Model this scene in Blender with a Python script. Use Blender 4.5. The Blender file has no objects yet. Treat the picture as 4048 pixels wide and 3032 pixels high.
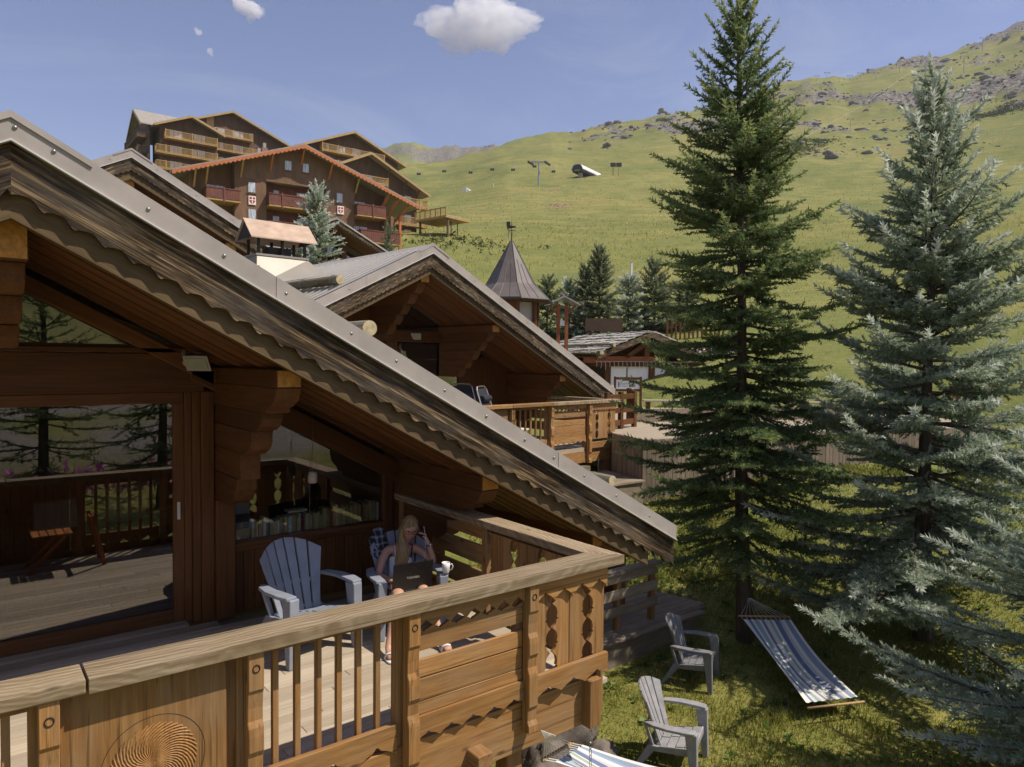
import bpy, math, random
import numpy as np
from mathutils import Vector, Matrix
random.seed(7); RNG = np.random.default_rng(7)
sc = bpy.context.scene; COL = sc.collection
# ------------------------------------------------------------------ camera
CAM_Z = 2.46
_a = math.radians(51.9); _p = math.atan(90/2812); _r = 0.009
_fw = Vector((math.cos(_a), math.sin(_a), 0)); _rt = Vector((math.sin(_a), -math.cos(_a), 0)); _up = Vector((0, 0, 1))
_f = _fw*math.cos(_p)-_up*math.sin(_p); _u = _up*math.cos(_p)+_fw*math.sin(_p)
_r2 = _rt*math.cos(_r)+_u*math.sin(_r); _u2 = _u*math.cos(_r)-_rt*math.sin(_r)
cd = bpy.data.cameras.new('camera'); cam = bpy.data.objects.new('camera', cd); COL.objects.link(cam)
cam.matrix_world = Matrix(((_r2.x, _u2.x, -_f.x, 0), (_r2.y, _u2.y, -_f.y, 0), (_r2.z, _u2.z, -_f.z, CAM_Z), (0, 0, 0, 1)))
cd.sensor_width = 36; cd.lens = 36*2812/4048; cd.clip_end = 9000; cd.clip_start = .05
sc.camera = cam
# ------------------------------------------------------------------ sky, sun, exposure
SUNV = Vector((.48, -.51, 1.0)).normalized()          # towards the sun
elev = math.asin(SUNV.z); azim = math.atan2(SUNV.x, SUNV.y)
w = bpy.data.worlds.new('World'); sc.world = w; w.use_nodes = True
nt = w.node_tree; bg = nt.nodes['Background']; sky = nt.nodes.new('ShaderNodeTexSky')
sky.sky_type = 'NISHITA'; sky.sun_disc = False; sky.sun_elevation = elev; sky.sun_rotation = azim
sky.altitude = 2000; sky.air_density = 1.15; sky.dust_density = 1.1; sky.ozone_density = 4.0
tn = nt.nodes.new('ShaderNodeMix'); tn.data_type = 'RGBA'; tn.blend_type = 'MULTIPLY'; tn.inputs[0].default_value = 1; tn.inputs[7].default_value = (1.19, .91, .91, 1)
nt.links.new(sky.outputs[0], tn.inputs[6]); # thin cirrus veils all over the sky
tc_ = nt.nodes.new('ShaderNodeTexCoord'); mp_ = nt.nodes.new('ShaderNodeMapping'); mp_.inputs['Scale'].default_value = (1.2, 2.6, 5.5); mp_.inputs['Rotation'].default_value = (.3, .2, .7)
nz_ = nt.nodes.new('ShaderNodeTexNoise'); nz_.inputs['Scale'].default_value = 1.6; nz_.inputs['Detail'].default_value = 9; nz_.inputs['Roughness'].default_value = .62; nz_.inputs['Distortion'].default_value = .8
rp_ = nt.nodes.new('ShaderNodeValToRGB'); rp_.color_ramp.elements[0].position = .46; rp_.color_ramp.elements[1].position = .80; rp_.color_ramp.elements[1].color = (.17, .17, .17, 1)
cm_ = nt.nodes.new('ShaderNodeMix'); cm_.data_type = 'RGBA'; cm_.inputs[7].default_value = (6.2, 6.2, 6.5, 1)
for a_, b_ in ((tc_.outputs['Generated'], mp_.inputs[0]), (mp_.outputs[0], nz_.inputs['Vector']), (nz_.outputs[0], rp_.inputs[0]), (rp_.outputs[0], cm_.inputs[0]), (tn.outputs[2], cm_.inputs[6]), (cm_.outputs[2], bg.inputs[0])): nt.links.new(a_, b_)
bg.inputs[1].default_value = .11
sl = bpy.data.lights.new('sun', 'SUN'); sl.energy = 4.0; sl.angle = math.radians(.53); sl.color = (1, .91, .78)
so = bpy.data.objects.new('sun', sl); COL.objects.link(so); so.rotation_euler = (-SUNV).to_track_quat('-Z', 'Y').to_euler()
so.location = (0, 0, 60)
sc.view_settings.view_transform = 'Standard'; sc.view_settings.look = 'None'
sc.view_settings.exposure = .45; sc.view_settings.gamma = 1
sc.cycles.max_bounces = 6; sc.cycles.diffuse_bounces = 3; sc.cycles.glossy_bounces = 3
sc.cycles.transparent_max_bounces = 8; sc.cycles.volume_bounces = 8
sc.cycles.use_denoising = True; sc.cycles.use_adaptive_sampling = True; sc.cycles.adaptive_threshold = .02
try: sc.cycles.denoiser = 'OPENIMAGEDENOISE'
except Exception: pass
# ------------------------------------------------------------------ helpers
class MB:
    """collects geometry, then links it as ONE mesh object (verts in world space unless a T is given)"""
    def __init__(s, T=None): s.v = []; s.f = []; s.T = T
    def add(s, vs, fs):
        n = len(s.v); s.v += [tuple(map(float, p)) for p in vs]; s.f += [tuple(i+n for i in f) for f in fs]; return s
    def hexa(s, p): return s.add(p, [(0, 3, 2, 1), (4, 5, 6, 7), (0, 1, 5, 4), (1, 2, 6, 5), (2, 3, 7, 6), (3, 0, 4, 7)])
    def box(s, x0, x1, y0, y1, z0, z1):
        return s.hexa([(x0, y0, z0), (x1, y0, z0), (x1, y1, z0), (x0, y1, z0), (x0, y0, z1), (x1, y0, z1), (x1, y1, z1), (x0, y1, z1)])
    def beam(s, a, b, w, h, up=(0, 0, 1), w2=None, h2=None):
        a = Vector(a); b = Vector(b); d = (b-a).normalized(); x = d.cross(Vector(up)).normalized(); u = x.cross(d)
        P = []
        for q, ww, hh in ((a, w, h), (b, w2 or w, h2 or h)):
            for i, j in ((-1, -1), (1, -1), (1, 1), (-1, 1)): P.append(q+x*(i*ww/2)+u*(j*hh/2))
        return s.hexa(P)
    def prism(s, poly, d0, d1, ax='y'):
        n = len(poly)
        mk = {'y': lambda p, d: (p[0], d, p[1]), 'x': lambda p, d: (d, p[0], p[1]), 'z': lambda p, d: (p[0], p[1], d)}[ax]
        s.add([mk(p, d0) for p in poly]+[mk(p, d1) for p in poly],
              [tuple(range(n))[::-1], tuple(range(n, 2*n))]+[(i, (i+1) % n, n+(i+1) % n, n+i) for i in range(n)]); return s
    def tube(s, pts, r, n=8, caps=True):
        pts = [Vector(p) for p in pts]
        if not hasattr(r, '__len__'): r = [r]*len(pts)
        V = []; F_ = []; ref = None
        for i, p in enumerate(pts):
            d = (pts[min(i+1, len(pts)-1)]-pts[max(i-1, 0)]).normalized()
            if ref is None: ref = Vector((0, 0, 1)) if abs(d.z) < .9 else Vector((1, 0, 0))
            x = d.cross(ref).normalized(); ref = x.cross(d); y = ref
            for k in range(n):
                a = 2*math.pi*k/n; V.append(p+x*(math.cos(a)*r[i])+y*(math.sin(a)*r[i]))
        for i in range(len(pts)-1):
            for k in range(n): F_.append((i*n+k, i*n+(k+1) % n, (i+1)*n+(k+1) % n, (i+1)*n+k))
        if caps: F_ += [tuple(range(n))[::-1], tuple(range((len(pts)-1)*n, len(pts)*n))]
        return s.add(V, F_)
    def lathe(s, prof, c, n=16):
        V = [(c[0]+r*math.cos(2*math.pi*k/n), c[1]+r*math.sin(2*math.pi*k/n), c[2]+z) for r, z in prof for k in range(n)]
        F_ = [(i*n+k, i*n+(k+1) % n, (i+1)*n+(k+1) % n, (i+1)*n+k) for i in range(len(prof)-1) for k in range(n)]
        return s.add(V, F_+[tuple(range(n))[::-1], tuple(range((len(prof)-1)*n, len(prof)*n))])
    def dome(s, c, r, ax, h=.6, n=8):
        ax = Vector(ax).normalized(); x = ax.orthogonal().normalized(); y = ax.cross(x); c = Vector(c); V = []; F_ = []
        for i in range(3):
            t = i*math.pi/6
            for k in range(n):
                a = 2*math.pi*k/n; V.append(c+(x*math.cos(a)+y*math.sin(a))*(r*math.cos(t))+ax*(r*h*math.sin(t)))
        V.append(c+ax*(r*h))
        for i in range(2):
            for k in range(n): F_.append((i*n+k, i*n+(k+1) % n, (i+1)*n+(k+1) % n, (i+1)*n+k))
        F_ += [(2*n+k, 2*n+(k+1) % n, 3*n) for k in range(n)]
        return s.add(V, F_)
    def build(s, name, mat, parent=None, bev=0, smooth=False, seg=1):
        v = [s.T(*p) for p in s.v] if s.T else s.v
        me = bpy.data.meshes.new(name); me.from_pydata(v, [], s.f); me.validate(clean_customdata=False)
        o = bpy.data.objects.new(name, me); COL.objects.link(o); me.materials.append(mat)
        if smooth: me.polygons.foreach_set('use_smooth', [True]*len(me.polygons))
        if parent is not None: adopt(o, parent)
        if bev:
            m = o.modifiers.new('bevel', 'BEVEL'); m.width = bev; m.segments = seg; m.limit_method = 'ANGLE'; m.angle_limit = math.radians(40)
        return o
_world = {}
def wm(o):
    if o.name not in _world:
        m = Matrix.LocRotScale(o.location, o.rotation_euler, o.scale) if o.type == 'EMPTY' else Matrix.Identity(4)
        _world[o.name] = m
    return _world[o.name]
def adopt(o, parent):
    o.parent = parent
    m = Matrix.Identity(4); q = parent
    if q.type == 'EMPTY': o.matrix_parent_inverse = Matrix.LocRotScale(q.location, q.rotation_euler, q.scale).inverted()
def tag(o, label, cat, group=None):
    o['label'] = label; o['category'] = cat
    if group: o['group'] = group
    return o
def kind(o, k): o['kind'] = k; return o
def thing(name, label, cat, loc=(0, 0, 0), group=None, rz=0):
    o = bpy.data.objects.new(name, None); COL.objects.link(o); o.location = loc; o.rotation_euler = (0, 0, rz)
    o.empty_display_size = .2; return tag(o, label, cat, group)
def local(o):
    """parts of this thing were made in its own local space"""
    for c in o.children: c.matrix_parent_inverse = Matrix.Identity(4)
def copy_tree(o, parent=None):
    c = o.copy(); COL.objects.link(c); c.parent = parent
    for ch in o.children: copy_tree(ch, c)
    return c
def meshobj(name, V, F_, mat, parent=None, smooth=False):
    """fast numpy mesh: V (n,3), F_ (m,3) or (m,4)"""
    me = bpy.data.meshes.new(name); V = np.asarray(V, np.float32); F_ = np.asarray(F_, np.int32); k = F_.shape[1]
    me.vertices.add(len(V)); me.vertices.foreach_set('co', V.ravel())
    me.loops.add(F_.size); me.loops.foreach_set('vertex_index', F_.ravel())
    me.polygons.add(len(F_)); me.polygons.foreach_set('loop_start', np.arange(0, F_.size, k, dtype=np.int32))
    try: me.polygons.foreach_set('loop_total', np.full(len(F_), k, np.int32))
    except Exception: pass
    if smooth: me.polygons.foreach_set('use_smooth', np.ones(len(F_), bool))
    me.update(calc_edges=True); me.materials.append(mat)
    o = bpy.data.objects.new(name, me); COL.objects.link(o)
    if parent is not None: adopt(o, parent)
    return o
def frame(o, deg):
    a = math.radians(deg); c, s = math.cos(a), math.sin(a)
    return lambda u, v, z: (o[0]+u*c-v*s, o[1]+u*s+v*c, o[2]+z)
def text(body, size, mat, parent, M, name='lettering', ext=.0005, align='CENTER'):
    cu = bpy.data.curves.new(name, 'FONT'); cu.body = body; cu.size = size; cu.extrude = ext; cu.align_x = align; cu.align_y = 'CENTER'
    cu.resolution_u = 3
    t = bpy.data.objects.new('t', cu); COL.objects.link(t)
    me = bpy.data.meshes.new_from_object(t.evaluated_get(bpy.context.evaluated_depsgraph_get()))
    bpy.data.objects.remove(t); me.transform(M); me.materials.clear(); me.materials.append(mat)
    o = bpy.data.objects.new(name, me); COL.objects.link(o); adopt(o, parent); return o
ORD = 'first second third fourth fifth sixth seventh eighth ninth tenth eleventh twelfth thirteenth fourteenth fifteenth sixteenth seventeenth eighteenth nineteenth twentieth'.split()
def nth(i):
    if i < 20: return ORD[i]
    tens = {2: 'twenty', 3: 'thirty', 4: 'forty', 5: 'fifty'}; t, u = divmod(i+1, 10)
    return tens[t]+'-'+ORD[u-1] if u else {2: 'twentieth', 3: 'thirtieth', 4: 'fortieth', 5: 'fiftieth'}[t]
# ------------------------------------------------------------------ materials
def newmat(name):
    m = bpy.data.materials.new(name); m.use_nodes = True; n = m.node_tree; b = n.nodes['Principled BSDF']
    return m, n, b
def N(n, t, **k):
    d = n.nodes.new('ShaderNode'+t)
    for a, v in k.items(): setattr(d, a, v)
    return d
def ramp(n, stops, src=None):
    r = N(n, 'ValToRGB'); e = r.color_ramp.elements
    while len(e) < len(stops): e.new(.5)
    for i, (p, c) in enumerate(stops): e[i].position = p; e[i].color = (*c, 1) if len(c) == 3 else c
    if src is not None: n.links.new(src, r.inputs[0])
    return r
def noise(n, vec, scale, detail=4, rough=.6, dist=0):
    t = N(n, 'TexNoise'); t.inputs['Scale'].default_value = scale; t.inputs['Detail'].default_value = detail
    t.inputs['Roughness'].default_value = rough; t.inputs['Distortion'].default_value = dist
    if vec is not None: n.links.new(vec, t.inputs['Vector'])
    return t.outputs[0]
def mix(n, fac, a, b, mode='MIX'):
    m = N(n, 'Mix', data_type='RGBA', blend_type=mode)
    for s, v in ((m.inputs[0], fac), (m.inputs[6], a), (m.inputs[7], b)):
        if isinstance(v, (int, float)): s.default_value = v
        elif isinstance(v, tuple): s.default_value = (*v, 1)
        else: n.links.new(v, s)
    return m.outputs[2]
def mul(n, a, v):
    m = N(n, 'Math', operation='MULTIPLY')
    n.links.new(a, m.inputs[0])
    if isinstance(v, (int, float)): m.inputs[1].default_value = v
    else: n.links.new(v, m.inputs[1])
    return m.outputs[0]
def objvec(n, rot=(0, 0, 0), scale=(1, 1, 1), rnd=True):
    tc = N(n, 'TexCoord'); mp = N(n, 'Mapping'); mp.inputs['Rotation'].default_value = rot; mp.inputs['Scale'].default_value = scale
    if rnd:
        oi = N(n, 'ObjectInfo'); ad = N(n, 'VectorMath', operation='ADD'); sc_ = N(n, 'VectorMath', operation='SCALE'); sc_.inputs['Scale'].default_value = 37.
        cx = N(n, 'CombineXYZ')
        for i in range(3): n.links.new(oi.outputs['Random'], cx.inputs[i])
        n.links.new(cx.outputs[0], sc_.inputs[0]); n.links.new(tc.outputs['Object'], ad.inputs[0]); n.links.new(sc_.outputs[0], ad.inputs[1])
        n.links.new(ad.outputs[0], mp.inputs[0])
    else: n.links.new(tc.outputs['Object'], mp.inputs[0])
    return mp.outputs[0]
def bump(n, b, h, strength=.3, dist=.01):
    k = N(n, 'Bump'); k.inputs['Strength'].default_value = strength; k.inputs['Distance'].default_value = dist
    n.links.new(h, k.inputs['Height']); n.links.new(k.outputs[0], b.inputs['Normal'])
def plain(name, col, rough=.6, var=.12, scale=12, metal=0, spec=.4, bmp=0):
    m, n, b = newmat(name); vec = objvec(n)
    f = noise(n, vec, scale, 5, .6); lo = tuple(c*(1-var) for c in col); hi = tuple(min(1, c*(1+var)) for c in col)
    n.links.new(ramp(n, [(.3, lo), (.7, hi)], f).outputs[0], b.inputs['Base Color'])
    b.inputs['Roughness'].default_value = rough; b.inputs['Metallic'].default_value = metal; b.inputs['Specular IOR Level'].default_value = spec
    if bmp: bump(n, b, noise(n, vec, scale*4, 4), bmp, .01)
    return m
GR = {'x': (0, 0, 0), 'y': (0, 0, -math.pi/2), 'z': (0, math.pi/2, 0)}
_wood = {}
def wood(key, axis='x', stops=None, sc_=1., rough=.75, ang=0, streak=1., rings=0, dirt=None, bmp=.35, fine=70, knots=0):
    k = (key, axis, ang)
    if k in _wood: return _wood[k]
    m, n, b = newmat('wood_'+key+'_'+axis)
    rot = GR[axis] if axis in GR else (0, ang, 0)
    v1 = objvec(n, rot); 
    def st(s):
        mp = N(n, 'Mapping'); mp.inputs['Scale'].default_value = s; n.links.new(v1, mp.inputs[0]); return mp.outputs[0]
    a = noise(n, st((1.2*sc_, 18*sc_, 18*sc_)), 1, 6, .65, .6)
    f = noise(n, st((3*sc_, fine*sc_, fine*sc_)), 1, 4, .6)
    h = mix(n, .35*streak, a, f)
    if rings:
        # flat-sawn growth rings: rings about an axis slightly tilted to the board, wandering along it
        wv = N(n, 'TexWave', wave_type='RINGS', rings_direction='X'); wv.inputs['Scale'].default_value = rings; wv.inputs['Distortion'].default_value = 3.5
        wv.inputs['Detail'].default_value = 2; wv.inputs['Detail Scale'].default_value = 1.2
        mp2 = N(n, 'Mapping'); mp2.inputs['Location'].default_value = (0, -3.79, -.93) if axis == 'x' else (0, 3.88, -.93); mp2.inputs['Rotation'].default_value = (0, .10, .09)
        mp1 = N(n, 'Mapping'); mp1.inputs['Rotation'].default_value = rot; tc2 = N(n, 'TexCoord'); n.links.new(tc2.outputs['Object'], mp1.inputs[0])
        nz = N(n, 'TexNoise'); nz.inputs['Scale'].default_value = 1.1; n.links.new(mp1.outputs[0], nz.inputs['Vector']); vs = N(n, 'VectorMath', operation='SCALE'); vs.inputs['Scale'].default_value = .3; n.links.new(nz.outputs['Color'], vs.inputs[0])
        va = N(n, 'VectorMath', operation='ADD'); n.links.new(mp1.outputs[0], va.inputs[0]); n.links.new(vs.outputs[0], va.inputs[1]); n.links.new(va.outputs[0], mp2.inputs[0])
        n.links.new(mp2.outputs[0], wv.inputs['Vector']); h = mix(n, .17, h, wv.outputs['Color'])
    col = ramp(n, stops, h).outputs[0]
    if dirt:
        d = noise(n, st((1.2, 3, 3)), 1.3, 5, .7); dr = ramp(n, [(.42, (0, 0, 0)), (.66, (1, 1, 1))], d).outputs[0]
        col = mix(n, mul(n, dr, dirt[1]), col, dirt[0])
    if knots:
        vo = N(n, 'TexVoronoi'); vo.inputs['Scale'].default_value = 1; n.links.new(st((2.6, 7, 7)), vo.inputs['Vector'])
        kn = ramp(n, [(.05, (1, 1, 1)), (.13, (0, 0, 0))], vo.outputs['Distance']).outputs[0]; col = mix(n, mul(n, kn, .75), col, tuple(c*.35 for c in stops[0][1]))
        ck = ramp(n, [(.60, (0, 0, 0)), (.66, (1, 1, 1))], noise(n, st((1.0, 46, 46)), 1, 3, .55, .3)).outputs[0]; col = mix(n, mul(n, ck, .55), col, tuple(c*.4 for c in stops[0][1]))
    oi = N(n, 'ObjectInfo'); hs = N(n, 'HueSaturation'); mr = N(n, 'MapRange'); mr.inputs['To Min'].default_value = .8; mr.inputs['To Max'].default_value = 1.18
    n.links.new(oi.outputs['Random'], mr.inputs[0]); n.links.new(mr.outputs[0], hs.inputs['Value']); n.links.new(col, hs.inputs['Color'])
    n.links.new(hs.outputs[0], b.inputs['Base Color']); b.inputs['Roughness'].default_value = rough; b.inputs['Specular IOR Level'].default_value = .25
    bump(n, b, h, bmp, .006)
    _wood[k] = m; return m
BARGE = [(.40, (.009, .006, .004)), (.475, (.032, .02, .010)), (.525, (.075, .047, .022)), (.575, (.18, .12, .058)), (.66, (.40, .31, .18))]
RAIL = [(.25, (.145, .066, .020)), (.5, (.31, .155, .05)), (.75, (.49, .28, .10))]
CAPW = [(.25, (.16, .105, .055)), (.5, (.275, .20, .115)), (.75, (.48, .385, .26))]
DECKW = [(.25, (.32, .25, .175)), (.5, (.44, .365, .27)), (.8, (.56, .48, .375))]
WALLW = [(.25, (.05, .019, .006)), (.5, (.105, .042, .012)), (.78, (.175, .076, .024))]
SOFF = [(.25, (.065, .025, .008)), (.5, (.125, .05, .015)), (.8, (.20, .09, .03))]
GREYW = [(.25, (.14, .11, .08)), (.5, (.25, .2, .145)), (.78, (.42, .35, .26))]
def W(key, axis='x', ang=0):
    return {'barge': lambda: wood('barge', axis, BARGE, .95, .8, ang, 1.5, dirt=((.20, .17, .135), .35), bmp=.9, fine=85, knots=1),
            'rail': lambda: wood('rail', axis, RAIL, 1.35, .7, ang, fine=110, dirt=((.30, .22, .135), .45), knots=1),
            'cap': lambda: wood('cap', axis, CAPW, 1, .8, ang, .8, rings=10, dirt=((.40, .33, .235), .35), bmp=.5, knots=1),
            'deck': lambda: wood('deck', axis, DECKW, 1, .8, ang),
            'wall': lambda: wood('wall', axis, WALLW, 1, .6, ang),
            'soffit': lambda: wood('soffit', axis, SOFF, .8, .6, ang),
            'rafter': lambda: wood('rafter', axis, [(.25, (.055, .034, .015)), (.5, (.11, .072, .034)), (.8, (.19, .135, .07))], 1, .75, ang),
            'grey': lambda: wood('grey', axis, GREYW, 1, .85, ang, dirt=((.12, .08, .05), .4)),
            }[key]()
def glass(name, refl=.25, tint=(.5, .55, .5)):
    m, n, b = newmat(name); o = n.nodes['Material Output']; n.nodes.remove(b)
    t = N(n, 'BsdfTransparent'); t.inputs[0].default_value = (*tint, 1); g = N(n, 'BsdfGlossy'); g.inputs['Roughness'].default_value = .004
    g.inputs['Color'].default_value = (.92, .9, .92, 1)
    lw = N(n, 'Fresnel'); lw.inputs[0].default_value = 1.5
    ad = N(n, 'Math', operation='ADD'); ad.use_clamp = True; ad.inputs[1].default_value = refl; n.links.new(lw.outputs[0], ad.inputs[0])
    x = N(n, 'MixShader'); n.links.new(ad.outputs[0], x.inputs[0]); n.links.new(t.outputs[0], x.inputs[1]); n.links.new(g.outputs[0], x.inputs[2])
    n.links.new(x.outputs[0], o.inputs[0]); return m
M_METAL = plain('flashing_metal', (.36, .32, .285), .5, .13, 3.5, 0, .35)
M_LIP = plain('flashing_lip', (.62, .59, .55), .4, .04, 5, .2)
M_BOLT = plain('bolt_metal', (.3, .29, .28), .35, .1, 30, .7)
M_ROOFSHEET = plain('roof_sheet', (.44, .42, .39), .45, .06, 3, .15)
M_DARKMET = plain('dark_metal', (.035, .03, .028), .5, .2, 10, .3)
M_BLACK = plain('black_plastic', (.012, .012, .013), .4, .2)
M_GLASS = glass('door_glass', .10, (.6, .61, .58))
M_GLASSW = glass('window_glass', .06, (.92, .93, .9))
M_WHITE = plain('white_paint', (.78, .77, .74), .5, .05)
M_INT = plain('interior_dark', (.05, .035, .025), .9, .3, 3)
# ------------------------------------------------------------------ terrain
def vnoise(x, y, seed=0):
    xi = np.floor(x).astype(np.int64); yi = np.floor(y).astype(np.int64); xf = x-xi; yf = y-yi
    def h(a, b):
        n = (a*374761393+b*668265263+seed*1274126177) & 0x7fffffff
        n = ((n ^ (n >> 13))*1274126177) & 0x7fffffff
        return ((n ^ (n >> 16)) & 0xffff)/65535.
    u = xf*xf*(3-2*xf); v = yf*yf*(3-2*yf)
    return (h(xi, yi)*(1-u)+h(xi+1, yi)*u)*(1-v)+(h(xi, yi+1)*(1-u)+h(xi+1, yi+1)*u)*v
def fbm(x, y, o=4, seed=0):
    s = 0; a = .5; t = 0
    for i in range(o): s = s+a*vnoise(x*2**i+i*17.3, y*2**i-i*9.1, seed+i); t += a; a *= .5
    return s/t
SKX = [-3000, 900, 1300, 1590, 1758, 1970, 2088, 2169, 2250, 2305, 2400, 2500, 2623, 2840, 3070, 3182, 3272, 3331, 3443, 3555, 3741, 3890, 4002, 4048, 4400, 6500]
SKY_ = [1250, 760, 700, 668, 645, 586, 559, 536, 539, 527, 503, 480, 454, 421, 354, 322, 313, 320, 287, 257, 205, 153, 97, 71, 20, 200]
FRX = [-2000, 900, 1300, 1500, 1540, 1581, 1631, 1660, 1694, 1730, 1767, 1834, 1898, 1952, 1990, 2100, 2300]
FRY = [1000, 700, 620, 586, 576, 566, 566, 580, 591, 592, 584, 588, 591, 579, 590, 640, 700]
ZR = [0, 8, 11, 13, 15, 17, 21, 25, 28, 32, 40, 60, 75, 110, 140, 200, 300]
ZZ = [-1.75, -1.74, -1.7, -1.25, -.45, -.12, .22, .55, 2.0, 3.4, 5.4, 9.0, 12.8, 22, 31, 50, 80]
def ground_z(x, y, detail=True):
    x = np.asarray(x, float); y = np.asarray(y, float); r = np.hypot(x, y)
    b = np.arctan2(y, x); phi = np.clip(_a-b, -math.pi, math.pi); phi = np.where(phi < -math.pi+.0, phi+2*math.pi, phi)
    ph = np.clip(phi, -1.15, 1.15); px = 2024+2812*np.tan(ph); cs = np.cos(ph)
    back = np.clip((np.abs(phi)-1.0)/.6, 0, 1)
    esk = (1426+.009*(px-2024)-np.interp(px, SKX, SKY_))/2812
    efr = (1426+.009*(px-2024)-np.interp(px, FRX, FRY))/2812
    R1 = np.interp(px, [900, 1590, 2100, 3000, 4048], [330, 400, 520, 680, 820])
    rs = np.maximum(r, 1.)
    z = np.interp(r, ZR, ZZ)
    # left and right flanks of the near meadow
    e3 = np.minimum((80-CAM_Z)/300, esk*.86)
    t3 = np.clip((r-110)/190, 0, 1); z = np.where(r > 110, np.minimum(z, CAM_Z+cs*r*((22-CAM_Z)/110*(1-t3)+e3*t3)), z)
    t = np.clip(np.log(rs/300)/np.log(R1/300), 0, 1); e = e3+(esk-e3)*(t**.9)
    zz = CAM_Z+e*r*cs; z = np.where(r > 300, zz, z)
    k = np.clip((r-R1)/R1, 0, 3); drop = np.where(r > R1, CAM_Z+esk*R1*cs-(r-R1)*.25*np.clip((r-R1)/60, 0, 1), 0)
    z = np.where(r > R1, drop, z)
    fr = CAM_Z+efr*1100*cs-np.abs(r-1100)*.55
    z = np.maximum(z, np.where((px < 2300) & (r > 480), fr, -1e9))
    z = z*(1-back)+np.minimum(z, np.interp(r, [0, 11, 15, 25, 60, 200, 2000], [-1.74, -1.6, -.6, 1.2, 6, 30, 200]))*back
    if detail:
        far = np.clip((r-60)/250, 0, 1); vf = np.clip((r-330)/200, 0, 1)
        z = z+(fbm(x/2.3, y/2.3, 3, 3)-.5)*.12*np.clip((r-4)/4, 0, 1)*np.clip((r-9)/20+.4, 0, 1)
        z = z+(fbm(x/22, y/22, 4, 5)-.5)*3.4*far+(fbm(x/6, y/6, 3, 15)-.5)*.7*np.clip((r-25)/60, 0, 1)*np.clip((450-r)/150, 0, 1)+(fbm(x/60, y/60, 5, 9)-.5)*(8*vf+5*np.clip((r-90)/120, 0, 1))
        rk = rockmask(x, y, r, px)
        z = z+rk*np.abs(fbm(x/14, y/14, 5, 21)-.5)*16*vf
    return z
def rockmask(x, y, r, px):
    n1 = fbm(x/55, y/55, 4, 31); side = np.clip((px-2250)/700, 0, 1); far = np.clip((r-900)/100, 0, 1)
    n2 = fbm(x/17, y/17, 3, 57); m = np.clip((n1*.62+n2*.38-.545+.04*side)*14, 0, 1)*np.clip((r-340)/80, 0, 1)*np.maximum(np.clip((px-2150)/300, 0, 1), far)
    return np.clip(np.maximum(m, far*np.clip((n1-.24)*7, 0, 1)), 0, 1)
def gz(x, y): return float(ground_z(np.array([x]), np.array([y]))[0])
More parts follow.
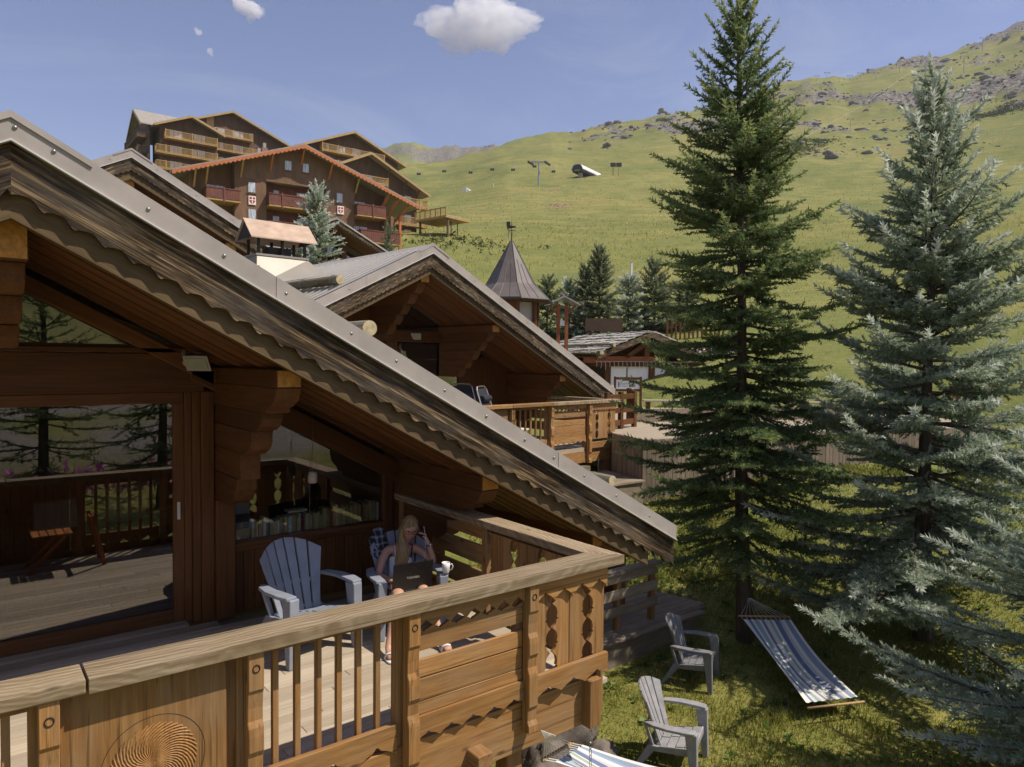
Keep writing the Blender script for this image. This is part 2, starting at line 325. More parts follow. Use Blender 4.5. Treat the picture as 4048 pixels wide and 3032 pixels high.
def hill_material():
    m, n, b = newmat('alpine_meadow'); g = N(n, 'NewGeometry'); P = g.outputs['Position']
    big = noise(n, P, .022, 5, .65, .8); mid = noise(n, P, .16, 7, .75, .5); fin = noise(n, P, 1.6, 6, .7); vfin = noise(n, P, 9, 4, .7)
    grass = ramp(n, [(.36, (.07, .10, .028)), (.45, (.14, .165, .046)), (.52, (.215, .21, .065)), (.59, (.32, .26, .095)), (.7, (.37, .26, .11))], mix(n, .5, big, mid)).outputs[0]
    tuft = ramp(n, [(.32, (.07, .09, .026)), (.5, (.19, .195, .06)), (.7, (.36, .31, .13))], mix(n, .5, fin, vfin)).outputs[0]
    c = mix(n, .5, grass, tuft)
    # contour terracettes trodden into the slope, and bare earth scars
    wv = N(n, 'TexWave', wave_type='BANDS', bands_direction='Z'); wv.inputs['Scale'].default_value = .12; wv.inputs['Distortion'].default_value = 9; wv.inputs['Detail'].default_value = 4; wv.inputs['Detail Scale'].default_value = .35; n.links.new(P, wv.inputs['Vector'])
    ter = ramp(n, [(.0, (1, 1, 1)), (.16, (0, 0, 0))], wv.outputs['Fac']).outputs[0]; lenp = N(n, 'VectorMath', operation='LENGTH'); n.links.new(P, lenp.inputs[0]); fr_m = N(n, 'MapRange'); fr_m.inputs['From Min'].default_value = 60; fr_m.inputs['From Max'].default_value = 160; fr_m.inputs['To Max'].default_value = .4; n.links.new(lenp.outputs['Value'], fr_m.inputs[0])
    c = mix(n, mul(n, mul(n, ter, noise(n, P, .05, 3)), fr_m.outputs[0]), c, (.05, .06, .015))
    scar = ramp(n, [(.63, (0, 0, 0)), (.70, (1, 1, 1))], noise(n, P, .035, 6, .7, 1.2)).outputs[0]; c = mix(n, mul(n, mul(n, scar, fr_m.outputs[0]), 1.4), c, (.30, .22, .14))
    # dry earth and scree bands on the upper slope
    at = N(n, 'Attribute', attribute_name='rock'); rockn = noise(n, P, .5, 8, .75)
    rock = ramp(n, [(.34, (.02, .019, .02)), (.47, (.11, .098, .085)), (.58, (.27, .245, .21)), (.75, (.42, .385, .33))], rockn).outputs[0]
    md = N(n, 'Math', operation='MULTIPLY_ADD'); md.inputs[1].default_value = 1.4; md.inputs[2].default_value = -.55
    n.links.new(noise(n, P, .12, 6, .75), md.inputs[0]); sm = N(n, 'Math', operation='ADD'); n.links.new(md.outputs[0], sm.inputs[0]); n.links.new(at.outputs['Fac'], sm.inputs[1])
    rm = ramp(n, [(.62, (0, 0, 0)), (.8, (1, 1, 1))], sm.outputs[0]).outputs[0]
    c = mix(n, mul(n, rm, at.outputs['Fac']), c, rock)
    gr = N(n, 'Attribute', attribute_name='gravel'); c = mix(n, gr.outputs['Fac'], c, ramp(n, [(.3, (.14, .12, .105)), (.7, (.33, .29, .26))], vfin).outputs[0])
    # lawn close to the chalet is a mown, darker green with straw
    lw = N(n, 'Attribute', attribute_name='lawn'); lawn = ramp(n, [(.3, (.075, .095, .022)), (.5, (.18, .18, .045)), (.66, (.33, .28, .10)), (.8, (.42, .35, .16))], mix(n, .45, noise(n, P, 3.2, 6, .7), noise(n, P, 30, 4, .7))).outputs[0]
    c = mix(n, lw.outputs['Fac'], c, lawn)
    n.links.new(c, b.inputs['Base Color']); b.inputs['Roughness'].default_value = .95; b.inputs['Specular IOR Level'].default_value = .1
    bump(n, b, mix(n, .5, fin, vfin), .5, .12)
    return m
phis = np.concatenate([np.linspace(-.72, .72, 400), np.linspace(.72, 2*math.pi-.72, 130)[1:-1]])
rad = np.concatenate([np.linspace(.6, 26, 66), np.exp(np.linspace(math.log(26.5), math.log(1500), 230))])
PH, RR = np.meshgrid(phis, rad, indexing='ij'); BX = RR*np.cos(_a-PH); BY = RR*np.sin(_a-PH)
BZ = ground_z(BX.ravel(), BY.ravel()).reshape(BX.shape)
nr = len(rad); npz = len(phis)
i, j = np.meshgrid(np.arange(npz), np.arange(nr-1), indexing='ij'); i2 = (i+1) % npz
Fq = np.stack([i*nr+j, i*nr+j+1, i2*nr+j+1, i2*nr+j], -1).reshape(-1, 4)[:, ::1]
M_HILL = hill_material()
hill = meshobj('hillside', np.stack([BX, BY, BZ], -1).reshape(-1, 3), Fq, M_HILL, smooth=True); kind(hill, 'structure')
hill['label'] = 'sloping alpine meadow rising behind the chalets to a rocky ridge'
pxs = 2024+2812*np.tan(np.clip(np.where(PH > math.pi, PH-2*math.pi, PH), -1.15, 1.15))
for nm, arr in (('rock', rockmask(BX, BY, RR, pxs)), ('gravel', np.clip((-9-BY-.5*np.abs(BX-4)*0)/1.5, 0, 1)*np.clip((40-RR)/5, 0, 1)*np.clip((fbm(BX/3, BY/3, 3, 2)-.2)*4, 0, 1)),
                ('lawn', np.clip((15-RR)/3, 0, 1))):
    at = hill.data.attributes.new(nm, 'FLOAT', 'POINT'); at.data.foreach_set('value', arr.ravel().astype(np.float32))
# ------------------------------------------------------------------ clear mountain air
def haze_box():
    m, n, b = newmat('mountain_air'); n.nodes.remove(b); v = N(n, 'VolumePrincipled'); v.inputs['Color'].default_value = (.80, .86, .95, 1); v.inputs['Density'].default_value = .00015; v.inputs['Anisotropy'].default_value = .2
    n.links.new(v.outputs[0], n.nodes['Material Output'].inputs['Volume'])
    o = MB().box(-1530, 1530, -1530, 1530, float(BZ.min())-2, max(float(BZ.max())+25, 120)).build('haze', m); kind(o, 'stuff'); o['label'] = 'faint haze in the valley air'
haze_box()
# ------------------------------------------------------------------ gabled alpine roof with scalloped barge boards
def scallop(u0, u1, base, per, prof, sgn=1):
    """lower edge points from u0 to u1 (u increasing); base(u)=cusp line"""
    P = []; k = 0; u = u0
    while u < u1-1e-6:
        for fr, rise in prof:
            x = u+fr*per if sgn > 0 else u+(1-fr)*per
            P.append((x, rise))
        u += per
    P = sorted((x, r) for x, r in P if u0 <= x <= u1)
    P = [(u0, 0)]+[q for q in P if u0+1e-4 < q[0] < u1-1e-4]+[(u1, 0)]
    return [(x, base(x)+r) for x, r in P]
OGEE = [(0, 0), (.08, .014), (.2, .024), (.35, .034), (.5, .042), (.6, .045), (.68, .038), (.78, .021), (.9, .006)]
ROUND = [(i/8, .034*(abs(2*i/8-1))**2.2) for i in range(8)]
def gable_roof(par, T, s, uL, uR, depth, per=.16, prof=OGEE, seams=(), bolts=(), thick=.57, inner_end=None, fl=.155, bd=.475, vis_planks=8, plank_end=None, mats=None):
    al = math.atan(s); roof_r = W('barge', 'sr', -al); roof_l = W('barge', 'sl', al)
    zt = lambda u: -s*abs(u)
    for side, (ua, ub) in (('r', (0, uR)), ('l', (uL, 0))):
        cuts = [ua]+[c for c in seams if ua < c < ub]+[ub]
        for i in range(len(cuts)-1):
            c0, c1 = cuts[i], cuts[i+1]; pr = .004*(i % 2)
            m = MB(T); m.prism([(c0, zt(c0)), (c1, zt(c1)), (c1, zt(c1)-fl), (c0, zt(c0)-fl)], -.028-pr, .02); fo = m.build('flashing', M_METAL, par)
            m = MB(T); m.prism([(c0, zt(c0)-fl), (c1, zt(c1)-fl), (c1, zt(c1)-fl-.012), (c0, zt(c0)-fl-.012)], -.042-pr, .0); m.build('drip_edge', M_LIP, fo)
        base = lambda u: zt(u)-bd
        low = scallop(ua, ub, base, per, prof, 1 if side == 'r' else -1)
        m = MB(T); m.prism([(ua, zt(ua)-fl+.03), (ub, zt(ub)-fl+.03)]+low[::-1], .003, .043); m.build('barge_board', roof_r if side == 'r' else roof_l, par)
        e0, e1 = (ua, min(ub, inner_end or ub)) if side == 'r' else (ua, ub)
        m = MB(T); m.prism([(e0, zt(e0)-.3), (e1, zt(e1)-.3), (e1, zt(e1)-thick-.03), (e0, zt(e0)-thick-.03)], .05, .13); m.build('barge_rafter', W('rafter', 'sr', -al) if side == 'r' else W('rafter', 'sl', al), par)
        pe = plank_end or depth; v = .132; k = 0
        pl = (pe-.132)/vis_planks
        for k in range(vis_planks):
            v0 = .132+k*pl; dz = .012*((k*7) % 3)
            m = MB(T); m.prism([(e0, zt(e0)-thick+.02+dz*.3), (e1, zt(e1)-thick+.02+dz*.3), (e1, zt(e1)-thick-dz), (e0, zt(e0)-thick-dz)], v0, v0+pl-.006)
            m.build('soffit_plank', W('soffit', 'sr', -al) if side == 'r' else W('soffit', 'sl', al), par)
        us = ub-.42 if side == 'r' else ub
        m = MB(T); m.prism([(ua, zt(ua)-.01), (us, zt(us)-.01), (us, zt(us)-thick+.03), (ua, zt(ua)-thick+.03)], .135, depth); m.build('roof_slab', M_ROOFSHEET, par)
    m = MB(T); c = .34
    m.prism([(-c, zt(c)+.004), (0, .006), (c*1.2, zt(c*1.2)+.004), (c*1.2, zt(c*1.2)-.035), (0, -.035), (-c, zt(c)-.035)], -.04, depth); m.build('ridge_cap', M_METAL, par)
    for u in bolts:
        m = MB(T); m.dome((u, -.030, zt(u)-fl*.5), .0135, (0, -1, 0)); m.build('bolt', M_BOLT, par, smooth=True)
# ------------------------------------------------------------------ main chalet
chalet = thing('timber_chalet', 'near timber chalet with grey edged gable roof and covered terrace', 'chalet', (1.0, 7.0, -1.7))
T1 = frame((.274, 5.1, 3.875), 0); S1 = .535
gable_roof(chalet, T1, S1, -5.2, 6.055, 8.0, seams=(1.55, 3.02, 4.28), bolts=(.02, .21, .72, 1.19, 1.62, 2.13, 2.52, 2.98, 3.42, 3.86, 4.22, 4.62, 5.08, 5.6),
           inner_end=5.68, vis_planks=9, plank_end=1.9)
al = math.atan(S1)
def zroof(X): return 3.875-S1*abs(X-.274)
# purlins and their stacked corbels
CORB = [[(7, 2.235), (5.30, 2.235), (5.36, 2.13), (5.46, 2.085), (5.54, 2.07), (5.54, 2.03), (7, 2.03)],
        [(7, 2.028), (5.67, 2.028), (5.67, 1.97), (5.72, 1.91), (5.79, 1.875), (5.87, 1.862), (7, 1.862)],
        [(7, 1.86), (5.91, 1.86), (5.915, 1.77), (5.96, 1.7), (6.08, 1.645), (7, 1.645)],
        [(7, 1.643), (6.2, 1.643), (6.205, 1.52), (6.2, 1.41), (7, 1.41)],
        [(7, 1.408), (6.3, 1.408), (6.33, 1.3), (6.41, 1.2), (6.6, 1.14), (7, 1.14)]]
M_ENDG = plain('end_grain', (.48, .22, .045), .7, .35, 25, bmp=.4)
def purlin(par, x0, x1, y0, y1, z0, z1):
    b = MB().box(x0, x1, y0+.006, y1, z0, z1).build('purlin', W('wall', 'y'), par, .008)
    MB().box(x0+.008, x1-.008, y0, y0+.005, z0+.008, z1-.008).build('end_grain', M_ENDG, b)
for cx, dz, n in ((2.005, 0, 5), (3.915, -.985, 5)):
    hw = .097
    purlin(chalet, cx-hw, cx+hw, 5.3, 12.5, 2.236+dz, 2.376+dz)
    for k, poly in enumerate(CORB[:n]):
        h2 = hw-.004*(k % 2)-.008*(k > 0)
        MB().prism([(y, z+dz) for y, z in poly], cx-h2, cx+h2, 'x').build('corbel', W('wall', 'y'), chalet, .006)
purlin(chalet, 5.25, 5.40, 5.3, 12.5, .50, .665)
purlin(chalet, .14, .37, 5.3, 12.5, 3.05, 3.29)
for k, (ye, zb, zt_) in enumerate(((5.42, 2.86, 3.048), (5.7, 2.68, 2.858), (6.0, 2.52, 2.678))):
    MB().prism([(7, zt_), (ye, zt_), (ye+.02, zb+.07), (ye+.12, zb), (7, zb)], .15, .36, 'x').build('corbel', W('wall', 'y'), chalet, .006)
# front wall: lintel, posts, frames
MB().box(-3.2, 1.82, 6.93, 7.12, 2.15, 2.50).build('lintel', W('wall', 'x'), chalet, .01)
MB().box(-3.2, 1.80, 6.90, 7.0, 2.503, 2.545).build('ledge', W('wall', 'x'), chalet, .004)
for x0, x1, y0 in ((1.652, 1.715, 6.97), (1.718, 1.79, 6.955), (1.793, 1.906, 6.945)):
    MB().box(x0, x1, y0, 7.12, 0, 2.148).build('door_jamb', W('wall', 'z'), chalet, .005)
MB().box(1.909, 2.083, 6.88, 7.12, 0, 1.139).build('post', W('wall', 'z'), chalet, .012)
MB().box(3.682, 3.80, 6.95, 7.12, 0, 1.45).build('post', W('wall', 'z'), chalet, .008)
MB().box(3.803, 4.03, 6.97, 7.12, 0, 1.40).build('post', W('wall', 'z'), chalet, .008)
m = MB(); m.prism([(1.7, zroof(1.7)-.64), (4.2, zroof(4.2)-.64), (4.2, zroof(4.2)-.85), (1.7, zroof(1.7)-.85)], 6.9, 7.05); m.build('wall_plate', W('soffit', 'sr', -al), chalet, .006)
m = MB(); m.prism([(.36, zroof(.36)-.66), (1.9, zroof(1.9)-.66), (1.9, zroof(1.9)-.80), (.36, zroof(.36)-.80)], 6.9, 7.05); m.build('wall_plate', W('soffit', 'sr', -al), chalet, .006)
# sliding door
door = MB().box(1.558, 1.649, 6.975, 7.06, .03, 2.045).build('sliding_door', W('wall', 'z'), chalet, .004)
for nm, a in (('head', (-3.2, 1.645, 6.972, 7.06, 2.047, 2.146)), ('rail', (-3.2, 1.556, 6.975, 7.06, .03, .152))):
    MB().box(*a).build(nm, W('wall', 'x'), door, .004)
MB().box(-3.2, 1.557, 7.0, 7.008, .15, 2.05).build('pane', M_GLASS, door)
m = MB().box(1.588, 1.614, 6.962, 6.975, .98, 1.14); m.box(1.594, 1.608, 6.945, 6.962, 1.02, 1.1); m.build('handle', M_LIP, door, .003)
MB().box(-3.2, 1.66, 6.86, 7.0, -.005, .03).build('threshold', W('grey', 'x'), chalet, .004)
MB().box(-3.2, 1.9, 6.70, 6.857, -.005, .012).build('threshold', W('grey', 'x'), chalet, .004)
# upper triangular pane
m = MB(); m.prism([(-1.2, 2.53), (1.72, 2.53), (1.72, 2.42+.15), (.3, zroof(.3)-.76), (-1.2, zroof(-1.2)-.76)], 7.0, 7.008); tri = m.build('gable_window', M_GLASS, chalet)
MB().box(-3.2, 1.75, 6.99, 7.05, 2.545, 2.575).build('frame', W('wall', 'x'), tri)
# window over the boarded panel
m = MB(); m.prism([(2.083, .69), (3.68, .69), (3.68, zroof(3.68)-.7), (2.083, zroof(2.083)-.7)], 7.0, 7.006); win = m.build('window', M_GLASSW, chalet)
MB().box(2.084, 3.681, 6.94, 7.12, .645, .689).build('sill', W('wall', 'x'), win, .006)
MB().box(2.084, 3.681, 6.955, 6.998, .60, .643).build('apron', W('wall', 'x'), win, .004)
x = 2.085
while x < 3.67:
    wdt = .105; x1 = min(x+wdt, 3.68); MB().box(x, x1-.004, 6.985, 7.03, 0, .6).build('wall_plank', W('wall', 'z'), chalet, .004); x += wdt
# inside shell and flank wall, log courses on the right flank
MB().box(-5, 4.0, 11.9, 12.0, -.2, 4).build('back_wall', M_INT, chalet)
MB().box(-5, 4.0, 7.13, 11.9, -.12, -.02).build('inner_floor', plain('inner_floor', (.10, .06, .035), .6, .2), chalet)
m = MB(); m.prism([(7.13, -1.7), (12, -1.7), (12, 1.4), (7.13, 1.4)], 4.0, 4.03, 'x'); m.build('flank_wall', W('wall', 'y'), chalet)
for k in range(9):
    MB().box(4.031, 4.09, 6.9, 12, .02+k*.15, .165+k*.15).build('wall_log', W('wall', 'y'), chalet, .02)
MB().box(-5.1, -5, 5.4, 12, -1.7, 1.0).build('flank_wall', W('wall', 'y'), chalet)
MB().box(-5, -3.2, 6.95, 7.12, 0, 2.6).build('side_panel', W('wall', 'z'), chalet)
# ------------------------------------------------------------------ terrace floor
deckf = MB().box(-5, 3.95, 3.86, 6.98, -.09, -.04).build('deck_floor', W('grey', 'x'), None); kind(deckf, 'structure'); deckf['label'] = 'pale boarded terrace floor of the near chalet'
y = 3.83; k = 0; wd = .104
while y < 6.68:
    joints = [-5, -1.3+.9*((k*37) % 5)/5, 1.2+1.4*((k*53) % 7)/7, 3.98]
    for a, b_ in zip(joints[:-1], joints[1:]):
        MB().box(a, b_-.003, y, y+wd-.005, -.038, 0).build('deck_plank', W('deck', 'x'), deckf, .003)
    y += wd; k += 1
# ------------------------------------------------------------------ terrace railing (main chalet)
M_RING = plain('bolt_ring', (.02, .014, .01), .7, .2)
def ogee_edge(x0, x1, z, per, amp, flip=False):
    """pairs of ogee hollows with a sharp tip, as cut along alpine boards"""
    P = []; n = max(1, round((x1-x0)/per)); per = (x1-x0)/n
    for i in range(n):
        for fr, r in ((0, 0), (.1, .25), (.25, .55), (.4, .72), (.47, .95), (.5, 1.), (.53, .95), (.6, .72), (.75, .55), (.9, .25)):
            P.append((x0+(i+fr)*per, z+(amp*r if not flip else -amp*r)))
    P.append((x1, z)); return P
def wavy_post(par, T, x0, x1, yf, yb, z0, z1, hscale=1.):
    prof = [(0, 0), (.18, 0), (.2, .012), (.27, .02), (.33, .02), (.36, .004), (.4, 0), (.47, 0), (.5, .016), (.56, .02), (.6, .003), (.62, 0), (.82, 0), (.85, .018), (.92, .02), (.95, .002), (1, 0)]
    front = [(yf+d*hscale, z1-(z1-z0)*t) for t, d in prof]
    m = MB(T); m.prism(front+[(yb, z0), (yb, z1)], x0, x1, 'x'); p = m.build('post', W('rail', 'z'), par, .004)
    r = .018*hscale; xc = (x0+x1)/2; zc = z1-.09*hscale
    ring = [(xc+r*math.cos(a), yf-.001, zc+r*1.1*math.sin(a)) for a in np.linspace(0, 2*math.pi, 17)]
    m = MB(T); m.tube(ring, .0033*hscale, 5, False); m.build('peg', M_RING, p)
    return p
def rail_cap(par, T, x0, x1, y0, y1, z0, z1, ax='x', name='handrail', poly=None):
    m = MB(T)
    if poly: m.prism(poly, z0, z1, 'z')
    else: m.box(x0, x1, y0, y1, z0, z1)
    return m.build(name, W('cap', ax), par, .009, seg=2)
def fretboards(par, T, xs, yf, yb, z0, z1, k=1., flip=False, per=.15):
    """upright boards with a waisted cut between each pair; xs = board edges"""
    for i in range(len(xs)-1):
        a, b_ = xs[i]+.004, xs[i+1]-.004; cut = .05*k
        n = max(2, round((z1-z0)/(per*k))); h = (z1-z0)/n
        def edge(sign, x, up):
            P = []
            for q in range(n):
                for fr, r in ((0, .12), (.1, .42), (.2, .62), (.3, .68), (.36, 1.), (.42, .72), (.6, .82), (.8, .7), (.92, .4)):
                    P.append((x+sign*cut*r*(1 if fr not in (0,) else 1), z0+(q+fr)*h))
            P.append((x+sign*cut*.15, z1)); return P
        L = edge(1, a, True) if i % 2 == (1 if not flip else 0) else [(a, z0), (a, z1)]
        R = edge(-1, b_, True) if i % 2 == (0 if not flip else 1) else [(b_, z0), (b_, z1)]
        m = MB(T); m.prism(L+R[::-1], yf, yb); m.build('fret_board', W('rail', 'z'), par)
def slat_bay(par, T, x0, x1, yf, k=1., z=0):
    g = lambda v: z+v*k
    top = [(x0, g(.93)), (x1, g(.93))]+ogee_edge(x0, x1, g(.80), .125*k, .055*k)[::-1]
    m = MB(T); m.prism(top, yf-.01*k, yf+.016*k); m.build('fret_slat', W('rail', 'x'), par)
    low = ogee_edge(x0, x1, g(.80), .125*k, .03*k, True)
    m = MB(T); m.prism(low+[(x1, g(.655)), (x0, g(.655))], yf+.018*k, yf+.04*k); m.build('fret_slat', W('rail', 'x'), par)
    for a, b_ in ((.485, .598), (.335, .478), (.252, .331)):
        MB(T).box(x0, x1, yf+.018*k, yf+.04*k, g(a), g(b_)).build('slat', W('rail', 'x'), par, .004)
    low = [(x0, g(.25)), (x1, g(.25))]+ogee_edge(x0, x1, g(.10), .17*k, .045*k)[::-1]
    m = MB(T); m.prism(low, yf-.004*k, yf+.03*k); m.build('fret_slat', W('rail', 'x'), par)
def baluster_bay(par, T, x0, x1, yf, k=1., z=0, n=6):
    g = lambda v: z+v*k
    MB(T).box(x0, x1, yf+.05*k, yf+.09*k, g(.865), g(.93)).build('top_rail', W('rail', 'x'), par, .003)
    for i in range(n):
        xc = x0+(x1-x0)*(i+.85)/(n+.7)
        MB(T).box(xc-.017*k, xc+.017*k, yf+.075*k, yf+.11*k, g(.03), g(.925)).build('baluster', W('rail', 'z'), par, .003)
    low = [(x0, g(.24)), (x1, g(.24))]+ogee_edge(x0, x1, g(.045), .3*k, .09*k)[::-1]
    m = MB(T); m.prism(low, yf+.02*k, yf+.055*k); m.build('fret_slat', W('rail', 'x'), par, .003)
rail = thing('terrace_railing', 'carved tan timber railing along the near terrace with weathered handrail', 'railing', (2.0, 3.8, -.1))
YF = 3.755
m = MB(); m.box(-2.6, .452, 3.685, 3.90, .93, 1.0); m.build('handrail', W('cap', 'x'), rail, .009, seg=2)
rail_cap(rail, None, 0, 0, 0, 0, .928, .998, 'x', poly=[(.462, 3.68), (3.985, 3.68), (3.985, 3.685), (3.775, 3.90), (.462, 3.90)])
rail_cap(rail, None, 0, 0, 0, 0, .93, .998, 'y', poly=[(3.987, 3.69), (3.987, 6.9), (3.777, 6.9), (3.777, 3.903)])
for x0 in (-1.66, -.7, .27, 1.181, 2.133, 3.076):
    wavy_post(rail, None, x0, x0+.082, 3.70, 3.78, -.11 if x0 > 2.5 else -.2, .929)
    MB().box(x0-.03, x0+.045, 3.80, 3.875, -.2, .928).build('post', W('rail', 'z'), rail, .004)
baluster_bay(rail, None, -.61, .27, YF); baluster_bay(rail, None, -1.57, -.7, YF)
baluster_bay(rail, None, 1.264, 2.10, YF)
slat_bay(rail, None, 2.218, 3.07, YF)
# carved panel
pan = MB().box(.356, 1.092, 3.776, 3.81, .04, .928).build('carved_panel', W('rail', 'z'), rail, .003)
MB().box(1.095, 1.178, 3.83, 3.85, .04, .928).build('filler_board', W('rail', 'z'), rail)
mc = MB(); cx, cz = .75, .47; nb = 44
for i in range(nb):
    a0 = 2*math.pi*i/nb; P = []
    for t in np.linspace(0, 1, 9):
        r = .012+.185*t; a = a0+1.15*(1-t)**1.3+.55*math.sin(t*math.pi)*.5; P.append((cx+r*math.cos(a), cz+r*math.sin(a), t))
    L = []; R = []
    for q in range(9):
        x_, z_, t = P[q]; wd2 = (.0012+.0072*t)*(1 if q < 8 else .35); 
        x2, z2, _ = P[min(q+1, 8)]; x3, z3, _ = P[max(q-1, 0)]; d = Vector((x2-x3, z2-z3)).normalized()
        L.append((x_-d.y*wd2, z_+d.x*wd2)); R.append((x_+d.y*wd2, z_-d.x*wd2))
    V = [(p[0], 3.7755, p[1]) for p in L]+[(p[0], 3.7755, p[1]) for p in R]+[((L[q][0]+R[q][0])/2, 3.7755-.0065*min(1, .25+P[q][2]), (L[q][1]+R[q][1])/2) for q in range(9)]
    Fc = []
    for q in range(8): Fc += [(q, q+1, 18+q+1, 18+q), (18+q, 18+q+1, 9+q+1, 9+q)]
    mc.add(V, Fc)
mc.build('rosette_carving', W('rail', 'z'), pan)
m = MB(); ring = [(cx+.235*math.cos(a), 3.776, cz+.235*math.sin(a)) for a in np.linspace(0, 2*math.pi, 49)]; m.tube(ring, .0016, 4, False); m.build('carved_ring', M_RING, pan)
# fretwork bay at the corner
top = [(3.16, .93), (3.862, .93)]+ogee_edge(3.16, 3.862, .765, .175, .075)[::-1]
m = MB(); m.prism(top, 3.735, 3.762); m.build('fret_slat', W('rail', 'x'), rail)
fretboards(rail, None, [3.16, 3.335, 3.505, 3.69, 3.862], 3.768, 3.795, .2, .90, 1.25)
low = [(3.16, .265), (3.87, .265)]+ogee_edge(3.16, 3.87, .10, .24, .06)[::-1]
m = MB(); m.prism(low, 3.725, 3.76); m.build('fret_slat', W('rail', 'x'), rail, .003)
# return along the side
for y0 in (3.78, 5.2, 6.75):
    MB().box(3.80, 3.875, y0, y0+.08, -.2, .929).build('post', W('rail', 'z'), rail, .004)
Ts = lambda u, v, z: (3.885-v, 3.87+u, z)
m = MB(Ts); m.prism([(0, .93), (1.33, .93)]+ogee_edge(0, 1.33, .78, .17, .06)[::-1], .02, .045); m.build('fret_slat', W('rail', 'y'), rail)
fretboards(rail, Ts, [0, .19, .38, .57, .76, .95, 1.14, 1.33], .05, .075, .12, .9, 1.25)
for a, b_ in ((.80, .92), (.56, .74), (.30, .50), (.08, .26)):
    MB().box(3.835, 3.862, 5.285, 6.745, a, b_).build('slat', W('rail', 'y'), rail, .004)
# fascia, joists and stilts under the terrace
stilt = thing('terrace_substructure', 'timber fascia, joists and stilts carrying the near terrace', 'substructure', (2.0, 4.0, -1.7))
MB().box(-5, 3.80, 3.788, 3.822, -.26, .085).build('fascia', W('rail', 'x'), stilt, .004)
MB().box(3.90, 3.95, 3.87, 6.98, -.26, -.03).build('fascia', W('rail', 'y'), stilt, .004)
for xx in (-1.2, .3, 1.9, 2.62, 3.66):
    MB().box(xx, xx+.12, 3.66 if xx in (1.9, 2.62) else 3.83, 6.9, -.26 if xx < 3 else -.16, -.095 if xx < 3 else -.04).build('joist', W('rail', 'y'), stilt, .006)
for xx, yy in ((3.02, 3.87), (-.2, 3.9), (1.3, 3.9), (3.72, 6.7)):
    MB().box(xx, xx+.14, yy, yy+.14, -1.9, -.26).build('stilt', W('rail', 'z'), stilt, .008)
MB().box(3.66, 3.78, 3.70, 3.80, -.26, .10).build('bracket', W('rail', 'z'), stilt, .006)
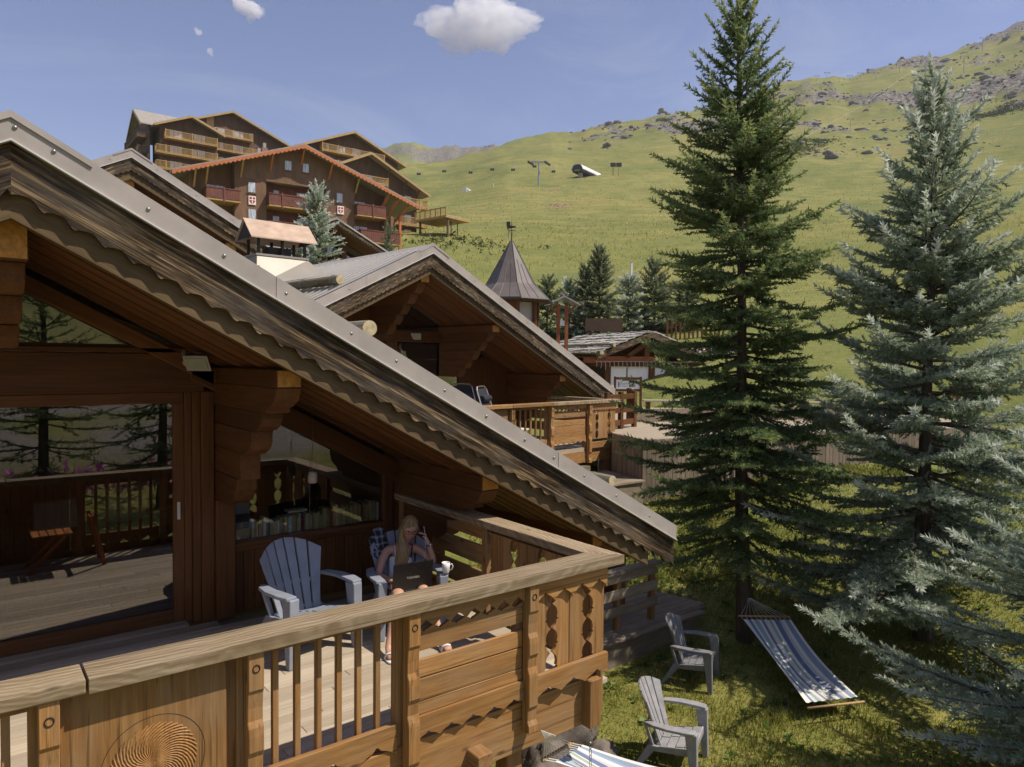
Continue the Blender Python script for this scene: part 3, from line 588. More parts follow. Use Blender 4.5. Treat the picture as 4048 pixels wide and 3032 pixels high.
# ------------------------------------------------------------------ resin slatted armchairs (local space, facing -y)
def armchair(name, label, mat, loc, face, group=None, sc_=1.):
    t = thing(name, label, 'chair', loc, group, math.atan2(face[1], face[0])+math.pi/2)
    def prt(m, n, bev=.006, smooth=False): o = m.build(n, mat, None, bev, smooth, seg=2); o.parent = t; return o
    hw = .29; bz = .25
    # fan back of six slats, rounded top
    def backpt(x, s):   # s along the back 0..1 -> y,z
        return (.05+.22*s, bz+.55*s)
    edges0 = np.linspace(-.185, .185, 7); edges1 = np.linspace(-.275, .275, 7)
    for i in range(6):
        L = []; R = []
        g = .0065
        for s in np.linspace(0, 1, 9):
            a = edges0[i]+(edges1[i]-edges0[i])*s+g; b_ = edges0[i+1]+(edges1[i+1]-edges0[i+1])*s-g
            L.append((a, s)); R.append((b_, s))
        topf = lambda x: 1.0-.19*(abs(x)/.275)**2.2
        V = []; Fc = []
        for q in range(9):
            for (x, s) in (L[q], R[q]):
                s2 = s*topf(x); y, z = backpt(x, s2); dy = .10*(x/.275)**2
                V.append((x, y-dy, z)); V.append((x, y-dy+.018, z-.008))
        for q in range(8):
            a = q*4; b_ = a+4
            Fc += [(a, a+2, b_+2, b_), (a+1, b_+1, b_+3, a+3), (a, b_, b_+1, a+1), (a+2, a+3, b_+3, b_+2)]
        Fc += [(0, 1, 3, 2), (32, 34, 35, 33)]
        prt(MB().add(V, Fc), 'back_slat', .003)
    for s, w2 in ((.40, .225), (.06, .2)):
        m = MB(); y, z = backpt(0, s); pts = [(x, y+.024-.10*(x/.275)**2, z-.01) for x in np.linspace(-w2, w2, 9)]
        m.tube(pts, .02, 6); prt(m, 'back_brace', 0)
    # seat slats
    for i in range(5):
        y0 = -.30+i*.088; z0 = .335-.016*i-.002*i*i
        for xa, xb in ((-.235, -.008), (.008, .235)):
            w_ = .93-.01*i
            m = MB(); m.hexa([(xa*w_, y0, z0-.02), (xb*w_, y0, z0-.02), (xb*w_, y0+.08, z0-.032), (xa*w_, y0+.08, z0-.032), (xa*w_, y0, z0), (xb*w_, y0, z0), (xb*w_, y0+.08, z0-.012), (xa*w_, y0+.08, z0-.012)])
            prt(m, 'seat_slat', .004)
    MB_ = MB()
    MB_.box(-.232, .232, -.318, -.298, .26, .335); prt(MB_, 'seat_apron', .006)
    for sx in (-1, 1):
        m = MB(); m.hexa([(sx*.222, -.31, .25), (sx*.242, -.31, .25), (sx*.21, .14, .2), (sx*.19, .14, .2), (sx*.222, -.31, .325), (sx*.242, -.31, .325), (sx*.21, .14, .25), (sx*.19, .14, .25)])
        prt(m, 'side_rail', .004)
        # arm: flat board curving outwards from back to front
        cl = [(sx*.235, .17, .50), (sx*.28, .08, .515), (sx*.305, -.06, .52), (sx*.30, -.22, .522), (sx*.285, -.33, .52)]
        wid = [.045, .075, .09, .1, .085]; V = []; Fc = []
        for (x, y, z), w_ in zip(cl, wid):
            V += [(x-w_/2, y, z), (x+w_/2, y, z), (x+w_/2, y, z-.028), (x-w_/2, y, z-.028)]
        for q in range(4):
            a = q*4; b_ = a+4
            for e in range(4): Fc.append((a+e, a+(e+1) % 4, b_+(e+1) % 4, b_+e))
        Fc += [(0, 3, 2, 1), (16, 17, 18, 19)]
        arm = prt(MB().add(V, Fc), 'armrest', .008)
        m = MB(); m.hexa([(sx*.285-.04, -.36, 0), (sx*.285+.03, -.36, 0), (sx*.285+.03, -.31, 0), (sx*.285-.04, -.31, 0),
                          (sx*.275-.035, -.345, .5), (sx*.275+.045, -.345, .5), (sx*.275+.045, -.23, .5), (sx*.275-.035, -.23, .5)])
        prt(m, 'leg', .008)
        m = MB(); m.hexa([(sx*.235-.025, .24, 0), (sx*.235+.025, .24, 0), (sx*.235+.025, .29, 0), (sx*.235-.025, .29, 0),
                          (sx*.20-.03, .03, .27), (sx*.20+.03, .03, .27), (sx*.20+.03, .13, .27), (sx*.20-.03, .13, .27)])
        prt(m, 'leg', .006)
        m = MB(); m.hexa([(sx*.20-.02, .07, .25), (sx*.20+.02, .07, .25), (sx*.20+.02, .10, .25), (sx*.20-.02, .10, .25), (sx*.24-.02, .14, .49), (sx*.24+.02, .14, .49), (sx*.24+.02, .175, .49), (sx*.24-.02, .175, .49)])
        prt(m, 'arm_support', .005)
    t.scale = (sc_, sc_, sc_)
    return t
M_BLUE = plain('blue_grey_resin', (.25, .275, .32), .5, .14, 7, 0, .35, .1)
M_GRES = plain('grey_resin', (.31, .305, .31), .55, .22, 9, 0, .3, .15)
armchair('slatted_armchair', 'empty blue-grey slatted armchair on the terrace under the window', M_BLUE, (2.32, 5.86, 0), (.18, -.98), 'slatted resin armchairs', 1.1)
armchair('slatted_armchair', 'blue-grey slatted armchair the woman sits in on the terrace', M_BLUE, (3.265, 5.79, 0), (-.23, -.97), 'slatted resin armchairs', 1.02)
G1 = (5.84, 4.76); G2 = (7.58, 5.86)
armchair('slatted_armchair', 'grey slatted armchair on the lawn, nearest the camera beside the boulders', M_GRES, (*G1, gz(*G1)-.01), (.45, -.89), 'slatted resin armchairs', 1.06)
armchair('slatted_armchair', 'grey slatted armchair on the lawn, farther back near the big tree trunk', plain('shaded_grey_resin', (.20, .20, .21), .55, .22, 9, 0, .3, .15), (*G2, gz(*G2)-.01), (.47, -.88), 'slatted resin armchairs', 1.04)  # darker copy of the grey resin: tree shade put into the colour
# ------------------------------------------------------------------ the woman
def skin_mat():
    m, n, b = newmat('skin'); f = noise(n, objvec(n), 14, 4); n.links.new(ramp(n, [(.3, (.47, .25, .165)), (.7, (.56, .32, .22))], f).outputs[0], b.inputs['Base Color'])
    b.inputs['Roughness'].default_value = .5; b.inputs['Subsurface Weight'].default_value = .08; b.inputs['Subsurface Radius'].default_value = (.02, .008, .005); return m
M_SKIN = skin_mat()
def skinned(name, V, E, R, mat, parent=None, root=0, lev=2):
    me = bpy.data.meshes.new(name); me.from_pydata(V, E, []); o = bpy.data.objects.new(name, me); COL.objects.link(o)
    o.modifiers.new('skin', 'SKIN').use_smooth_shade = True
    sv = me.skin_vertices[0].data if len(me.skin_vertices) else None
    if sv is None:
        me.attributes.new  # pragma: no cover
    for i, r in enumerate(R):
        sv[i].radius = r if hasattr(r, '__len__') else (r, r); sv[i].use_root = (i == root)
    s = o.modifiers.new('sub', 'SUBSURF'); s.levels = lev; s.render_levels = lev
    me.materials.append(mat)
    if parent is not None: adopt(o, parent)
    return o
def ensure_skin(me):
    pass
hd = Vector((3.365, 5.82, .855)); fd = Vector((-.33, -.90, -.28)).normalized()    # head centre, gaze
side = Vector((.96, -.28, 0)).normalized()                                          # towards her left (image right)
woman = thing('person', 'seated woman in white top and glasses with long fair hair, hand at her ear', 'person', (3.24, 5.7, 0))
def chain_builder():
    V = []; E = []; R = []
    def add(p, r, prev=None):
        V.append(tuple(p)); R.append(r); i = len(V)-1
        if prev is not None: E.append((prev, i))
        return i
    return V, E, R, add
V, E, R, add = chain_builder()
pel = add((3.245, 5.77, .36), (.125, .095))
bel = add((3.265, 5.84, .47), (.105, .085), pel); ch = add((3.30, 5.90, .585), (.118, .085), bel); cb = add((3.325, 5.925, .665), (.085, .06), ch)
nk = add((3.345, 5.91, .735), .043, cb); nk2 = add((3.357, 5.875, .775), .043, nk)
# head as a chain through skull
h1 = add(hd+Vector((0, .012, -.035)), (.062, .07), nk2); h2 = add(hd+Vector((.004, .02, .028)), (.073, .083), h1); h3 = add(hd+Vector((.006, .022, .082)), (.05, .06), h2)
LS = Vector((3.325, 5.925, .668))
arms = {}
for s, el, wr in ((1, Vector((3.555, 5.70, .535)), Vector((3.50, 5.735, .745))), (-1, Vector((3.05, 5.86, .47)), Vector((3.10, 5.63, .45)))):
    sh = add(LS+side*(.135*s)+Vector((0, 0, -.005)), (.05, .05), cb); u_ = add((LS+side*(.165*s)).lerp(el, .45), .04, sh); e_ = add(el, .034, u_); f_ = add(el.lerp(wr, .45), .033, e_); w_ = add(wr, .023, f_)
    arms[s] = (w_, wr, el)
# legs
for hip, kn, ft in (((3.335, 5.72, .36), (3.235, 5.36, .425), (3.25, 5.07, .075)), ((3.155, 5.72, .36), (2.985, 5.37, .42), (2.80, 5.2, .075))):
    hip, kn, ft = Vector(hip), Vector(kn), Vector(ft)
    a = add(hip, .085, pel); b_ = add(hip.lerp(kn, .5), .074, a); c = add(kn, .056, b_); d = add(kn.lerp(ft, .35), .05, c); e_ = add(kn.lerp(ft, .8), .034, d); f_ = add(ft, .03, e_)
    dr = Vector((0, -1, 0)).lerp(Vector((kn.x-hip.x, kn.y-hip.y, 0)).normalized(), .6).normalized()
    g_ = add(ft+dr*.06+Vector((0, 0, -.028)), (.034, .022), f_); add(ft+dr*.13+Vector((0, 0, -.042)), (.036, .014), g_)
# raised hand: palm and five fingers curling at the ear
wi, wr, el = arms[1]; pd = Vector((-.28, .05, .95)).normalized()
pm = add(wr+pd*.035, (.026, .015), wi); pk = add(wr+pd*.07+Vector((-.012, 0, 0)), (.03, .014), pm)
for k, (off, ln) in enumerate(((.026, .058), (.009, .068), (-.008, .064), (-.024, .05))):
    b0 = wr+pd*.072+Vector((-.008, off, 0)); q = pk
    d1 = (pd*.8+Vector((-.75, 0, 0))).normalized(); d2 = (pd*.1+Vector((-.95, 0, -.1))).normalized()
    q = add(b0, .0085, q); q = add(b0+d1*ln*.5, .008, q); add(b0+d1*ln*.5+d2*ln*.5, .0065, q)
q = add(wr+pd*.03+Vector((-.03, -.022, .012)), .0095, pm); add(wr+pd*.05+Vector((-.055, -.03, .02)), .008, q)
wi2, wr2, _ = arms[-1]; q = add(wr2+Vector((.03, -.06, .0)), (.03, .014), wi2)
for k in range(4):
    b0 = wr2+Vector((.012+.016*k, -.085, .005)); r0 = add(b0, .008, q); add(b0+Vector((.01, -.03, -.002)), .0075, r0)
add(wr2+Vector((.055, -.045, .0)), .009, q)
import bmesh
def make_skin(name, V, E, R, mat, root=0):
    bm = bmesh.new(); lay = bm.verts.layers.skin.verify()
    vs = [bm.verts.new(p) for p in V]
    for i, r in enumerate(R):
        vs[i][lay].radius = r if hasattr(r, '__len__') else (r, r); vs[i][lay].use_root = (i == root)
    for a, b_ in E: bm.edges.new((vs[a], vs[b_]))
    me = bpy.data.meshes.new(name); bm.to_mesh(me); bm.free()
    o = bpy.data.objects.new(name, me); COL.objects.link(o)
    sk = o.modifiers.new('skin', 'SKIN'); sk.use_smooth_shade = True; sk.branch_smoothing = .4
    s = o.modifiers.new('sub', 'SUBSURF'); s.levels = 2; s.render_levels = 2
    me.materials.append(mat); return o
body = make_skin('body', V, E, R, M_SKIN); adopt(body, woman)
# face: nose, eyes, mouth, ear
up_h = Vector((0, 0, 1))-fd*fd.z; up_h.normalize(); sd = fd.cross(up_h).normalized()*-1
if sd.dot(side) < 0: sd = -sd
fc = hd+fd*.072
def fp(x, y, z=0): return fc+sd*x+up_h*y+fd*z
m = MB(); m.add([fp(-.010, -.016), fp(.010, -.016), fp(.005, .02), fp(-.005, .02), fp(0, -.014, .022), fp(0, .018, .006)], [(0, 1, 4), (1, 2, 5, 4), (2, 3, 5), (3, 0, 4, 5)]); m.build('nose', M_SKIN, woman, smooth=True)
M_LIPS = plain('lips', (.45, .15, .13), .45, .05); M_EYE = plain('eye', (.05, .035, .03), .3, .1); M_HAIR = wood('hair', 'z', [(.25, (.14, .085, .03)), (.5, (.30, .205, .085)), (.75, (.46, .35, .17))], 2.2, .45, fine=120)
m = MB(); m.tube([fp(x, -.037-.002*abs(x)*40, .004-abs(x)*.3) for x in (-.021, -.01, 0, .01, .021)], [.002, .0045, .005, .0045, .002], 6); m.build('mouth', M_LIPS, woman, smooth=True)
for x in (-.03, .03):
    m = MB(); m.dome(fp(x, .019, -.007), .0085, fd, .4); m.build('eye', M_EYE, woman, smooth=True)
M_FRM = plain('spectacle_frame', (.09, .012, .016), .3, .1)
gl = None
for x in (-.031, .031):
    m = MB(); m.tube([fp(x+.026*math.cos(a)*(1+.12*abs(math.cos(a))), .017+.018*math.sin(a), .012-.25*abs(x+.026*math.cos(a))) for a in np.linspace(0, 2*math.pi, 17)], .0026, 5, False)
    if gl is None: m.tube([fp(-.008, .022, .012), fp(.008, .022, .012)], .0022, 5); gl = m.build('spectacles', M_FRM, woman, smooth=True)
    else:
        m.tube([fp(.06, .024, -.005), fp(.072, .02, -.085)], .002, 5); m.tube([fp(-.06, .024, -.005), fp(-.072, .02, -.085)], .002, 5); m.build('rim', M_FRM, gl, smooth=True)
# hair: skull cap and long locks falling over her right shoulder (image left)
def lump(c, rx, ry, rz, axes, n=14, k=8, cut=None, jit=0):
    X, Y, Z = axes; Vv = []; Ff = []
    for i in range(k+1):
        t = math.pi*i/k
        for j in range(n):
            p = 2*math.pi*j/n; q = 1+jit*random.uniform(-1, 1)
            Vv.append(c+X*(rx*q*math.sin(t)*math.cos(p))+Y*(ry*q*math.sin(t)*math.sin(p))+Z*(rz*q*math.cos(t)))
    for i in range(k):
        for j in range(n): Ff.append((i*n+j, (i+1)*n+j, (i+1)*n+(j+1) % n, i*n+(j+1) % n))
    return Vv, Ff
m = MB(); m.add(*lump(hd+fd*-.048+up_h*.030, .082, .082, .098, (sd, fd, up_h)));
hair = m.build('hair', M_HAIR, woman, smooth=True)
m = MB()
for k in range(34):
    t = k/33; x0 = -.078+.02*math.sin(k*2.1); start = hd+sd*(-.045-.03*t)+up_h*(.075-.05*t)+fd*(-.0-.05*t)
    s1 = hd+sd*(-.088-.010*math.sin(k))+up_h*(-.01)+fd*(.012-.07*t); s2 = hd+sd*(-.095+.03*math.sin(k*1.7))+Vector((0, -.03-.02*t, -.14))
    s3 = hd+sd*(-.115+.05*math.sin(k*1.3))+Vector((-.01, -.085+.02*math.cos(k), -.25)); s4 = hd+sd*(-.13+.06*math.sin(k*.9))+Vector((-.01, -.10+.03*math.cos(k*2.), -.33-.05*math.sin(k*1.1)))
    m.tube([start, s1, s2, s3, s4], [.010, .013, .013, .012, .003], 5)
for k in range(9):
    t = k/8; m.tube([hd+sd*(.03+.04*t)+up_h*(.08-.05*t)+fd*.02*(1-2*t), hd+sd*.078+up_h*.0+fd*(.01-.08*t), hd+sd*.065+up_h*-.07+fd*(-.05-.03*t)], [.009, .011, .004], 5)
m.build('locks', M_HAIR, hair, smooth=True)
# clothing
M_TOP = plain('white_jersey', (.66, .69, .76), .8, .05, 20); M_SHORT = plain('grey_shorts', (.10, .10, .11), .8, .3, 30)
V, E, R, add = chain_builder(); a = add((3.243, 5.765, .38), (.132, .102)); a = add((3.263, 5.835, .47), (.112, .092), a); a = add((3.296, 5.892, .57), (.122, .09), a); a = add((3.304, 5.90, .605), (.116, .086), a)
top_ = make_skin('tank_top', V, E, R, M_TOP); adopt(top_, woman)
for s in (-1, 1):
    m = MB(); m.tube([Vector((3.30, 5.83, .60))+side*(.07*s), LS+side*(.085*s)+Vector((0, -.04, .035)), LS+side*(.08*s)+Vector((0, .03, .03))], .007, 5); m.build('strap', M_TOP if s < 0 else M_BLACK, top_, smooth=True)
V, E, R, add = chain_builder(); p0 = add((3.245, 5.77, .355), (.135, .103))
for hip, kn in (((3.335, 5.71, .36), (3.235, 5.36, .425)), ((3.155, 5.71, .36), (2.985, 5.37, .42))):
    hip, kn = Vector(hip), Vector(kn); a = add(hip, .095, p0); add(hip.lerp(kn, .55), .084, a)
sh_ = make_skin('shorts', V, E, R, M_SHORT); adopt(sh_, woman)
m = MB(); wv = arms[1][1]+(arms[1][2]-arms[1][1])*.16
dwr = (arms[1][2]-arms[1][1]).normalized(); xx = dwr.orthogonal().normalized(); yy = dwr.cross(xx)
m.tube([wv+xx*.029*math.cos(a)+yy*.029*math.sin(a) for a in np.linspace(0, 2*math.pi, 15)], .006, 5, False); wat = m.build('wristwatch', plain('watch_strap', (.10, .03, .03), .6), woman, smooth=True)
m = MB(); m.dome(wv+Vector((.006, -.03, .004)), .017, (.1, -1, .1), .35, 12); m.build('watch_face', plain('watch_steel', (.6, .6, .6), .25, .05, 5, .8), wat, smooth=True)
for ft, kn, hip in (((3.25, 5.07), (3.235, 5.36), (3.335, 5.72)), ((2.80, 5.2), (2.985, 5.37), (3.155, 5.72))):
    dr = Vector((0, -1)).lerp(Vector((kn[0]-hip[0], kn[1]-hip[1])).normalized(), .6).normalized(); n2 = Vector((-dr.y, dr.x)); f0 = Vector(ft)
    poly = [tuple(f0+dr*(.065+.115*math.cos(a))+n2*(.044*math.sin(a)*(1+.12*math.cos(a)))) for a in np.linspace(0, 2*math.pi, 18, False)]
    m = MB(); m.prism(poly, .001, .018, 'z'); sdl = m.build('sandal', M_WHITE, woman, .003)
    m = MB(); c0 = f0+dr*.075; m.tube([(*(c0-n2*.045), .014), (*(c0-n2*.03), .055), (*(c0+dr*.02), .066), (*(c0+n2*.03), .055), (*(c0+n2*.045), .014)], .009, 5); m.build('strap', M_WHITE, sdl, smooth=True)
# phone with earphone lead, plaid shirt, laptop, mug
ph = MB(); pc = arms[1][1]+Vector((-.045, .012, .095)); ph.beam(pc+Vector((0, 0, -.06)), pc+Vector((-.01, 0, .055)), .011, .06, up=(0, 1, 0)); o = ph.build('phone', M_BLACK, None, .004); tag(o, 'dark phone held to the ear of the seated woman', 'phone')
m = MB(); m.tube([pc+Vector((-.008, -.03, .06)), pc+Vector((.0, -.045, -.03)), Vector((3.46, 5.70, .66)), Vector((3.45, 5.72, .58))], .0018, 4); o = m.build('earphone_lead', M_WHITE, None); tag(o, 'thin white earphone lead hanging from the hand of the woman', 'cable')
def plaid():
    m, n, b = newmat('plaid_flannel'); tc = N(n, 'TexCoord'); cols = []
    for ax in 'XZ':
        wv = N(n, 'TexWave', wave_type='BANDS', bands_direction=ax); wv.inputs['Scale'].default_value = 5; wv.inputs['Distortion'].default_value = .6; n.links.new(tc.outputs['Object'], wv.inputs[0]); cols.append(ramp(n, [(.45, (.012, .013, .024)), (.75, (.035, .038, .06)), (.95, (.26, .27, .3))], wv.outputs['Fac']).outputs[0])
    n.links.new(mix(n, .5, cols[0], cols[1]), b.inputs['Base Color']); b.inputs['Roughness'].default_value = .9; return m
m = MB(); c = Vector((3.15, 6.03, .68)); Vv, Ff = lump(c, .10, .05, .19, (Vector((1, .1, 0)), Vector((0, 1, .3)), Vector((0, .25, 1)).normalized()), 18, 14)
Vv = [p+Vector((.014*math.sin(p.z*60+p.x*30), .018*math.sin(p.x*70+p.z*25), 0)) for p in Vv]; m.add(Vv, Ff)
o = m.build('flannel_shirt', plaid(), None, smooth=True); tag(o, 'dark plaid flannel shirt hung over the backrest behind the woman', 'shirt')
lap = thing('laptop', 'open dark laptop on the lap of the seated woman', 'laptop', (3.14, 5.5, .44))
M_LAP = plain('laptop_lid', (.022, .018, .017), .22, .15, 4, .3, .6)
la = Vector((2.975, 5.465, .43)); lb = Vector((3.325, 5.375, .445)); ex = (lb-la).normalized(); ez = Vector((.0, -.12, .99)).normalized(); ey = ez.cross(ex)*-1
m = MB(); q = [la, lb, lb+ez*.25, la+ez*.25]; nrm = ex.cross(ez).normalized()
m.hexa([q[0], q[1], q[1]-nrm*.009, q[0]-nrm*.009, q[3], q[2], q[2]-nrm*.009, q[3]-nrm*.009]); m.build('lid', M_LAP, lap, .005, seg=2)
ft_ = nrm if nrm.y < 0 else -nrm
m = MB(); m.hexa([la, lb, lb+Vector((.05, .22, .0)), la+Vector((.05, .22, .0)), la+Vector((0, 0, -.022)), lb+Vector((0, 0, -.022)), lb+Vector((.05, .22, -.022)), la+Vector((.05, .22, -.022))]); m.build('keyboard_base', M_BLACK, lap, .003)
M4 = Matrix((ex.to_4d(), ez.to_4d(), ft_.to_4d(), (0, 0, 0, 1))); M4 = Matrix.Identity(4)
for r in range(3):
    M4[r][0] = ex[r]; M4[r][1] = ez[r]; M4[r][2] = ft_[r]; M4[r][3] = ((la+lb)/2+ez*.115+ft_*.0095)[r]
text('TOSHIBA', .029, plain('silver_print', (.62, .58, .5), .3, .05, 5, .3), lap, M4)
mug = thing('mug', 'white coffee mug standing on the armrest beside the woman', 'mug', (3.49, 5.40, .532))
m = MB(); m.lathe([(.028, 0), (.031, .005), (.036, .05), (.038, .092), (.035, .092), (.033, .05), (.028, .012)], (3.49, 5.40, .533), 18); m.build('cup', M_WHITE, mug, smooth=True)
m = MB(); m.tube([(3.518, 5.38, .60), (3.535, 5.37, .612), (3.543, 5.365, .59), (3.537, 5.368, .563), (3.52, 5.38, .556)], .005, 6); m.build('handle', M_WHITE, mug, smooth=True)
# ------------------------------------------------------------------ behind the window: books, box, lantern
BC = [(.52, .45, .24), (.44, .38, .19), (.6, .56, .42), (.36, .31, .15), (.62, .66, .72), (.30, .25, .13), (.22, .03, .03), (.08, .10, .09)]
BN = ['cream', 'buff', 'ivory', 'tan', 'pale blue', 'brown', 'dark red', 'dark green']
BM = [plain('book_'+n.replace(' ', '_'), c, .7, .15, 8) for n, c in zip(BN, BC)]
x = 2.29; k = 0
while x < 3.655:
    wd = random.choice((.018, .022, .026, .03, .036)); h = random.uniform(.135, .185) if x < 3.0 else random.uniform(.17, .225); ci = random.choice((0, 0, 1, 1, 3, 3, 2, 5, 4, 1, 0)) if k % 13 != 7 else random.choice((6, 7)); dy = random.uniform(0, .02)
    m = MB().box(x, x+wd-.002, 7.05+dy, 7.17+dy, .69, .69+h); o = m.build('book', BM[ci], None, .002)
    tag(o, '%s upright book behind the window, %s from the left' % (BN[ci], nth(k)), 'book', 'books on the window sill'); x += wd; k += 1
o = MB().box(2.66, 2.86, 7.06, 7.18, .885, .91).build('book', BM[2], None, .002); tag(o, 'ivory book lying flat on top of the upright books behind the window', 'book', 'books on the window sill')
ap = thing('stereo', 'grey box-shaped stereo behind the left end of the window', 'stereo', (2.18, 7.2, .69))
MB().box(2.09, 2.27, 7.06, 7.3, .69, .79).build('base_box', BM[1], ap, .004); MB().box(2.09, 2.27, 7.06, 7.3, .792, 1.06).build('cabinet', plain('stereo_grey', (.16, .17, .18), .5), ap, .006); MB().box(2.10, 2.26, 7.052, 7.06, .86, .94).build('display', M_BLACK, ap)
sh0 = MB().box(2.084, 3.68, 7.02, 7.34, .655, .688).build('shelf', W('wall', 'x'), win)
lan = thing('hanging_lantern', 'white pierced ceramic lantern hanging on a chain before the window', 'lantern', (2.775, 6.72, 1.235))
M_CER = plain('lantern_ceramic', (.6, .53, .46), .5, .08, 10)
m = MB(); m.lathe([(.036, 0), (.044, .006), (.046, .05), (.045, .085), (.036, .092), (.036, .105), (.041, .107), (.041, .1), (.03, .1)], (2.775, 6.72, 1.235), 20); pot = m.build('pot', M_CER, lan, smooth=True)
m = MB()
for r in range(4):
    for a in range(14):
        t = 2*math.pi*(a+.5*(r % 2))/14; m.dome((2.775+.0455*math.cos(t), 6.72+.0455*math.sin(t), 1.25+r*.018), .0034, (math.cos(t), math.sin(t), 0), .2, 6)
m.build('piercing', M_RING, pot)
ztop = zroof(2.775)-.6
for a in (0, 2.1, 4.2):
    m = MB(); m.tube([(2.775+.036*math.cos(a), 6.72+.036*math.sin(a), 1.335), (2.775, 6.72, 1.62), (2.775, 6.72, ztop)], .0016, 4); m.build('chain', M_BOLT, lan)
m = MB(); m.tube([(2.745, 6.72, 1.236), (2.745, 6.72, .93)], .0009, 4); m.build('string', M_BOLT, lan)
# two pillows seen dimly inside behind the sliding door
for i, (x0, lb_) in enumerate(((.72, 'grey pillow inside the room, left of the two behind the glass door'), (1.3, 'grey pillow inside the room, right of the two behind the glass door'))):
    m = MB(); Vv, Ff = lump(Vector((x0, 7.75, 1.0)), .20, .07, .16, (Vector((1, 0, 0)), Vector((0, 1, 0)), Vector((0, 0, 1))), 20, 12)
    Vv = [Vector((x0+max(-.17, min(.17, (p.x-x0)*1.3)), p.y, 1.0+max(-.13, min(.13, (p.z-1.0)*1.3)))) for p in Vv]; m.add(Vv, Ff); tag(m.build('pillow', plain('pillow_grey', (.3, .3, .33), .9), None, smooth=True), lb_, 'pillow', 'pillows inside')
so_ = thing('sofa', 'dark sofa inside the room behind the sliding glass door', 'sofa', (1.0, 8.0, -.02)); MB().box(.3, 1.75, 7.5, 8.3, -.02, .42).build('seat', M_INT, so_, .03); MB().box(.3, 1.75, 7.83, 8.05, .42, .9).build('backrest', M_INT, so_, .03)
# ------------------------------------------------------------------ floodlights
M_FL = plain('floodlight_casing', (.34, .31, .27), .5, .08); M_FLG = plain('floodlight_glass', (.30, .33, .24), .15, .1)
def floodlight(label, c, aim, sc_):
    t = thing('floodlight', label, 'floodlight', c, 'floodlights under the gables'); c = Vector(c); a = Vector(aim).normalized(); x = a.cross(Vector((0, 0, 1))).normalized(); y = x.cross(a)
    P = lambda u, v, w_: c+(x*u+y*v+a*w_)*sc_
    m = MB(); m.hexa([P(-.075, -.05, 0), P(.075, -.05, 0), P(.075, .05, 0), P(-.075, .05, 0), P(-.06, -.04, -.02), P(.06, -.04, -.02), P(.06, .04, -.02), P(-.06, .04, -.02)]); m.hexa([P(-.06, -.04, -.021), P(.06, -.04, -.021), P(.06, .04, -.021), P(-.06, .04, -.021), P(-.035, -.02, -.075), P(.035, -.02, -.075), P(.035, .02, -.075), P(-.035, .02, -.075)])
    m.build('casing', M_FL, t, .003)
    m = MB(); m.hexa([P(-.06, -.036, .0), P(.06, -.036, .0), P(.06, .036, .0), P(-.06, .036, .0), P(-.06, -.036, .004), P(.06, -.036, .004), P(.06, .036, .004), P(-.06, .036, .004)]); m.build('lens', M_FLG, t)
    m = MB(); m.beam(P(.085, 0, -.03), P(.13, .02, -.10), .015*sc_, .02*sc_); m.beam(P(.078, -.02, -.02), P(.09, .0, -.03), .01*sc_, .03*sc_); m.build('bracket', M_FL, t)
floodlight('grey floodlight under the near gable at the end of the lintel', (1.67, 6.6, 2.41), (-.62, -.62, -.5), 1.55)
# ------------------------------------------------------------------ spruces
def shoot_template(nn, ln=.2, rad=.0, wid=.045, seed=1):
    """a twig of unit length along +x, clothed in nn needles (one triangle each)"""
    g = np.random.default_rng(seed); V = []; F_ = []
    for k in range(nn):
        t = (k+.5)/nn; a = k*2.39996; 
        e = math.radians(g.uniform(38, 62)) if t < .93 else math.radians(g.uniform(5, 30))
        d = np.array([math.cos(e), math.sin(e)*math.cos(a), math.sin(e)*math.sin(a)]); d[2] += .12; l = ln*g.uniform(.8, 1.15)*(1 if t < .9 else .9)
        s = np.cross(d, [g.normal(), g.normal(), g.normal()]); s /= np.linalg.norm(s)
        b0 = np.array([t, 0, 0]); n = len(V); V += [b0-s*wid/2, b0+s*wid/2, b0+d*l]; F_.append((n, n+1, n+2))
    n = len(V); r = .03
    V += [np.array([0, r, 0]), np.array([0, -r, 0]), np.array([1, 0, 0]), np.array([0, 0, r]), np.array([0, 0, -r])]; F_ += [(n, n+1, n+2), (n+3, n+4, n+2)]
    return np.array(V), np.array(F_)
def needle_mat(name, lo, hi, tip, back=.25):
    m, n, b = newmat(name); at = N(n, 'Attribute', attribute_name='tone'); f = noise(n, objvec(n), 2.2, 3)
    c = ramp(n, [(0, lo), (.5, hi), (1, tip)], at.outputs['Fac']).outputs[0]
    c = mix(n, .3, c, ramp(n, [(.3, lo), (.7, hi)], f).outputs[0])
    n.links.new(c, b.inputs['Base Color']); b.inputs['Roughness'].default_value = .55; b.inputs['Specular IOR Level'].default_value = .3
    tr = N(n, 'BsdfTranslucent'); n.links.new(c, tr.inputs[0]); x = N(n, 'MixShader'); x.inputs[0].default_value = back
    o = n.nodes['Material Output']; n.links.new(b.outputs[0], x.inputs[1]); n.links.new(tr.outputs[0], x.inputs[2]); n.links.new(x.outputs[0], o.inputs[0]); return m
M_GREEN = needle_mat('green_needles', (.065, .105, .04), (.16, .225, .085), (.36, .40, .14), .42)
M_BLUESP = needle_mat('blue_needles', (.09, .135, .055), (.37, .44, .31), (.74, .78, .68), .36)
M_FARSP = needle_mat('far_needles', (.05, .08, .035), (.14, .19, .105), (.32, .33, .18), .35)
M_BARK = wood('bark', 'z', [(.3, (.035, .026, .02)), (.5, (.10, .075, .055)), (.75, (.2, .16, .12))], 1.2, .95, bmp=1.0)
M_CONE = plain('cone_scales', (.42, .25, .10), .7, .3, 40)
def unit(v): return v/np.maximum(np.linalg.norm(v, axis=-1, keepdims=True), 1e-9)
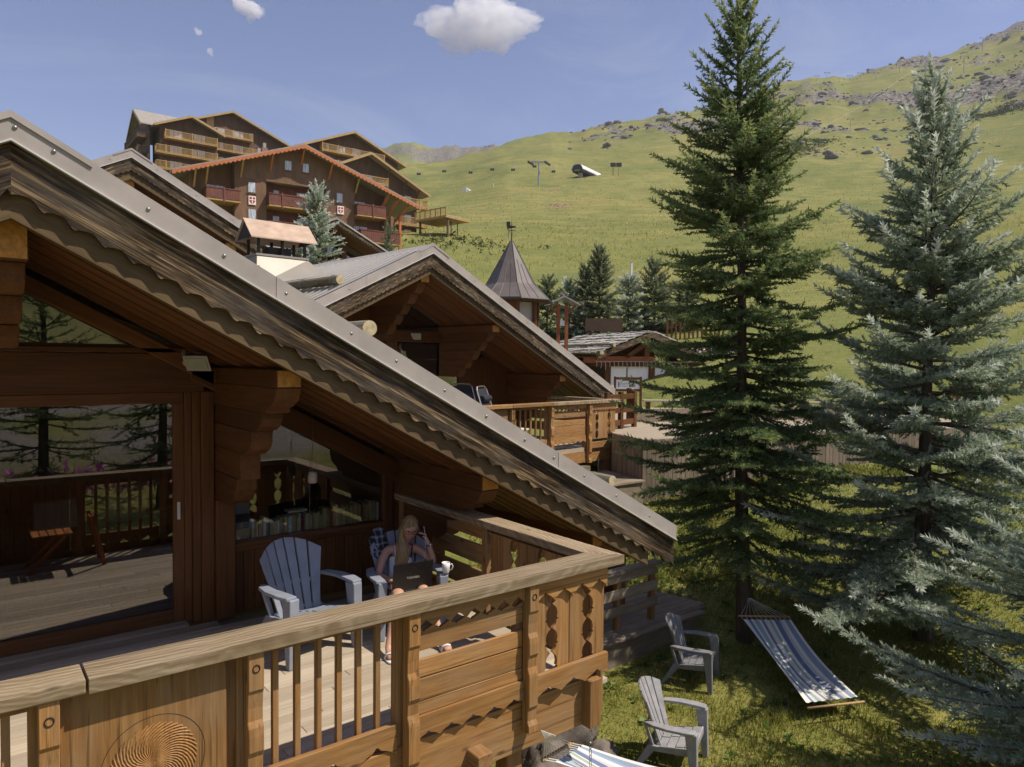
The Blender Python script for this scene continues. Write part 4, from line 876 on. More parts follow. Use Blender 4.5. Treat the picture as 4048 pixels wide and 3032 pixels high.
def spruce(name, label, base, top, width, mat, seed, z_first, whorl=.4, nb=6, shoot=.12, sp2=.075, sp3=.09, nn=22, nlen=.2, nwid=.045, trunk_r=.12, up_top=55, droop=-8, group=None, prof=1., cones=0, sector=None, bare=0, asym=None, fullness=1., lean=(0, 0)):
    g = np.random.default_rng(seed); bx, by, bz = base; Ht = top-bz
    t = thing(name, label, 'tree', base, group)
    def trunk_at(z): 
        f = (z-bz)/Ht; return np.array([bx+.02*math.sin(z*1.3+seed)+lean[0]*f, by+.02*math.cos(z*1.1+seed)+lean[1]*f, z]), trunk_r*(1-f)**.85+.008
    m = MB(); zs = np.linspace(bz-.3, top-.05, 16); m.tube([trunk_at(z)[0] for z in zs], [trunk_at(max(z, bz))[1]*(1.25 if k < 2 else 1) for k, z in enumerate(zs)], 10); m.build('trunk', M_BARK, t, smooth=True)
    P = []; D = []; U = []; S = []; TN = []; limbs = MB(); conepts = []
    def put(p, d, up, s, tone): P.append(p); D.append(d); U.append(up); S.append(s); TN.append(tone)
    z = z_first; wk = 0; br = []
    while z < top-.12:
        f = (z-z_first)/(top-z_first); n = nb if f < .85 else max(3, nb-2); a0 = g.uniform(0, 6.28)
        for k in range(n): br.append((z+g.normal()*.05*whorl/.4, a0+k*2*math.pi/n+g.normal()*.3, f, 1.))
        for k in range(int(n*.6*fullness)): br.append((z+whorl*g.uniform(.25, .75), g.uniform(0, 6.28), f, g.uniform(.35, .65)))
        z += whorl*(1-.35*f)*g.uniform(.62, 1.38); wk += 1
    for k in range(bare):
        zb = bz+g.uniform(.25, .95)*(z_first-bz); a = g.uniform(0, 6.28); L = g.uniform(.3, .8); c, r = trunk_at(zb); d = np.array([math.cos(a), math.sin(a), g.uniform(-.3, .1)]); limbs.tube([c, c+d*L*.5, c+d*L+np.array([0, 0, -.05])], [.012, .007, .002], 4)
    zax = np.array([0, 0, 1.])
    for zb, a, f, lf in br:
        if sector is not None:
            da = (a-sector[0]+math.pi) % (2*math.pi)-math.pi
            if abs(da) > sector[1]: continue
        fc_ = min(max(f, 0), 1); L = width*((1-fc_)**prof)*(.78+.22*min(1, f*6+.3))*lf*g.uniform(.68, 1.18)+.10
        if asym is not None: L *= 1+asym[1]*math.cos(a-asym[0])
        if f > .9: L *= 1.05
        el = math.radians(droop+(up_top-droop)*max(0, fc_)**1.9+g.normal()*9); h = np.array([math.cos(a), math.sin(a), 0]); sd_ = np.array([-math.sin(a), math.cos(a), 0])
        c, r = trunk_at(zb); cv = g.uniform(.05, .16)-.22*(1-fc_)*.35
        def bp(tt): return c+h*(L*tt*math.cos(el))+zax*(L*(math.sin(el)*tt+cv*(tt**2.2)-.10*(1-fc_)*math.sin(tt*math.pi)*.6))+sd_*(.03*L*math.sin(tt*3+a*3))
        pts = [bp(q) for q in np.linspace(0, 1, 7)]; r0 = .010+.010*L
        limbs.tube(pts, [r0*(1-.85*q) for q in np.linspace(0, 1, 7)], 5)
        ns = max(3, int(L*.9/sp2))
        for k in range(ns):
            tt = .14+.86*(k+.5)/ns if L > .4 else .05+.95*(k+.5)/ns; p0 = bp(tt); bd = unit(bp(min(1, tt+.03))-bp(tt-.03)); sgn = 1 if k % 2 else -1
            env = min(1, (1-tt)*1.25+.10)*min(1, tt*3.2); l2 = max(.45*shoot, min(.46*L, .6)*env*g.uniform(.7, 1.15))
            d2 = unit(bd*g.uniform(.75, 1.0)+sd_*sgn*g.uniform(.7, 1.0)+zax*g.uniform(-.20, .10)); 
            n3 = max(1, int(round(l2/shoot))); s3 = l2/n3
            tip = tt > .72
            for q in range(n3):
                pq = p0+d2*(q*s3)+zax*(-.10*l2*((q/max(1, n3))**2)); outer = (q+1)/n3
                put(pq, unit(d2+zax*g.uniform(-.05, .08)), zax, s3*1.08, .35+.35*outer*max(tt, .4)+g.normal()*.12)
                for e in range(max(1, int(s3/sp3+.3))):
                    for s4 in (-1, 1):
                        if g.random() < .12: continue
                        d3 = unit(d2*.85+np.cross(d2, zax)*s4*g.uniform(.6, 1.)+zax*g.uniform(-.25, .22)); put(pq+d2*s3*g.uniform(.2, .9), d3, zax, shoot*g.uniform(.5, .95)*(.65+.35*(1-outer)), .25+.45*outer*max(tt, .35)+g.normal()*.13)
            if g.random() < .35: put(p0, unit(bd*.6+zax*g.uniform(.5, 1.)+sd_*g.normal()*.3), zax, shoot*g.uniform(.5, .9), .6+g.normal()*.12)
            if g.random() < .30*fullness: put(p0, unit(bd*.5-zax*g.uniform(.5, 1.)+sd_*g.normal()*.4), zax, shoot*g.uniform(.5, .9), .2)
        nt_ = max(2, int(L*.5/shoot))
        for k in range(nt_):
            tt = 1-.5*(k+1)/nt_; put(bp(tt), unit(bp(min(1, tt+.05))-bp(tt-.02)), zax, shoot*1.15, .7)
        put(bp(.99), unit(bp(1)-bp(.93)), zax, shoot*1.5, .95)
        if cones and .62 < f < .93 and lf == 1 and g.random() < cones: conepts.append((bp(g.uniform(.55, .9))-zax*.02, g.uniform(.07, .11)))
    zl = top-.45
    while zl < top: c, _ = trunk_at(zl); put(c, zax*1., np.array([1., 0, 0]), .16, .8); zl += .11
    for k in range(6 if not sector else 0):
        a = g.uniform(0, 6.28); c, _ = trunk_at(top-.25-.04*k)
        for q in range(3):
            d = unit(np.array([math.cos(a)*.5, math.sin(a)*.5, 1.])); put(c+d*.12*q, d, np.array([1., 0, 0]), .13, .85)
    limbs.build('limbs', M_BARK, t)
    P = np.array(P); D = unit(np.array(D)); U = np.array(U); S = np.array(S)
    Yv = unit(np.cross(U, D)); Zv = np.cross(D, Yv); roll = g.uniform(0, 6.28, len(P)); cr, sr = np.cos(roll)[:, None], np.sin(roll)[:, None]
    Y2 = Yv*cr+Zv*sr*1; Z2 = Zv*cr-Yv*sr; nT = 4; tid = g.integers(0, nT, len(P)); off = 0; VV = []; FF = []; TT = []
    for k in range(nT):
        TV, TF = shoot_template(nn, nlen, 0, nwid, seed*10+k); sel = np.where(tid == k)[0]
        if not len(sel): continue
        Rm = np.stack([D[sel], Y2[sel], Z2[sel]], -1)                       # n,3,3
        vv = P[sel][:, None, :]+S[sel][:, None, None]*np.einsum('nij,kj->nki', Rm, TV)
        FF.append((TF[None]+(np.arange(len(sel))*len(TV))[:, None, None]).reshape(-1, 3)+off); VV.append(vv.reshape(-1, 3)); off += vv.shape[0]*vv.shape[1]
        TT.append(np.repeat(np.clip(np.array(TN)[sel], 0, 1), len(TV)))
    o = meshobj('crown', np.concatenate(VV), np.concatenate(FF), mat, t); at = o.data.attributes.new('tone', 'FLOAT', 'POINT'); at.data.foreach_set('value', np.concatenate(TT).astype(np.float32))
    o['kind'] = 'stuff'
    for p, l in conepts:
        m = MB(); m.tube([p, p+np.array([.005, 0, -l*.3]), p+np.array([.008, .004, -l*.75]), p+np.array([.008, .004, -l])], [.006, .014, .013, .004], 6); m.build('cone', M_CONE, t, smooth=True)
    return len(P)
TRI = 0
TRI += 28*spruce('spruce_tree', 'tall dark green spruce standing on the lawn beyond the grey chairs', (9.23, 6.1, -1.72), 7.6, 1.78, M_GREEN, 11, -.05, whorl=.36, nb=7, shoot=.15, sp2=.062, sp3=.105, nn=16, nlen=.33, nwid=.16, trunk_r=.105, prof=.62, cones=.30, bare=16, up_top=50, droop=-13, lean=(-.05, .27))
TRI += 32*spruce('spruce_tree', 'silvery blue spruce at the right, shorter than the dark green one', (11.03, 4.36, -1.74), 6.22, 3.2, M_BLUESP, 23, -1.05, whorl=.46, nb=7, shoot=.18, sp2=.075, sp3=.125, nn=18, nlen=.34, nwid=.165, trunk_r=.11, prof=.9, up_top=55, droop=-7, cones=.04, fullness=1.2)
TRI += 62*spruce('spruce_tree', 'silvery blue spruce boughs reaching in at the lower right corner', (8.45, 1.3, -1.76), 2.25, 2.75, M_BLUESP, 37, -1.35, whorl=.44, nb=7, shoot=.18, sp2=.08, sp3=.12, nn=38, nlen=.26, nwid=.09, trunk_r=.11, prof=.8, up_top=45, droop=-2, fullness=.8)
# small spruces by the hut and uphill
SM = [((21.3, 24.6), 6.05, .9, M_FARSP, 'small dark spruce right behind the pointed turret'), ((22.3, 24.2), 6.05, .75, M_BLUESP, 'small bluish spruce between the turret and the thin green one'),
      ((22.6, 23.5), 6.5, .6, M_FARSP, 'narrow yellowish cone-bearing spruce behind the hut'), ((23.1, 23.1), 7.35, .95, M_FARSP, 'tallest slim spruce behind the slab-roofed hut'),
      ((24.6, 22.7), 6.35, 1.1, M_BLUESP, 'bushy bluish spruce beside the white marker pole'), ((25.6, 22.0), 6.85, 1.4, M_FARSP, 'broad spruce behind the hut, just left of the tall tree'),
      ((27.0, 21.2), 6.1, 1.2, M_FARSP, 'low spruce showing through the boughs of the tall tree')]
for k, ((x, y), tp, wd, mt, lb) in enumerate(SM):
    z0 = gz(x, y); spruce('small_spruce', lb, (x, y, z0), tp, wd, mt, 50+k, z0+.25, whorl=.32, nb=7, shoot=.22, sp2=.115, sp3=.16, nn=10, nlen=.4, nwid=.24, trunk_r=.05, prof=.8, up_top=60, group='small spruces by the hut')
z0 = gz(12.1, 28.9); spruce('small_spruce', 'bushy silver-tipped spruce between the metal chimney and the hotel', (12.1, 28.9, z0), 9.55, 1.15, M_BLUESP, 71, max(z0, 5.2), whorl=.42, nb=7, shoot=.22, sp2=.12, sp3=.16, nn=10, nlen=.4, nwid=.24, trunk_r=.08, prof=.7)
z0 = gz(20.6, 38.3); spruce('small_spruce', 'spindly young spruce in front of the hotel balconies', (20.6, 38.3, z0), 10.4, .8, M_FARSP, 72, z0+.3, whorl=.5, nb=5, shoot=.26, sp2=.24, sp3=.3, nn=10, nlen=.3, nwid=.15, trunk_r=.06, prof=.9)
# two spruces behind the viewpoint, seen only mirrored in the door glass
for k, (x, y, lb) in enumerate(((1.75, -7.2, 'dark spruce mirrored at the left of the glass door'), (4.6, -7.8, 'dark spruce mirrored at the right of the glass door'))):
    z0 = gz(x, y); spruce('mirrored_spruce', lb, (x, y, z0), 5.5, 1.9, M_GREEN, 80+k, z0+.9, whorl=.5, nb=6, shoot=.22, sp2=.17, sp3=.2, nn=12, nlen=.3, nwid=.14, trunk_r=.14, prof=.7, group='spruces mirrored in the door')
# ------------------------------------------------------------------ lawn: blades, weeds, far tussocks, fireweed
def leaf_mat(name, stops, back=.3, sc_=1.5):
    m, n, b = newmat(name); at = N(n, 'Attribute', attribute_name='tone'); c = ramp(n, stops, at.outputs['Fac']).outputs[0]
    n.links.new(c, b.inputs['Base Color']); b.inputs['Roughness'].default_value = .7; b.inputs['Specular IOR Level'].default_value = .2
    tr = N(n, 'BsdfTranslucent'); n.links.new(c, tr.inputs[0]); x = N(n, 'MixShader'); x.inputs[0].default_value = back; o = n.nodes['Material Output']
    n.links.new(b.outputs[0], x.inputs[1]); n.links.new(tr.outputs[0], x.inputs[2]); n.links.new(x.outputs[0], o.inputs[0]); return m
M_GRASS = leaf_mat('grass_blades', [(0, (.09, .12, .022)), (.4, (.24, .25, .045)), (.75, (.42, .365, .10)), (1, (.56, .47, .21))], .42)
M_WEED = leaf_mat('broad_leaves', [(0, (.045, .085, .015)), (.6, (.11, .19, .03)), (1, (.24, .3, .11))])
M_PINK = leaf_mat('fireweed_flowers', [(0, (.30, .05, .22)), (1, (.62, .22, .5))])
def tonemesh(name, V, F_, tone, mat, label):
    o = meshobj(name, V, F_, mat); at = o.data.attributes.new('tone', 'FLOAT', 'POINT'); at.data.foreach_set('value', np.asarray(tone, np.float32)); kind(o, 'stuff'); o['label'] = label; o['category'] = 'plants'; return o
def blades(x, y, z, h, wd, g, lean=.6):
    n = len(x); a = g.uniform(0, 6.28, n); l = g.uniform(.1, lean, n)*h; b = a+g.normal(0, .5, n)+1.57; c = np.stack([x, y, z-.01], -1); s = np.stack([np.cos(b), np.sin(b), 0*b], -1)*wd[:, None]/2
    tip = c+np.stack([np.cos(a)*l, np.sin(a)*l, h], -1); V = np.stack([c-s, c+s, tip], 1).reshape(-1, 3); return V, np.arange(3*n).reshape(-1, 3)
g = np.random.default_rng(5)
def fan(n, d0, d1, p0, p1, pw=1.):
    D = (d0**pw+(d1**pw-d0**pw)*g.random(n))**(1/pw); ph = g.uniform(p0, p1, n); return D*np.cos(_a-ph), D*np.sin(_a-ph), D
x, y, D = fan(170000, 5.2, 19, -.06, .72, 1.5)
ok = ~((x < 4.1) & (y > 3.6)) & ~((x > 6.3) & (x < 9.25) & (y > 6.62) & (y < 8)); x, y, D = x[ok], y[ok], D[ok]
pt = fbm(x/.9, y/.9, 3, 77); dry = fbm(x/1.7, y/1.7, 3, 91); keep = g.random(len(x)) < .35+.9*pt; x, y, D, pt, dry = x[keep], y[keep], D[keep], pt[keep], dry[keep]
h = (.03+.075*pt**2*2)*g.uniform(.5, 1.5, len(x)); V, F_ = blades(x, y, ground_z(x, y), h, .005+.0008*D+g.random(len(x))*.004, g, .9)
tonemesh('lawn_grass', V, F_, np.repeat(np.clip(.15+.75*(dry-.25)+g.normal(0, .2, len(x)), 0, 1), 3), M_GRASS, 'patchy short grass of the lawn')
# broad-leaved weeds beyond the boardwalk and along the deck
WV = []; WF = []; WT = []; n0 = 0
spots = [(fan(1, 6, 20, -.02, .7)) for _ in range(230)]; cl = [(float(a[0][0]), float(a[1][0])) for a in spots]
cl += [(8.9+random.gauss(0, 1.2), 8.3+random.gauss(0, .9)) for _ in range(330)]+[(6.2+random.gauss(0, .5), 3.6+random.gauss(0, .35)) for _ in range(60)]
for cx, cy in cl:
    if (cx < 4.2 and cy > 3.6) or (6.3 < cx < 9.35 and 6.55 < cy < 7.8): continue
    cz = gz(cx, cy); 
    for k in range(random.randint(3, 7)):
        a = random.uniform(0, 6.28); L = random.uniform(.05, .13); e = random.uniform(.2, 1.1); wd = L*random.uniform(.22, .36); d = np.array([math.cos(a)*math.cos(e), math.sin(a)*math.cos(e), math.sin(e)]); s = np.array([-math.sin(a), math.cos(a), 0])*wd
        b = np.array([cx+random.uniform(-.04, .04), cy+random.uniform(-.04, .04), cz+.01]); WV += [b, b+d*L*.45+s, b+d*L*.45-s, b+d*L+np.array([0, 0, -.25*L])]; WF += [(n0, n0+1, n0+3), (n0, n0+3, n0+2)]; WT += [random.random()]*4; n0 += 4
tonemesh('broadleaf_weeds', WV, WF, WT, M_WEED, 'broad-leaved weeds growing in the grass')
x, y, D = fan(90000, 17, 420, -.62, .72, .45); h = g.uniform(.10, .32, len(x)); pt = fbm(x/5, y/5, 3, 44); keep = g.random(len(x)) < (pt-.25)*2.2*np.clip(1.25-D/340, 0, 1); x, y, D, h, pt = x[keep], y[keep], D[keep], h[keep], pt[keep]
def clear(x, y):
    u = (x-7.44)*math.cos(math.radians(6.9))+(y-12.06)*math.sin(math.radians(6.9)); v = -(x-7.44)*math.sin(math.radians(6.9))+(y-12.06)*math.cos(math.radians(6.9))
    r = np.hypot(x, y); b = _a-np.arctan2(y, x)
    return ((np.abs(u) < 6) & (v > -3) & (v < 9)) | ((b > .02) & (b < .62) & (r > 14.5) & (r < 30.5)) | ((x < 8) & (y < 30))
ok = ~clear(x, y); x, y, D, h, pt = x[ok], y[ok], D[ok], h[ok], pt[ok]
V, F_ = blades(x, y, ground_z(x, y), h*np.clip(D/60, .6, 1.5), .02+.0010*D, g, .8); tonemesh('meadow_tussocks', V, F_, np.repeat(np.clip(pt+.12+g.normal(0, .2, len(x)), .2, 1), 3), M_GRASS, 'long meadow grass on the slope')
FV = []; FT = []
def firepatch(cx, cy, n, sx, sy, hh):
    x = g.normal(cx, sx, n); y = g.normal(cy, sy, n); z = ground_z(x, y)+g.uniform(.3, 1, n)*hh; sz = hh*g.uniform(.08, .2, n)
    for k in range(n):
        c = np.array([x[k], y[k], z[k]]); q = g.normal(0, 1, (3, 3)); q = q/np.linalg.norm(q, axis=1, keepdims=True)*sz[k]; FV.extend(c+q); FT.extend([g.random()]*3)
def ground_at(px_, py_, r0=20, r1=700):
    d = _f+_r2*((px_-2024)/2812)-_u2*((py_-1516)/2812); best = None
    for q in np.linspace(r0, r1, 1400):
        p = Vector((0, 0, CAM_Z))+d*q
        if p.z <= float(ground_z(np.array([p.x]), np.array([p.y]), False)[0]): return p
    return Vector((0, 0, CAM_Z))+d*r1
for px_, py_, n, s, hh in ((2205, 820, 150, 2.2, 1.6), (2190, 770, 60, 1.6, 1.4), (2330, 703, 60, 3., 1.6), (3650, 820, 60, 2.5, 1.4), (3850, 560, 140, 10, 2.5), (3200, 610, 60, 6, 2.), (1885, 750, 25, 2., 1.4), (1760, 717, 25, 2., 1.4)):
    p = ground_at(px_, py_); firepatch(p.x, p.y, n, s, s, hh)
for cx, cy, n in ((19.6, 6.4, 10), (18.8, 6.6, 7), (1.2, -9.6, 240), (3.4, -9.6, 260), (5.5, -9.8, 160)): firepatch(cx, cy, n, .6 if cy > 0 else .9, .4, .45 if cy > 0 else 1.0)
tonemesh('fireweed', np.array(FV), np.arange(len(FV)).reshape(-1, 3), FT, M_PINK, 'pink flowering fireweed on the slope')
# ------------------------------------------------------------------ rocks and scree of the upper slope
def rockshape(seed, sub=1):
    bm = bmesh.new(); bmesh.ops.create_icosphere(bm, subdivisions=sub, radius=1); gg = np.random.default_rng(seed)
    pl = [(unit(gg.normal(size=3)), gg.uniform(.55, .9)) for _ in range(7)]
    for v in bm.verts:
        p = np.array(v.co)
        for nn_, d in pl:
            q = p@nn_
            if q > d: p = p-nn_*(q-d)
        v.co = p*gg.uniform(.93, 1.07)
    bm.verts.ensure_lookup_table(); V = np.array([v.co[:] for v in bm.verts]); F_ = np.array([[v.index for v in f.verts] for f in bm.faces]); bm.free(); return V, F_
M_ROCK = plain('grey_rock', (.15, .125, .105), .95, .5, 5, bmp=.9); M_FARROCK = plain('far_rock', (.17, .16, .155), .95, .6, .15)
x, y, D = fan(26000, 330, 820, .02, .66); px_ = 2024+2812*np.tan(_a-np.arctan2(y, x)); mk = np.maximum(rockmask(x, y, D, px_), np.clip((fbm(x/40, y/40, 4, 131)-.56)*8, 0, 1)*np.clip((px_-2200)/500, 0, .8)); keep = g.random(len(x)) < mk*.34; x, y = x[keep], y[keep]
zg = ground_z(x, y); RVs = []; RFs = []; off = 0; shp = [rockshape(s) for s in range(6)]
for k in range(len(x)):
    V, F_ = shp[k % 6]; s = g.choice([.5, .8, 1.2, 1.9, 3.2], p=[.45, .3, .15, .07, .03]); a = g.uniform(0, 6.28); c, s_ = math.cos(a), math.sin(a); Q = V*np.array([s*g.uniform(.8, 1.7), s, s*g.uniform(.45, .85)])
    RVs.append(np.stack([Q[:, 0]*c-Q[:, 1]*s_+x[k], Q[:, 0]*s_+Q[:, 1]*c+y[k], Q[:, 2]+zg[k]], -1)); RFs.append(F_+off); off += len(V)
o = meshobj('scree', np.concatenate(RVs), np.concatenate(RFs), M_FARROCK); kind(o, 'stuff'); o['label'] = 'grey boulders and scree strewn over the upper slope'
M_SHRUB = leaf_mat('shrub_leaves', [(0, (.02, .035, .008)), (1, (.09, .11, .025))]); SV = []; ST = []
for (px0, py0, px1, py1, n, sp) in ((2900, 660, 3250, 560, 900, 7), (3700, 470, 4048, 430, 700, 8), (1900, 990, 1720, 930, 110, 5)):
    A, B = ground_at(px0, py0), ground_at(px1, py1)
    for k in range(n):
        t = g.random(); cx = A.x+(B.x-A.x)*t+g.normal(0, sp*.8); cy = A.y+(B.y-A.y)*t+g.normal(0, sp*.8); hh = .35+.0026*math.hypot(cx, cy); c0 = np.array([cx, cy, float(ground_z(np.array([cx]), np.array([cy]))[0])+hh*.3])
        for q in range(7):
            c = c0+g.normal(0, hh*.45, 3)*np.array([1, 1, .5]); v = g.normal(0, 1, (3, 3)); v = v/np.linalg.norm(v, axis=1, keepdims=True)*hh*g.uniform(.25, .5); SV.extend(c+v); ST.extend([g.random()]*3)
tonemesh('low_shrubs', np.array(SV), np.arange(len(SV)).reshape(-1, 3), ST, M_SHRUB, 'low dark shrubs scattered on the slope')
# ------------------------------------------------------------------ garden: boulders, chain, boardwalk, fence, hammocks
BL = [((4.62, 5.35), .30, 'dark grey boulder under the terrace corner, leftmost and nearest the post'), ((5.1, 5.75), .44, 'large brownish boulder below the hanging chain'), ((5.55, 6.0), .34, 'rounded boulder behind the chain, right of the large one'),
      ((4.42, 5.0), .26, 'pale boulder at the foot of the terrace stilt'), ((4.75, 4.92), .22, 'small pale boulder among grass below the hammock cords'), ((5.2, 5.15), .20, 'low dark boulder in front of the large brownish one'), ((4.85, 5.95), .30, 'shaded boulder deep under the terrace edge')]
for k, ((x, y), r, lb) in enumerate(BL):
    V, F_ = rockshape(100+k, 4); V = V*(1+.16*(fbm(V[:, 0]*3+V[:, 2]*2+k, V[:, 1]*3-V[:, 2]*2, 4, k)-.5))[:, None]*np.array([r*1.25, r*.95, r])+np.array([x, y, gz(x, y)+r*.45]); o = meshobj('boulder', V, F_, M_ROCK, smooth=False); tag(o, lb, 'boulder', 'boulders under the terrace')
def chain(label, x, y, z0, z1, ln=.045, r=.0035):
    t = thing('rain_chain', label, 'chain', (x, y, z1), 'rain chains'); z = z0; k = 0
    while z > z1:
        ax = (1, 0) if k % 2 else (0, 1); m = MB(); m.tube([(x+ax[0]*.011*math.cos(a), y+ax[1]*.011*math.cos(a), z-ln*.6+ln*.62*math.sin(a)) for a in np.linspace(0, 2*math.pi, 11)], r, 4, False); m.build('link', M_BOLT, t); z -= ln; k += 1
chain('rusty chain hanging from the corner of the near terrace over the boulders', 3.72, 3.75, -.26, -1.15)
bw = MB().prism([(6.3, 6.62), (8.95, 6.75), (9.35, 7.1), (9.2, 7.75), (6.3, 7.75)], -1.75, -1.37, 'z').build('boardwalk', W('grey', 'x'), None); kind(bw, 'structure')
for k in range(9):
    y0 = 6.60+k*.128; MB().box(6.25, 9.33-.35*max(0, (6.9-y0))/.3*1. if k < 3 else 9.33-.03*k, y0, y0+.12, -1.368, -1.335).build('walk_plank', W('grey', 'x'), bw, .004)
lf = thing('low_fence', 'low weathered slatted fence beside the boardwalk, half under the eave', 'fence', (7.6, 6.9, -1.34))
def lowf(y, yo, zs, x0, x1, mat='grey'):
    for a, b_ in zs: MB().box(x0, x1, y, y+.03, a, b_).build('slat', W(mat, 'x'), lf, .004)
lowf(6.83, 0, ((-1.12, -.98), (-.88, -.74), (-.64, -.52)), 6.6, 8.12)
MB().box(6.55, 8.2, 6.80, 6.97, -.515, -.47).build('fence_cap', W('grey', 'x'), lf, .005)
lowf(7.5, 0, tuple((-1.2+.14*k, -1.09+.14*k) for k in range(5)), 6.7, 8.1, 'wall')
for xx, yy in ((8.02, 6.86), (7.3, 6.87), (6.62, 6.87), (8.02, 7.45), (6.7, 7.45)): MB().box(xx, xx+.085, yy, yy+.085, -1.38, -.52).build('post', W('rail', 'z'), lf, .004)
def stripes():
    m, n, b = newmat('striped_canvas'); at = N(n, 'Attribute', attribute_name='across'); r = N(n, 'ValToRGB'); r.color_ramp.interpolation = 'CONSTANT'; e = r.color_ramp.elements
    cols = [(.72, .70, .66), (.16, .22, .33), (.66, .64, .60), (.30, .40, .40), (.70, .68, .64), (.20, .20, .27), (.62, .62, .6), (.33, .38, .30), (.72, .7, .66), (.14, .18, .3), (.5, .5, .5), (.68, .66, .62), (.26, .33, .42), (.72, .7, .66)]
    while len(e) < len(cols): e.new(.5)
    for k, c in enumerate(cols): e[k].position = k/len(cols)+.013*((k*5) % 3); e[k].color = (*c, 1)
    n.links.new(at.outputs['Fac'], r.inputs[0]); n.links.new(r.outputs[0], b.inputs['Base Color']); b.inputs['Roughness'].default_value = .85; return m
M_STR = stripes(); M_BAR = plain('spreader_wood', (.42, .28, .14), .6, .15, 30)
def hammock(label, hook, a, b_, c, d, sag, ns=26, nl=24, knots=11):
    a, b_, c, d, hook = map(Vector, (a, b_, c, d, hook)); t = thing('hammock', label, 'hammock', ((a.x+b_.x+c.x+d.x)/4, (a.y+b_.y+c.y+d.y)/4, gz((a.x+d.x)/2, (a.y+d.y)/2)), 'striped hammocks')
    V = []; A = []
    for i in range(nl+1):
        u = i/nl
        for j in range(ns+1):
            w_ = j/ns; p = a.lerp(b_, w_).lerp(d.lerp(c, w_), u); ed = (2*w_-1)**2; p.z -= sag*math.sin(u*math.pi)*(1-.35*ed)+.10*(1-ed)*math.sin(u*math.pi); p.z += .006*math.sin(w_*46+u*3)
            pin = 1-.10*math.sin(u*math.pi); mid = a.lerp(b_, .5).lerp(d.lerp(c, .5), u); p.x = mid.x+(p.x-mid.x)*pin; p.y = mid.y+(p.y-mid.y)*pin; V.append(p[:]); A.append(w_)
    F_ = [(i*(ns+1)+j, i*(ns+1)+j+1, (i+1)*(ns+1)+j+1, (i+1)*(ns+1)+j) for i in range(nl) for j in range(ns)]
    o = meshobj('canvas', V, F_, M_STR, t, True); at = o.data.attributes.new('across', 'FLOAT', 'POINT'); at.data.foreach_set('value', np.array(A, np.float32))
    for p, q, inn in ((a, b_, d), (d, c, a)):
        out = ((p+q)/2-(inn+(c if inn is d else b_))/2).normalized(); e = (q-p)*.05; m = MB(); m.tube([p-e+out*.09, q+e+out*.09], .014, 8); m.build('spreader_bar', M_BAR, t, smooth=True)
    m = MB(); out = ((a+b_)/2-(c+d)/2).normalized()
    for k in range(knots):
        w_ = k/(knots-1); m.tube([a.lerp(b_, w_), a.lerp(b_, w_)+out*.09], .004, 4); m.tube([a.lerp(b_, w_)+out*.09, hook.lerp(a.lerp(b_, w_), .25), hook], .0026, 4)
    m.build('cord', plain('hammock_cord', (.66, .63, .58), .8), t)
hammock('striped hammock tied to the terrace post, cut off by the lower edge', (3.17, 3.68, -.10), (3.46, 3.85, -.50), (3.84, 3.96, -.55), (5.05, 2.95, -.75), (4.62, 2.78, -.75), .12)
hammock('striped hammock tied to the trunk of the dark green spruce', (9.2, 6.02, -1.0), (8.72, 5.78, -1.16), (9.24, 5.36, -1.16), (8.42, 4.0, -1.5), (7.78, 4.3, -1.5), .06)
# ------------------------------------------------------------------ folding table and chair at the left of the terrace
M_TEAK = wood('teak', 'z', [(.3, (.30, .10, .025)), (.7, (.55, .22, .07))], 1, .5)
ft = thing('folding_table', 'slatted folding table, mostly out of frame at the left of the terrace', 'table', (.1, 4.9, 0))
for k in range(6): MB().box(-.62+k*.105, -.53+k*.105, 4.75, 5.35, .66, .685).build('table_slat', M_TEAK, ft, .003)
for yy in (4.8, 5.3):
    for s in (-1, 1): m = MB(); m.beam((-.32+s*.33, yy, 0), (-.32-s*.25, yy, .655), .03, .035); m.build('leg', M_TEAK, ft)
fc2 = thing('folding_chair', 'orange-brown folding chair just behind the railing, only its legs visible', 'chair', (.9, 4.3, 0))
for s in (0, .36):
    m = MB(); m.beam((.62, 4.05+s, .0), (1.02, 4.08+s, .44), .03, .04); m.build('leg', M_TEAK, fc2)
    m = MB(); m.beam((1.375, 4.07+s, .0), (1.25, 4.10+s, .60), .03, .04); m.build('back_leg', M_TEAK, fc2)
for k in range(5): MB().box(.66+k*.08, .73+k*.08, 4.05, 4.5, .42, .438).build('seat_slat', M_TEAK, fc2, .003)
m = MB(); m.beam((1.25, 4.1, .52), (1.25, 4.5, .52), .02, .09); m.build('backrest', M_TEAK, fc2, .004)
# ------------------------------------------------------------------ second chalet (middle distance)
def log(par, name, a, b_, r, n=14):
    a, b_ = Vector(a), Vector(b_); m = MB(); m.tube([a, a.lerp(b_, .3)+Vector((0, 0, .01)), a.lerp(b_, .7), b_], [r*1.02, r, r*.97, r*.96], n); o = m.build(name, M_LOG, par, smooth=False)
    d = (a-b_).normalized(); m = MB(); m.dome(a+d*.002, r*.97, d, .03, n); m.build('cut_end', M_LOGEND, o); return o
M_LOG = wood('log', 'y', [(.3, (.10, .085, .05)), (.5, (.21, .19, .13)), (.75, (.36, .33, .24))], 1.2, .9, bmp=.8)
M_LOGEND = plain('log_end', (.46, .38, .22), .8, .35, 14, bmp=.3)
ch2 = thing('timber_chalet', 'second timber chalet with scalloped grey gable roof and its own balcony', 'chalet', (7.6, 13.5, 0))
D2 = 6.9; T2 = frame((7.44, 12.06, 4.74), D2); S2 = .497; a2 = math.atan(S2)
z2 = lambda u: -S2*abs(u)
